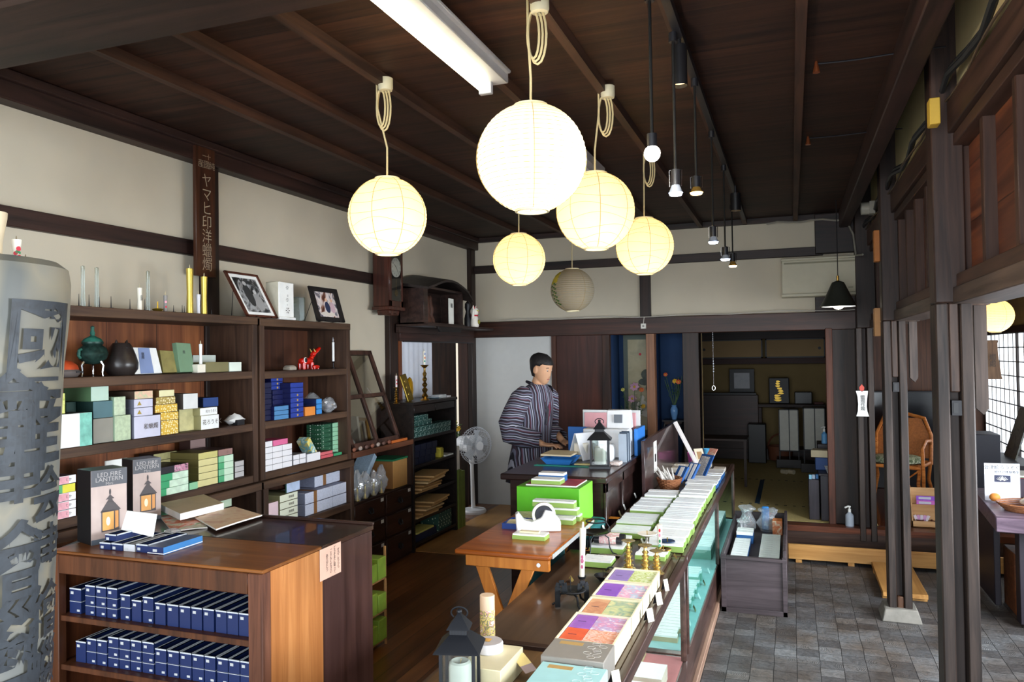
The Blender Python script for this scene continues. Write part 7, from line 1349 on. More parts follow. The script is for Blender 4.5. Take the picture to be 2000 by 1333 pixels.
TD = c_('eceef2', .35); t = thing('tape_dispenser', 'white desktop tape dispenser on the folding table', 'tape dispenser', (-1.24, 3.84, ZF))
g = G(); g.prism([(-.13, 0), (.10, 0), (.10, .05), (.06, .10), (.02, .11), (0, .07), (-.05, .05), (-.09, .06), (-.12, .10), (-.135, .09)], .07, TD, Matrix(((.93, 0, .37, -1.26), (.37, 0, -.93, 3.87), (0, 1, 0, ZF+.0006), (0, 0, 0, 1)))); g.build('body', t, .006, seg=2)
ax = V((.37, -.93, 0)); g = G(); cc = V((-1.235, 3.845, ZF+.085)); g.lathe([(.048, -.012), (.062, -.012), (.062, .012), (.048, .012), (.048, -.012)], cc, c_('d9d6cc', .25), 26, False, ax); g.cyl(cc-ax*.01, cc+ax*.01, .045, c_('23252e'), n=20); g.build('tape_roll', t)
open_box(-1.46, -1.33, 3.82, 3.98, ZF, ZF+.03, c_('22418a'), c_('22418a'), c_('1a2a55'), 'open navy tray of paper slips on the folding table', 'tray', 'tray', content=lambda g, x0, x1, y0, y1, z0, z1: [g.add([V((x0, y0+.02*i, z0+.006*i)), V((x1, y0+.03*i, z0+.006*i)), V((x1-.01, y0+.03*i+.06, z0+.006*i+.004)), V((x0, y0+.02*i+.05, z0+.006*i+.004))], [(0, 1, 2, 3)], c_(('e8dcb0', 'd8c890', 'efe6c8')[i % 3])) for i in range(4)])
slabz(1035, 1018, .16, .2, ZF, .012, blot(('b8a878', 'e0d8c0', '8a8a72'), 30), 'pile of brown paper wrappers beside the navy tray', 'paper_pile', 'papers', R(15))
# ---- far end of the showcase: basket, leaning cards
p = PZ(1296, 941, ZS); c = V((-.905, 6.0, ZS)); 
t = thing('wicker_basket', 'brown wicker basket full of silvery wrapped sticks', 'basket', c); WK = wood('6f4128', 'a9714c', 'x', .6, 3)
g = G()
for k in range(9):
    z = .004+.0105*k; r = .062+.030*(k/8); g.tube([c+V(((r+.003*(1 if (j+k) % 2 else -1))*math.cos(2*PI*j/28), (r+.003*(1 if (j+k) % 2 else -1))*math.sin(2*PI*j/28)*1.3, z)) for j in range(28)], .0058, WK, 5, closed=True)
g.lathe([(0, .002), (.06, .002)], c, WK, 20); g.build('weave', t)
for i in range(16):
    a = rnd.uniform(0, 6.28); r = rnd.uniform(0, .055); b = c+V((r*math.cos(a), r*math.sin(a), .02)); tip = b+V((-.03-.07*rnd.random(), .02+.06*rnd.uniform(-1, 1), .11+.05*rnd.random()))
    g = G(); g.tube([b, b.lerp(tip, .6), tip], [.007, .009, .003], blot(('e2ddd4', 'a9a29a', 'f0ece4', '77706a'), 60), 7); tag(g.build('wrapped_stick'), 'silvery wrapped candle stick standing in the wicker basket', 'candle', 'wrapped sticks in the wicker basket')
def board(P, u, W_, H_, lean, m, label, name='card', cat='card', th=.008, parts=()):
    P = V(P); u = V((u[0], u[1], 0)).normalized(); n = V((u.y, -u.x, 0)); up_ = (V((0, 0, 1))-n*lean).normalized(); nn = u.cross(up_); T = Matrix(((u.x, up_.x, nn.x, P.x), (u.y, up_.y, nn.y, P.y), (u.z, up_.z, nn.z, P.z), (0, 0, 0, 1)))
    g = G(); g.T = T; g.box(0, W_, 0, H_, -th, 0, m); o = g.build(name)
    lo = min(v[2] for v in g.v)-.0006
    tag(o, label, cat)
    for (a, b, c_2, d, mm) in parts: g = G(); g.T = T; g.box(a, b, c_2, d, 0, .0015, mm); g.build('printed_patch', o)
    return o
board((-.93, 6.27, ZS+.02), (.8, -.6), .10, .15, .75, c_('2a5a9a'), 'blue box of white cards leaning beside the basket, left one', 'card_box', 'box', .02, ((.03, .07, .01, .14, WHITE),))
board((-.86, 6.35, ZS+.02), (.8, -.6), .10, .17, .75, c_('2a5a9a'), 'blue box of white cards leaning beside the basket, right one', 'card_box', 'box', .02, ((.015, .04, .01, .16, WHITE), (.055, .085, .01, .16, WHITE)))
board((-.80, 6.55, ZS+.02), (.8, -.6), .13, .22, .7, c_('1f4d8c'), 'tall blue panel with a written poster leaning behind the cards', 'leaning_poster', 'panel', .012, ((.01, .10, .02, .20, blot(('d8d4d0', '8a8a90', 'e8e4e0'), 50)),))
board((-.78, 6.72, ZS+.02), (.75, -.66), .09, .26, .75, blot(('e8d0b0', 'd88a78', 'efe4d0'), 18), 'peach and red card leaning on the poster panel', th=.006)
g = G(); g.add([V((x, y, z)) for x, y, z in ((-.80, 7.00, ZS+.001), (-.78, 7.06, ZS+.001), (-1.0, 7.08, 1.22), (-1.015, 7.02, 1.215), (-.79, 7.00, ZS+.001), (-.77, 7.06, ZS+.001), (-.99, 7.08, 1.23), (-1.005, 7.02, 1.225))], [(0, 1, 2, 3), (7, 6, 5, 4), (0, 1, 5, 4), (1, 2, 6, 5), (2, 3, 7, 6), (3, 0, 4, 7)], c_('ece6e4')); tag(g.build('strip_sign'), 'long white strip sign leaning against the dark divider board', 'sign')
for i, (px, py, w, h, m, l) in enumerate(((1365, 884, .16, .05, 'd05aa8', 'pink plastic basket with clear wrap at the far end of the showcase'), (1402, 870, .10, .09, '55b4e6', 'light blue plastic cup at the far end of the showcase'))):
    p = PZ(px, py, .86); k = (p-CAM).dot(FW)/F; c = V((p.x, min(p.y, 7.42), ZS)); g = G(); g.lathe([(0, .0), (w*.32, .0), (w*.42, h+.06), (w*.40, h+.06), (w*.3, .01), (0, .01)], c, c_(m, .35), 20); tag(g.build('plastic_cup'), l, 'cup')
for i, (x, y, w, d, h, m, l) in enumerate(((-.95, 7.05, .14, .10, .05, 'c9b48a', 'small beige display box left of the wooden frame'), (-.62, 6.98, .10, .14, .03, 'c4b6a2', 'flat beige tray near the far corner of the showcase'), (-.80, 7.18, .18, .14, .05, '9fb8c4', 'pale blue-grey tray of goods behind the frame'), (-.74, 6.92, .12, .06, .03, 'd8cdb8', 'cream flat packet before the frame'), (-.95, 6.85, .14, .12, .045, 'ece2cc', 'cream flat box beside the leaning cards'))): deskbox(x-w/2, x+w/2, y, y+d, ZS, ZS+h, blot((m, 'efe9e0', m), 30), l, 'tray', 'tray', .003)
board((-.82, 7.12, ZS+.06), (.7, .55), .09, .13, .5, c_('e8dcc4'), 'small cream frame with a wooden picture leaning at the far end', 'framed_picture', 'picture', .008, ((.02, .07, .03, .10, c_('b08a60')),))
# ---- low display box
GD_ = 'white topped blue boxes in the low display box'
for i in range(9): cpack(-.455, -.335, 5.86+.068*i, 5.92+.068*i, .3005, .05, 'white topped blue box, left row of low display box, %s from near end' % ORD[i+1], GD_, NBL)
for i in range(2): cpack(-.45, -.32, 6.50+.09*i, 6.58+.09*i, .3005, .09, 'taller white topped blue box behind the left row, %s' % ('nearer', 'farther')[i], GD_, NBL)
for i in range(13): cpack(-.255, -.11, 5.78+.065*i, 5.84+.065*i, .3005, .06, 'white topped blue box, right row of low display box, %s from near end' % ORD[i+1], GD_, NBL)
for i, (x, y, w, h, s) in enumerate(((-.39, 6.97, .13, .20, 41), (-.22, 7.0, .16, .19, 42), (-.42, 6.78, .09, .13, 43))):
    g = G(); r_ = random.Random(s); g.loft([[V((x+w*.5*math.cos(a)*sc*(1+.3*r_.uniform(-1, 1)), y+.07*math.sin(a)*sc*(1+.3*r_.uniform(-1, 1)), .301+max(0, h*u*(1+.08*r_.uniform(-1, 1)) if u else 0))) for a in [2*PI*j/13 for j in range(13)]] for u, sc in ((0, .7), (.15, 1), (.4, 1), (.6, .8), (.75, .6), (.85, .75), (.95, 1), (1, .9))], CELLO); tag(g.build('plastic_bag'), 'crumpled clear plastic bag at the back of the low display box, %s' % ('left', 'middle', 'lower left')[i], 'plastic bag')
deskbox(-.16-.02, -.10, 6.86, 6.98, .3005, .42, c_('e88a4a', var=.1), 'orange packet with a cream label in the low display box', 'packet', 'packet', .004, ym=blot(('f0b080', 'e8743c', 'f6e0c0'), 20)); deskbox(-.19, -.11, 6.70, 6.82, .362, .375, c_('c8342c'), 'flat red packet on the right row of boxes', 'packet', 'packet', .003) if False else None
g = G(); g.box(-.27, -.21, 7.02, 7.08, .3005, .50, c_('3a8ad6', alpha=.9)); tag(g.build('packet', None, .01), 'bright blue packet poking up among the clear bags', 'packet')
# ================================================================== THE SHOPKEEPER
Fd, Ld = V((.95, -.29, 0)).normalized(), V((.29, .95, 0)).normalized(); PB = V((-2.03, 6.04, ZW))
def L3(f, l, u): return PB+Fd*f+Ld*l+V((0, 0, u))
def stripes(d, freq, cols, wob=.004, nz=5):
    m, t, b = _new('striped_cotton'); L = t.links.new; N = t.nodes.new; b.inputs['Roughness'].default_value = .9
    geo = N('ShaderNodeNewGeometry'); dp = N('ShaderNodeVectorMath'); dp.operation = 'DOT_PRODUCT'; L(geo.outputs['Position'], dp.inputs[0]); dp.inputs[1].default_value = tuple(V(d).normalized())
    n = N('ShaderNodeTexNoise'); n.inputs['Scale'].default_value = nz; L(geo.outputs['Position'], n.inputs['Vector']); ma = N('ShaderNodeMath'); ma.operation = 'MULTIPLY_ADD'; L(n.outputs['Fac'], ma.inputs[0]); ma.inputs[1].default_value = wob*12; L(dp.outputs['Value'], ma.inputs[2])
    mu = N('ShaderNodeMath'); mu.operation = 'MULTIPLY'; L(ma.outputs[0], mu.inputs[0]); mu.inputs[1].default_value = freq; fr = N('ShaderNodeMath'); fr.operation = 'FRACT'; L(mu.outputs[0], fr.inputs[0])
    r = N('ShaderNodeValToRGB'); r.color_ramp.interpolation = 'CONSTANT'
    for i, c in enumerate(cols): e = r.color_ramp.elements[i] if i < 2 else r.color_ramp.elements.new(i/len(cols)); e.position = i/len(cols); e.color = lin(c)+(1,)
    L(fr.outputs[0], r.inputs['Fac']); L(r.outputs['Color'], b.inputs['Base Color']); return m
STR = ('24232e', '8d8fa0', '1c1b24', '5a3442', '7d8094', '2b2a36', 'a9aab8', '201f28', '6a6c80', '43303c')
ST_T = stripes(Ld+Fd*.5+V((0, 0, .12)), 12, STR); ST_S = stripes(V((0, 0, 1))+Ld*.25, 12, STR, .006)
SKIN = c_('c99a78', .5, var=.05, scale=8)
person = thing('person', 'person in a striped grey cotton jacket standing behind the desk, hands on its top', 'person', PB)
g = G(); NR = 24
def ering(f, l, u, a, b, n=NR, tilt=0): return [L3(f+a*math.cos(t), l+b*math.sin(t), u+tilt*a*math.cos(t)) for t in [2*PI*j/n for j in range(n)]]
g.loft([ering(.0, 0, .80, .11, .15), ering(.01, 0, 1.0, .11, .145), ering(.03, 0, 1.2, .11, .165), ering(.04, 0, 1.31, .09, .17), ering(.06, 0, 1.36, .07, .10), ering(.07, 0, 1.39, .055, .058), ering(.09, 0, 1.46, .05, .052)], SKIN)
for s in (-1, 1):
    g.loft([ering(.0, s*.09, .82, .09, .085), ering(.01, s*.095, .5, .06, .06), ering(.0, s*.10, .46, .055, .055), ering(-.02, s*.10, .3, .055, .05), ering(.0, s*.10, .08, .038, .036), ering(.03, s*.10, .05, .08, .045), ering(.05, s*.10, .0, .11, .045)], SKIN)
HT = Matrix.Rotation(R(14), 3, 'Y')    # local (f,l,u): nod forward
HC = (.10, 0, 1.505)
def HP(f, l, u): v = HT @ V((f, l, u)); return L3(HC[0]+v.x, HC[1]+v.y, HC[2]+v.z)
HR = ((-.118, .045, .02, .018), (-.106, .04, .042, .038), (-.08, .025, .066, .054), (-.04, .010, .085, .067), (0, .0, .095, .074), (.04, -.003, .099, .077), (.075, -.006, .092, .070), (.1, -.01, .070, .052), (.115, -.01, .035, .025))
g.loft([[HP(c+a*math.cos(t), b*math.sin(t), u) for t in [2*PI*j/NR for j in range(NR)]] for u, c, a, b in HR], SKIN)
g.loft([[HP(.085+x_, y_*s, u) for x_, y_ in ((-.02, -1), (.012+.012*s2, 0), (-.02, 1))] for u, s, s2 in ((-.045, .014, .2), (-.035, .017, 1), (-.01, .009, .5), (.02, .007, 0))], SKIN)
for s in (-1, 1): g.loft([[HP(-.005+.020*math.cos(t)*k, s*(.072+.004*w), -.01+.032*math.sin(t)*k) for t in [2*PI*j/10 for j in range(10)]] for w, k in ((-1, .9), (1, 1.0), (2.6, .8))], SKIN)
def hand(w, d, side, n_up):
    """w wrist, d forward direction, side towards the thumb"""
    nn = d.cross(side).normalized()
    g.loft([[w+d*x+side*(b*math.cos(t))+nn*(h*math.sin(t)) for t in [2*PI*j/12 for j in range(12)]] for x, b, h in ((-.03, .026, .02), (0, .028, .018), (.04, .040, .016), (.08, .042, .013), (.092, .038, .010))], SKIN)
    for k, ln in enumerate((.070, .078, .072, .056)):
        o = w+d*.085+side*(.030-.020*k); q1 = o+d*ln*.5+V((0, 0, .010)); q2 = o+d*ln*.85-V((0, 0, .004)); q3 = o+d*ln-V((0, 0, .014)); g.tube([o-d*.02, q1, q2, q3], [.0095, .009, .0085, .007], SKIN, 8)
    o = w+d*.02+side*.028; g.tube([o, o+side*.025+d*.025, o+side*.030+d*.055-V((0, 0, .006)), o+side*.026+d*.075-V((0, 0, .010))], [.013, .012, .010, .008], SKIN, 8)
zh = 1.085+.030-ZW
rw, lw = L3(.20, -.135, zh+.02), L3(.22, .13, zh+.02)
for s, el, wr in ((-1, (-.05, -.25, 1.03), rw), (1, (-.02, .25, 1.03), lw)):
    sh, e = L3(.04, s*.175, 1.30), L3(*el); g.tube([L3(.04, s*.12, 1.31), sh, sh.lerp(e, .5), e, e.lerp(wr, .5), wr], [.05, .048, .044, .038, .036, .025], SKIN, 14)
hand(rw, (Fd*.93+Ld*.2-V((0, 0, .10))).normalized(), Ld, 1); hand(lw, (Fd*.9-Ld*.35-V((0, 0, .10))).normalized(), -Ld, 1)
body = g.build('body', person); rm = body.modifiers.new('merge', 'REMESH'); rm.mode = 'VOXEL'; rm.voxel_size = .0055; rm.use_smooth_shade = True
sm = body.modifiers.new('soft', 'SMOOTH'); sm.factor = .5; sm.iterations = 3
g = G(); hr = []
for u, c, a, b in ((-.07, .0, .07, .055), (-.05, .003, .082, .066), (-.02, .0, .094, .076), (.01, -.003, .1, .08), (.04, -.006, .106, .084), (.055, -.008, .107, .084), (.08, -.01, .1, .077), (.105, -.012, .08, .06), (.124, -.012, .045, .035), (.128, -.012, .01, .01)):
    lim = R(180) if u >= .055 else R(98+(u-.055)*-350)
    hr.append([HP(c+a*math.cos(t)*(1 if (u >= .055 or abs(t-PI) < PI-R(62 if u > .02 else 100)) else .80), b*math.sin(t)*(1 if (u >= .055 or abs(t-PI) < PI-R(62 if u > .02 else 100)) else .80), u) for t in [2*PI*j/32 for j in range(32)]])
g.loft(hr, c_('1c1a1b', .55, bump=.6, scale=60, var=.3)); g.build('hair', person)
for s in (-1, 1):
    g = G(); g.ball(HP(.082, s*.030, .005), .0075, c_('cfc6bc')); e = g.build('eye', person); g = G(); g.ball(HP(.0895, s*.031, .003), .0045, BLK); g.build('iris', e)
    g = G(); g.tube([HP(.088, s*.016, .024), HP(.089, s*.03, .028), HP(.078, s*.045, .024)], [.0022, .003, .0018], c_('1c1a1b'), 6); g.build('eyebrow', person)
g = G(); g.tube([HP(.082, -.022, -.068), HP(.091, -.01, -.066), HP(.092, .01, -.066), HP(.082, .022, -.068)], .0032, c_('a0605a'), 6); g.build('mouth', person)
# jacket
g = G(); K = 40
def wr_(f, l, u, a, b, amp=0): return [L3(f+a*math.cos(t)*(1+amp*math.sin(7*t+u*9)), l+b*math.sin(t)*(1+amp*math.sin(7*t+u*9)), u) for t in [2*PI*j/K for j in range(K)]]
g.loft([wr_(-.03, 0, .58, .175, .225, .035), wr_(-.02, 0, .72, .165, .21, .03), wr_(-.01, 0, .86, .15, .19, .02), wr_(.0, 0, .96, .145, .182, .02), wr_(.015, 0, 1.1, .145, .19, .015), wr_(.03, 0, 1.22, .135, .2, .01), wr_(.04, 0, 1.30, .115, .195, .01), wr_(.05, 0, 1.345, .088, .15), wr_(.06, 0, 1.375, .07, .09), wr_(.055, 0, 1.385, .055, .07)], ST_T, caps=False); g.build('jacket', person)
for s, pts in ((-1, ((.04, -.14, 1.305, .075), (.035, -.20, 1.27, .085), (.0, -.235, 1.17, .090), (-.035, -.25, 1.07, .098), (-.03, -.245, .99, .095), (.06, -.20, .955, .085), (.14, -.165, .945, .072), (.185, -.145, .94, .058))), (1, ((.04, .14, 1.305, .075), (.035, .20, 1.27, .083), (.01, .235, 1.17, .088), (-.01, .25, 1.07, .092), (.0, .24, .99, .09), (.07, .20, .955, .08), (.15, .16, .945, .07), (.20, .14, .94, .056)))):
    g = G(); P_ = [L3(*p[:3]) for p in pts]; g.tube(P_, [p[3] for p in pts], ST_S, 22, caps=False); g.build('sleeve', person)
g = G()
for s in (-1, 1): g.tube([L3(-.015, s*.045, 1.40), L3(.055, s*.075, 1.385), L3(.125, s*.055, 1.30), L3(.165, s*.012, 1.17), L3(.165, -.03, 1.05)], [.012, .016, .017, .016, .012], c_('2a2833' if s < 0 else '6e2c40'), 8)
g.build('collar', person)
g = G()
for s in (-1, 1): g.loft([[L3(f_+a*math.cos(t), s*.095+b*math.sin(t), u) for t in [2*PI*j/20 for j in range(20)]] for f_, u, a, b in ((0, .82, .085, .075), (0, .5, .075, .075), (0, .1, .07, .07))], c_('25242c', .9))
g.build('trousers', person)
g = G()
for s in (-1, 1): g.loft([[L3(.045+a*math.cos(t), s*.10+b*math.sin(t), u) for t in [2*PI*j/16 for j in range(16)]] for u, a, b in ((.001, .13, .052), (.03, .13, .052), (.07, .08, .045))], BLK)
g.build('shoe', person)

# ================================================================== ALCOVES AND TATAMI ROOM
t = thing('hanging_scroll', 'hanging scroll painted with a white robed figure under a pine tree in the left alcove', 'scroll', (-1.6, 8.32, 1.0))
g = G(); g.box(-1.73, -1.47, 8.325, 8.335, .95, 2.06, c_('5f6a60')); g.build('mounting', t); g = G(); g.box(-1.68, -1.40, 8.318, 8.325, 1.02, 2.0, blot(('a99f7c', 'b8ae8a', '9b967a'), 4)); p = g.build('painting', t)
def blob(g, x, z, a, b, m, k=1, n=12): g.add([V((x+a*math.cos(q), 8.317-.0006*k, z+b*math.sin(q))) for q in [2*PI*j/n for j in range(n)]], [tuple(range(n))], m)
g = G(); ink = c_('4a5148', var=.3); blob(g, -1.47, 1.62, .07, .06, ink); blob(g, -1.50, 1.54, .07, .04, ink, 2); blob(g, -1.44, 1.48, .05, .06, ink, 3); blob(g, -1.46, 1.32, .02, .14, ink, 4); blob(g, -1.60, 1.28, .06, .05, c_('77786a'), 5); g.build('painted_pine', p, fix=False)
g = G(); wr2 = c_('d8d3c4'); blob(g, -1.53, 1.26, .065, .085, wr2, 7); blob(g, -1.53, 1.365, .026, .03, wr2, 8); blob(g, -1.48, 1.20, .06, .04, wr2, 9); g.build('painted_figure', p, fix=False)
g = G(); blob(g, -1.545, 1.84, .014, .014, RED, 2); g.build('red_seal', p, fix=False); g = G(); g.cyl((-1.75, 8.32, .95), (-1.38, 8.32, .95), .015, DK); g.cyl((-1.75, 8.32, 2.06), (-1.38, 8.32, 2.06), .01, DK); g.build('roller', t)
def flowers(c, h, label, fl, vase_m, vr=.04, vh=.15, seed=1, spread=.1):
    c = V(c); r_ = random.Random(seed); t = thing('flower_vase', label, 'vase', c); g = G(); g.lathe([(0, 0), (vr*.55, 0), (vr*.95, vh*.45), (vr, vh*.7), (vr*.6, vh*.93), (vr*.75, vh), (vr*.5, vh*.9)], c, vase_m, 20); g.build('vase', t)
    for i in range(9):
        a = r_.uniform(0, 6.28); hh = h*r_.uniform(.45, 1); tip = c+V((spread*math.cos(a)*r_.uniform(.3, 1), spread*math.sin(a)*.5, vh+hh)); md = c.lerp(tip, .5)+V((.01, 0, .03)); s = G(); s.tube([c+V((0, 0, vh*.8)), md, tip], .0028, c_('3f5f30'), 5); st = s.build('stem', t)
        g = G()
        for k in range(7): q = md.lerp(tip, r_.random()*.9); b = r_.uniform(0, 6.28); d = V((math.cos(b), math.sin(b), .4))*.035; w_ = V((-math.sin(b), math.cos(b), 0))*.008; g.add([q, q+d*.5+w_, q+d, q+d*.5-w_], [(0, 1, 2, 3)], c_('3d6a32' if k % 2 else '55803f'))
        g.build('leaf', st, fix=False)
        if i < len(fl):
            m, s_ = fl[i]; g = G()
            for k in range(7): b = 2*PI*k/7; d = V((math.cos(b), math.sin(b)*.4, math.sin(b)*.9))*s_; w_ = V((-math.sin(b), 0, math.cos(b)))*s_*.35; g.add([tip+V((0, -.006, 0)), tip+d*.6+w_, tip+d, tip+d*.6-w_], [(0, 1, 2, 3)], m)
            g.ball(tip+V((0, -.008, 0)), s_*.25, c_('e8c23c'), 8, 6); g.build('flower', st, fix=False)
YLF, ORF, PKF = c_('e8b52c'), c_('d9602c'), c_('dba6c0')
g = G(); g.box(-1.27, -1.05, 8.0, 8.22, 1.14, 1.155, BLK); g.box(-1.25, -1.07, 8.02, 8.2, 1.11, 1.14, DK)
for x in (-1.25, -1.08): 
    for y in (8.02, 8.18): g.tube([(x, y, 1.12), (x+(.03 if x > -1.2 else -.02), y, .95), (x, y, .7), (x+(.02 if x > -1.2 else -.02), y, ZW)], .012, BLK, 6)
tag(g.build('plant_stand'), 'black carved plant stand with curved legs in the right alcove', 'stand')
flowers((-1.16, 8.11, 1.1555), .33, 'light blue vase of orange and yellow flowers on the black stand', ((YLF, .03), (ORF, .03), (ORF, .025)), c_('6d9fd6', .2), seed=3)
g = G(); g.box(-1.76, -1.42, 8.0, 8.25, .9, .93, DK); g.box(-1.74, -1.44, 8.02, 8.23, ZW, .9, DK); tag(g.build('alcove_stand'), 'dark low stand under the scroll in the left alcove', 'stand')
flowers((-1.60, 8.12, .9305), .42, 'flower arrangement with a pink lily in front of the scroll', ((PKF, .055), (PKF, .05), (YLF, .03), (ORF, .03), (c_('c9c86a'), .025)), c_('3a3430', .4), seed=8, spread=.17)
# far alcove things
def fbox(a, b, t_, bt, Y, dpt, m, label, name, cat, **k): P0, P1 = PY(a, bt, Y), PY(b, bt, Y); return tag(G().box(P0.x, P1.x, Y, Y+dpt, P0.z, PY(a, t_, Y).z, m, **k).build(name, None, .004), label, cat)
t = thing('framed_picture', 'black framed picture with pale mount in the far alcove', 'picture', PY(1449, 768, 12.2)); P0, P1 = PY(1425, 767, 12.2), PY(1473, 721, 12.2)
g = G(); g.box(P0.x, P1.x, 12.2, 12.23, P0.z, P1.z, BLK); g.build('frame', t, .004); g = G(); g.box(P0.x+.07, P1.x-.07, 12.195, 12.2, P0.z+.06, P1.z-.06, blot(('a8aab0', 'b4b5ba', '9a9ca4'), 10)); g.build('picture', t); g = G(); g.box(-1.35, -.48, 12.0, 12.22, ZW+.17, 1.20, wood('25120d', '40221a', 'x', .4)); g.box(-1.33, -.5, 11.99, 12.0, 1.20, 1.24, BLK); tag(g.build('low_cabinet', None, .006), 'dark red-brown cabinet in the left half of the far alcove', 'cabinet')
g = G(); g.box(-.48, .45, 11.98, 12.22, 1.02, 1.07, DKx); g.box(.40, .45, 11.98, 12.22, .40, 1.02, DKx); g.box(-.48, -.43, 11.98, 12.22, .40, 1.02, DKx); tag(g.build('alcove_shelf', None, .004), 'dark staggered shelf on the right of the far alcove', 'shelf')
t = thing('folding_screen', 'small black lacquer screen with golden figures on the alcove shelf', 'screen', PY(1521, 790, 12.1)); P0, P1 = PY(1502, 787, 12.1), PY(1541, 738, 12.1); P0.z = 1.0705; g = G(); g.box(P0.x, P1.x, 12.1, 12.12, P0.z, P1.z, BLK); g.build('panel', t, .01)
g = G(); gm = c_('b8953c', .35, metal=.8); cx = (P0.x+P1.x)/2
for k in range(9): a = rnd.uniform(-.09, .09); z = P0.z+.05+.035*k; g.prism([(.05*(1-.06*k)*math.cos(q)*(1+.3*math.sin(3*q+k)), .016*math.sin(q)) for q in [2*PI*j/9 for j in range(9)]], .004, gm, Matrix(((1, 0, 0, cx+a*.4), (0, 0, 1, 12.093), (0, 1, 0, z), (0, 0, 0, 1))))
g.build('gold_figure', t)
g = G(); P0, P1 = PY(1552, 787, 12.05), PY(1586, 766, 12.05); g.box(P0.x, P1.x, 12.05, 12.18, 1.0705, P1.z, c_('15171a', .35)); tag(g.build('lacquer_box', None, .01), 'black lacquer box beside the golden figured screen', 'box'); tag(G().box(.30, .42, 12.03, 12.15, 1.0705, 1.10, c_('5a2018')).build('small_box'), 'small red-brown box at the right end of the alcove shelf', 'box')
for i, (a, b, t_, bt) in enumerate(((1522, 1561, 800, 880), (1570, 1613, 797, 878))):
    Y = 11.35-.35*i; P0, P1 = PY(a, bt, Y), PY(b, bt, Y); zt = PY(a, t_, Y).z; t = thing('paper_floor_lamp', 'tall square paper floor lamp with black frame, %s of two in the tatami room' % ('left' if i == 0 else 'right'), 'floor lamp', ((P0.x+P1.x)/2, Y, ZW)); w_ = P1.x-P0.x
    g = G(); g.box(P0.x+.008, P1.x-.008, Y+.01, Y+w_-.01, P0.z, zt-.01, c_('e2e0d6', .8)); g.build('paper_shade', t); g = G()
    for x in (P0.x, (P0.x+P1.x)/2, P1.x-.012): g.box(x, x+.012, Y, Y+.012, ZW+.02, zt, BLK); g.box(x, x+.012, Y+w_-.012, Y+w_, ZW+.02, zt, BLK)
    g.box(P0.x, P1.x, Y, Y+w_, zt-.012, zt, BLK); g.box(P0.x, P1.x, Y, Y+w_, P0.z-.012, P0.z, BLK); g.build('frame', t); g = G(); g.box(P0.x-.04, P1.x+.04, Y-.04, Y+w_+.04, ZW+.0005, ZW+.12, c_('1c100e', .4)); g.build('base', t, .004)
g = G(); c = V((-.10, 10.75, ZW+.03))
for i in range(2):
    g = G(); g.cyl((-.15+.09*i, 10.8, ZW+.03), (-.09+.09*i, 10.75, ZW+.03), .03, c_('c9bda4'), n=12); g.cyl((-.15+.09*i, 10.8, ZW+.03), (-.149+.09*i, 10.799, ZW+.03), .01, BLK); tag(g.build('paper_roll'), 'pale paper roll lying before the left paper floor lamp, %s one' % ('left', 'right')[i], 'roll')
tag(G().box(-.62, -.37, 11.7, 11.95, ZW+.001, .80, c_('141416', .4)).build('speaker', None, .01), 'black box-like loudspeaker on the floor of the tatami room', 'speaker')
g = G(); cc = V((-.18, 11.9, .62)); g.tube([cc+V((.17*math.cos(a), 0, .20*math.sin(a)-.18)) for a in [PI*j/12 for j in range(13)]], .014, c_('6a3c2a'), 6); g.lathe([(0, -.35), (.16, -.35), (.18, -.15), (.165, -.15), (.15, -.33)], cc, c_('7a4a34', bump=.5), 20); tag(g.build('handled_basket'), 'reddish handled basket beside the black speaker', 'basket')
t = thing('low_table', 'dark low table with thin legs in front of the far alcove', 'table', (-.95, 9.8, ZW)); g = G(); g.box(-1.35, -.52, 9.6, 10.1, .78, .80, DKx); g.build('tabletop', t)
for x in (-1.33, -.56): g = G(); g.box(x, x+.03, 9.62, 9.65, ZW, .78, DK); g.build('leg', t)
g = G(); g.tube([(-1.42, 9.3, ZW+.01), (-1.40, 9.34, .8), (-1.38, 9.38, 1.15)], .012, c_('a9a49a', .4, metal=.3), 6); tag(g.build('vacuum_wand'), 'thin pale cleaner wand leaning at the left of the tatami room', 'wand')
g = G(); p = PY(1393, 655, YB-.03)
for k in range(16): g.ball((p.x, YB-.08, 2.04-.018*k*(1+.4*(k > 8))), .005 if k < 12 else .008, c_('c9cdd6', .15, metal=.5), 8, 5)
g.tube([(p.x, YB-.08, 2.045), (p.x, YB-.08, 1.52)], .0015, CHROME, 4); g.tube([(p.x+.015*math.cos(a), YB-.08, 1.50+.022*math.sin(a)) for a in [2*PI*j/14 for j in range(14)]], .003, CHROME, 5, closed=True); tag(g.build('wind_chime'), 'thin beaded chain with a ring hanging from the big lintel before the tatami room', 'wind chime')
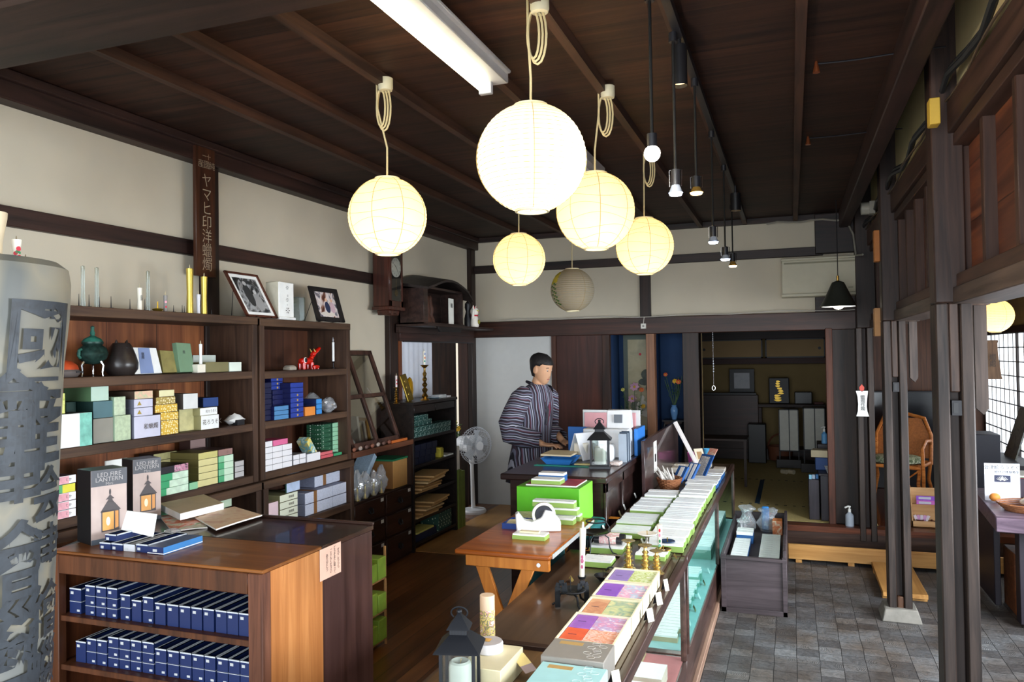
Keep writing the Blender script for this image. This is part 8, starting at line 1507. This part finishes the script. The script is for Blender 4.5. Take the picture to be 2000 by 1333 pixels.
# dark cabinets at the right of the tatami step
CBN = wood('1c181d', '383039', 'z', .4)
t = thing('reception_cabinet', 'dark cabinet at the right edge of the tatami step', 'cabinet', (.4, 7.95, ZW)); g = G(); g.box(.235, .535, 7.90, 8.35, ZW, .66, CBN); g.build('carcass', t, .004); g = G(); g.box(.22, .535, 7.88, 8.37, .66, .68, CBN); g.build('top_panel', t, .003)
tag(G().box(.13, .225, 7.92, 8.28, ZW, .615, CBN).build('narrow_cabinet', None, .004), 'narrow dark cabinet left of the reception cabinet', 'cabinet'); tag(G().box(.23, .53, 8.42, 8.75, ZW, .90, CBN).build('rear_cabinet', None, .004), 'taller dark cabinet behind the reception cabinet', 'cabinet')
tag(G().add([V(v) for v in ((.30, 7.92, .6805), (.53, 7.92, .6805), (.53, 8.06, .72), (.28, 8.08, .72), (.30, 7.92, .69), (.53, 7.92, .69), (.53, 8.06, .73), (.28, 8.08, .73))], [(3, 2, 1, 0), (4, 5, 6, 7), (0, 1, 5, 4), (1, 2, 6, 5), (2, 3, 7, 6), (3, 0, 4, 7)], blot(('f0f0f0', 'f5f5f5', '9a9a9a'), 26)).build('picture_sheet'), 'white panel of grey pictures lying on the reception cabinet', 'panel')
tag(G().box(.20, .52, 8.12, 8.34, .6805, .80, c_('2b4a82')).build('blue_tray', None, .004), 'blue box tray on the reception cabinet', 'box'); g = G(); g.T = Matrix.Translation((.10+.1, 8.14, .8005)) @ Matrix.Rotation(R(-8), 4, 'Z'); g.box(-.04, .20, 0, .16, 0, .07, c_('dccaa6')); tag(g.build('cream_carton', None, .004), 'cream open carton on top of the blue tray', 'box')
for i, m in enumerate(('7ab0c9', 'a9b8c9', '3a7ab8')): tag(G().box(.135+.03*i, .16+.03*i, 7.94+.02*i, 8.0+.02*i, .6155, .655, c_(m)).build('small_packet'), 'small %s packet on the narrow dark cabinet' % ('teal', 'pale', 'blue')[i], 'packet')
def bottle(c, h, r, m, label, pump=True, mc=None): 
    c = V(c); t = thing('pump_bottle', label, 'bottle', c); g = G(); g.lathe([(0, 0), (r, 0), (r*1.02, h*.1), (r, h*.55), (r*.5, h*.66), (r*.35, h*.7), (0, h*.7)], c, m, 20); g.build('bottle', t); g = G(); g.cyl(c+V((0, 0, h*.7)), c+V((0, 0, h*.86)), r*.38, mc or WHITE, n=12); g.cyl(c+V((0, 0, h*.86)), c+V((0, 0, h*.95)), r*.16, mc or WHITE, n=10); g.tube([c+V((r*.25, 0, h*.97)), c+V((-r*.3, -.01, h)), c+V((-r*1.1, -.02, h*.93))], r*.22, mc or WHITE, 8); g.build('pump', t)
bottle((.47, 7.68, ZW+.0125), .18, .036, c_('b9c4d2', .3, alpha=.85), 'clear sanitizer pump bottle with a white pump on the wooden step'); bottle((.30, 8.5, .9005), .17, .028, c_('6aa8dc', .3), 'light blue pump bottle on the taller dark cabinet')
g = G(); g.tube([(.40+.035*math.cos(a*1.3), 8.55, .925+.025*math.sin(a)) for a in [.5*j for j in range(16)]], .004, WHITE, 5); tag(g.build('white_cord'), 'white cord coiled on the taller dark cabinet', 'cord')
# candle shaped paper sign on the post
t = thing('candle_sign', 'white candle shaped paper sign with a red flame on the post at the tatami step', 'sign', (.62, 7.57, 1.33)); P = PY(1684, 790, 7.57); k = (P-CAM).dot(FW)/F
g = G(); g.prism([(x*k, -y*k) for x, y in ((-11, -26), (11, -26), (9, -10), (8, 4), (9, 14), (12, 24), (-11, 24), (-8, 14), (-7, 0), (-8, -14))][::-1], .006, WHITE, Matrix(((1, 0, 0, P.x), (0, 0, 1, 7.572), (0, 1, 0, P.z), (0, 0, 0, 1)))); g.build('paper', t)
g = G(); g.prism([(x*k, y*k) for x, y in ((0, 24), (4, 28), (4.5, 33), (0, 39), (-4.5, 33), (-4, 28))], .006, c_('d8584a'), Matrix(((1, 0, 0, P.x), (0, 0, 1, 7.572), (0, 1, 0, P.z), (0, 0, 0, 1)))); g.build('flame', t); text('蠟燭作燭', .040, Matrix(((1, 0, 0, P.x+.005), (0, 0, -1, 7.570), (0, 1, 0, P.z+.01), (0, 0, 0, 1))), BLK, t, vertical=True)

# ================================================================== ROOM ON THE RIGHT
t = thing('television', 'large black flat television against the board wall', 'television', (1.2, 10.1, .8)); g = G(); g.box(.78, 1.72, 10.12, 10.17, .78, 1.36, BLK); g.build('screen_housing', t, .006); g = G(); g.box(.80, 1.70, 10.115, 10.12, .80, 1.34, M('0c0d12', .12)); g.build('screen', t); g = G(); g.box(1.1, 1.4, 10.08, 10.2, .68, .78, BLK); g.build('foot', t)
tag(G().box(.76, 1.95, 9.95, 10.3, ZW, .68, c_('16151a', .4)).build('television_cabinet', None, .006), 'black low cabinet under the television', 'cabinet'); tag(G().box(1.55, 1.85, 9.45, 9.8, ZW, .62, wood('4a3a30', '6f594a', 'x', .5)).build('side_table', None, .006), 'brown wooden side cabinet right of the rattan chair', 'cabinet')
RT_ = wood('a8581f', 'd98a45', 'x', .35, 2); c = V((1.02, 9.0, ZW)); t = thing('rattan_chair', 'orange-brown rattan armchair with a leaf patterned cushion', 'chair', c)
def CH(x, y, z): a = R(-20); return c+V((x*math.cos(a)-y*math.sin(a), x*math.sin(a)+y*math.cos(a), z))
for s in (-1, 1):
    for y in (-.24, .24): g = G(); g.tube([CH(s*.27, y, .44), CH(s*.25, y*.95, .25), CH(s*.30, y*1.05, 0)], .018, RT_, 8); g.build('leg', t)
    g = G(); g.tube([CH(s*.30, -.26, .02), CH(s*.31, -.28, .35), CH(s*.30, -.26, .62), CH(s*.30, -.1, .68), CH(s*.29, .15, .66), CH(s*.27, .26, .62)], .018, RT_, 8); g.build('armrest', t); g = G(); g.tube([CH(s*.27, -.25, .40), CH(s*.15, -.26, .30), CH(s*.24, -.25, .05)], .010, RT_, 6); g.build('brace', t)
g = G(); g.tube([CH(-.27, .26, .40), CH(-.27, .30, .70), CH(-.20, .33, .88), CH(0, .34, .93), CH(.20, .33, .88), CH(.27, .30, .70), CH(.27, .26, .40)], .02, RT_, 8); g.build('back_frame', t)
g = G(); g.loft([[CH(-.25, .28, .46), CH(.25, .28, .46)], [CH(-.25, .31, .70), CH(.25, .31, .70)], [CH(-.17, .335, .88), CH(.17, .335, .88)]], c_('b06a34', bump=.6, var=.2, scale=60), False, False); g.build('woven_back', t, fix=False)
g = G(); g.tube([CH(-.27, -.26, .42), CH(.27, -.26, .42), CH(.27, .26, .42), CH(-.27, .26, .42)], .018, RT_, 8, closed=True); g.box(c.x-.2, c.x+.2, c.y-.2, c.y+.2, c.z+.41, c.z+.43, RT_); g.build('seat_frame', t)
g = G(); g.loft([[CH(.25*s*math.cos(a), -.02+.24*s*math.sin(a), z) for a in [2*PI*j/20 for j in range(20)]] for z, s in ((.435, .9), (.45, 1), (.49, 1), (.505, .85), (.51, .3))], blot(('5f7350', 'c9cfae', '4a5a3e', '8a9a70'), 24)); g.build('cushion', t)
# pamphlet holder on the step
X0, Yh = .96, 7.50; t = thing('pamphlet_holder', 'pale wooden holder with purple and pink pamphlets between the two grooved posts', 'holder', (1.08, 7.8, ZW)); HW = wood('c08a54', 'e3b480', 'x', .5, .6); X0 = 1.0; yh = 7.83
g = G(); g.box(X0, X0+.27, yh+.12, yh+.13, ZW+.012, .575, HW); g.build('back_panel', t)
for x in (X0, X0+.26): g = G(); g.prism([(0, 0), (.13, 0), (.13, .345), (.10, .345), (0, .06)], .01, HW, Matrix(((0, 0, 1, x), (1, 0, 0, yh), (0, 1, 0, ZW+.001), (0, 0, 0, 1)))); g.build('side_panel', t)
g = G(); g.box(X0, X0+.27, yh, yh+.01, ZW+.001, ZW+.06, HW); g.box(X0, X0+.27, yh+.06, yh+.068, ZW+.06, ZW+.20, HW); g.box(X0, X0+.27, yh, yh+.13, ZW+.0005, ZW+.01, HW); g.build('tray_front', t)
for i in range(2): o = tag(G().box(X0+.05, X0+.22, yh+.085-.008*i, yh+.09-.008*i, ZW+.20, ZW+.275-.04*i, c_('d070c8' if i else '9a5ad0', var=.15)).build('pamphlet'), '%s pamphlet in the pale wooden holder' % ('pink front' if i else 'purple rear'), 'pamphlet'); G().box(X0+.07, X0+.17, yh+.0835-.008*i, yh+.0848-.008*i, ZW+.245-.04*i, ZW+.265-.04*i, c_('c9cdd8')).build('printed_patch', o)
g = G(); cb = V((X0+.09, yh+.035, ZW+.0605)); 
for i in range(2): g = G(); cb = V((X0+.07+.12*i, yh+.034, ZW+.011)); g.lathe([(0, 0), (.026, 0), (.034, .06), (.031, .06), (.024, .004)], cb, c_('6a4030', bump=.5), 16); o = tag(g.build('small_basket'), 'tiny brown basket in the lower tray of the pamphlet holder, %s' % ('left', 'right')[i], 'basket'); 
for i in range(5): g = G(); g.T = Matrix.Translation((X0+.04+.022*i, yh+.03, ZW+.075)) @ Matrix.Rotation(R(-25+13*i), 4, 'Y'); g.box(-.012, .012, 0, .003, -.03, .035, c_('e3a8d8' if i % 2 else 'efe0ec')); tag(g.build('small_card'), 'pink and white card fanned in the tiny basket', 'card', 'fanned cards in the tiny basket')
# purple display table with basket and poster
PT = wood('4a3a48', '75616f', 'x', .4, .6); t = thing('display_table', 'mauve topped display table at the right edge of the picture', 'table', (1.5, 6.2, 0)); g = G(); g.add([V(v) for v in ((1.22, 5.75, .66), (2.1, 5.6, .66), (2.1, 6.9, .66), (1.30, 6.9, .66), (1.22, 5.75, .76), (2.1, 5.6, .76), (2.1, 6.9, .76), (1.30, 6.9, .76))], [(3, 2, 1, 0), (4, 5, 6, 7), (0, 1, 5, 4), (1, 2, 6, 5), (2, 3, 7, 6), (3, 0, 4, 7)], PT); g.build('tabletop', t, .006); g = G(); g.box(1.38, 2.1, 5.9, 6.0, .03, .66, c_('1d1620', .5)); g.build('front_panel', t, .004); g = G(); g.box(1.32, 1.36, 6.3, 6.85, .03, .66, c_('1d1620', .5)); g.build('side_panel', t, .004)
g = G(); g.box(1.25, 2.1, 5.9, 6.4, 0, .03, PK); tag(g.build('floor_board', None, .003), 'pale board on the paving under the mauve display table', 'board') if False else None
tag(G().box(1.42, 1.7, 6.2, 6.5, .0, .42, wood('5a3018', '8a5030', 'x', .5)).build('small_chest', None, .006), 'small brown chest standing under the mauve table', 'chest')
c = V((1.50, 6.0, .7605)); t = thing('wicker_basket', 'flat brown basket heaped with pale wrapped goods on the mauve table', 'basket', c); g = G()
for k in range(5): g.tube([c+V(((.17+.012*k)*math.cos(2*PI*j/26), (.13+.01*k)*math.sin(2*PI*j/26), .006+.011*k)) for j in range(26)], .006, WK, 5, closed=True)
g.lathe([(0, .002), (.15, .002)], c, WK, 20); g.build('weave', t)
for i in range(12): a = rnd.uniform(0, 6.28); r = rnd.uniform(0, .12); g = G(); g.ball(c+V((r*math.cos(a), r*.75*math.sin(a), .045+.02*rnd.random())), .032, c_(('e6ddd0', 'd8b088', 'efe9e4', 'cfc4b8')[i % 4], var=.2), 10, 7, sq=(1.2, .9, .7)); tag(g.build('wrapped_sweet'), 'pale wrapped round sweet heaped in the flat basket', 'sweet', 'wrapped sweets in the flat basket')
g = G(); g.ball((1.33, 6.28, .7605+.035), .035, c_('d98a3c'), 14, 8, sq=(1, 1, .85)); tag(g.build('orange_ball'), 'orange round ornament behind the flat basket', 'ornament')
p = PY(1957, 925, 6.35); k = (p-CAM).dot(FW)/F; t = thing('poster_stand', 'white notice with Japanese writing and a fan of candles on the mauve table', 'notice', (p.x, 6.35, .7605)); g = G(); g.box(p.x-30*k, p.x+30*k, 6.35, 6.358, .7605, p.z+19*k, c_('dfe2ea')); g.build('paper', t)
T = Matrix(((1, 0, 0, p.x), (0, 0, -1, 6.349), (0, 1, 0, p.z+11*k), (0, 0, 0, 1))); text('会津絵ろうそく', .032, T, BLK, t); text('絵付け体験教室', .022, Matrix(((1, 0, 0, p.x+.03), (0, 0, -1, 6.349), (0, 1, 0, p.z+2*k), (0, 0, 0, 1))), BLK, t); g = G(); g.box(p.x-13*k, p.x+14*k, 6.347, 6.35, p.z-17*k, p.z-4*k, c_('2a2f4a')); o = g.build('printed_picture', t); g = G()
for i in range(9): a = R(30+15*i); g.beam((p.x+3*k*math.cos(a), 6.345, p.z-16*k+3*k*math.sin(a)), (p.x+11*k*math.cos(a), 6.345, p.z-16*k+11*k*math.sin(a)*.95), .006, .002, WHITE)
g.build('printed_fan', o)
BXD = c_('1c1c26', .5); tag(G().box(1.52, 1.73, 7.9, 8.25, .5005, 1.08, BXD).build('dark_box', None, .006), 'dark box behind the notice on the right', 'box')
tag(G().box(1.40, 1.74, 7.85, 8.3, ZW, .50, c_('1a1519', .5)).build('bench', None, .006), 'dark bench carrying the dark box in the right hand room', 'bench')
for i, m in enumerate(('b03a4a', '3f8a5a', 'd9d6cc', 'e8e6e0', '8f8a80')): g = G(); g.T = Matrix.Translation((1.72, 6.62, .90+.006*i)) @ Matrix.Rotation(R(3*i-6), 4, 'Z'); g.box(-.28, .3, -.12, .12, 0, .005, c_(m)); tag(g.build('paper_sheet'), '%s sheet in the pile of papers above the notice' % ('red', 'green', 'cream', 'white', 'grey topmost')[i], 'paper')
tag(G().box(1.46, 2.0, 6.52, 6.74, .7605, .899, c_('3a2d3a')).build('paper_stand', None, .004), 'low dark stand under the pile of papers', 'stand')
g = G(); a, b = PX(1970, 895, 2.03), PX(1992, 815, 2.03); g.add([V(v) for v in ((1.94, 8.35, .80), (1.94, 8.75, .80), (2.05, 8.60, 1.28), (2.05, 8.22, 1.30), (1.955, 8.35, .80), (1.955, 8.75, .80), (2.065, 8.60, 1.28), (2.065, 8.22, 1.30))], [(0, 1, 2, 3), (7, 6, 5, 4), (0, 1, 5, 4), (1, 2, 6, 5), (2, 3, 7, 6), (3, 0, 4, 7)], blot(('55555a', '8a8a80', '6a6a72'), 9)); tag(g.build('leaning_picture'), 'grey framed sheet leaning against the paper window', 'picture')
tag(G().box(1.75, 2.07, 8.0, 9.0, ZW, .795, c_('211c20', .5)).build('window_bench', None, .005), 'dark cabinet below the paper window', 'cabinet')
p = PD(1938, 705, 7.6); k = (p-CAM).dot(FW)/F; t = thing('hanging_wooden_bell', 'brown candle shaped wooden sign hanging before the paper window', 'sign', p); g = G(); g.loft([[V((p.x+a*math.cos(q), p.y+a*.6*math.sin(q), p.z+z)) for q in [PI/4+PI/2*j for j in range(4)]] for z, a in ((-36*k, 21*k), (-30*k, 19*k), (10*k, 13*k), (34*k, 12*k), (37*k, 14*k), (40*k, 13*k))], wood('4f3826', '7d5f45', 'z', .5)); g.build('board', t, .003); g = G(); g.tube([(p.x, p.y, p.z+39*k), (p.x, p.y, 2.68)], .003, BLK, 5); g.build('cord', t); text('燭處', .07, Matrix(((.94, 0, .34, p.x-.015), (.34, 0, -.94, p.y-.085), (0, 1, 0, p.z), (0, 0, 0, 1))), c_('2c2018'), t, vertical=True)
# things seen through the left doorway
g = G(); g.box(-5.0, -4.45, 7.9, 8.3, ZW, 1.9, c_('1a0f0c', .4)); g.box(-4.95, -4.5, 7.88, 7.9, 1.15, 1.2, c_('5a2c1a')); tag(g.build('altar_cabinet', None, .004), 'dark altar cabinet seen through the left doorway', 'cabinet')
for i in range(2): c = V((-4.38+.14*i, 7.7, 1.0)); g = G(); g.lathe([(.03, 0), (.022, .05), (.018, .14), (.03, .19), (.035, .20), (0, .21)], c, c_('8a4a34' if i == 0 else '4a4a44'), 14); tag(g.build('altar_ornament'), '%s altar ornament through the left doorway' % ('reddish' if i == 0 else 'grey green'), 'ornament')
tag(G().box(-4.5, -4.1, 7.55, 7.85, ZW, .999, c_('1f1410', .4)).build('altar_table', None, .004), 'dark narrow table under the altar ornaments', 'table')
pw = PY(901, 760, 7.9); tag(G().box(pw.x-.06, pw.x+.06, 7.9, 7.93, .95, 2.0, M('efe6d2', .6, emit=.5)).build('doorway_blind'), 'narrow cream blind glowing as if sunlit in the left doorway', 'blind')  # blind is given its own glow in place of sunlight on it
pf = PY(897, 850, 7.55); tag(G().lathe([(0, 0), (.07, 0), (.09, .3), (0, .3)], (pf.x, 7.55, ZW), BLK, 16).build('flower_pot'), 'dark pot of yellow flowers behind the fan', 'pot') if False else None
flowers((pf.x, 7.5, 1.0-.15), .18, 'yellow flowers in a dark vase just behind the electric fan', ((YLF, .03), (YLF, .035), (YLF, .03), (c_('e6e08a'), .03)), c_('26221f'), vr=.045, vh=.14, seed=12, spread=.07)
tag(G().box(pf.x-.08, pf.x+.08, 7.42, 7.58, ZW, .8495, DK).build('vase_stand', None, .003), 'dark stand under the yellow flowers by the fan', 'stand')
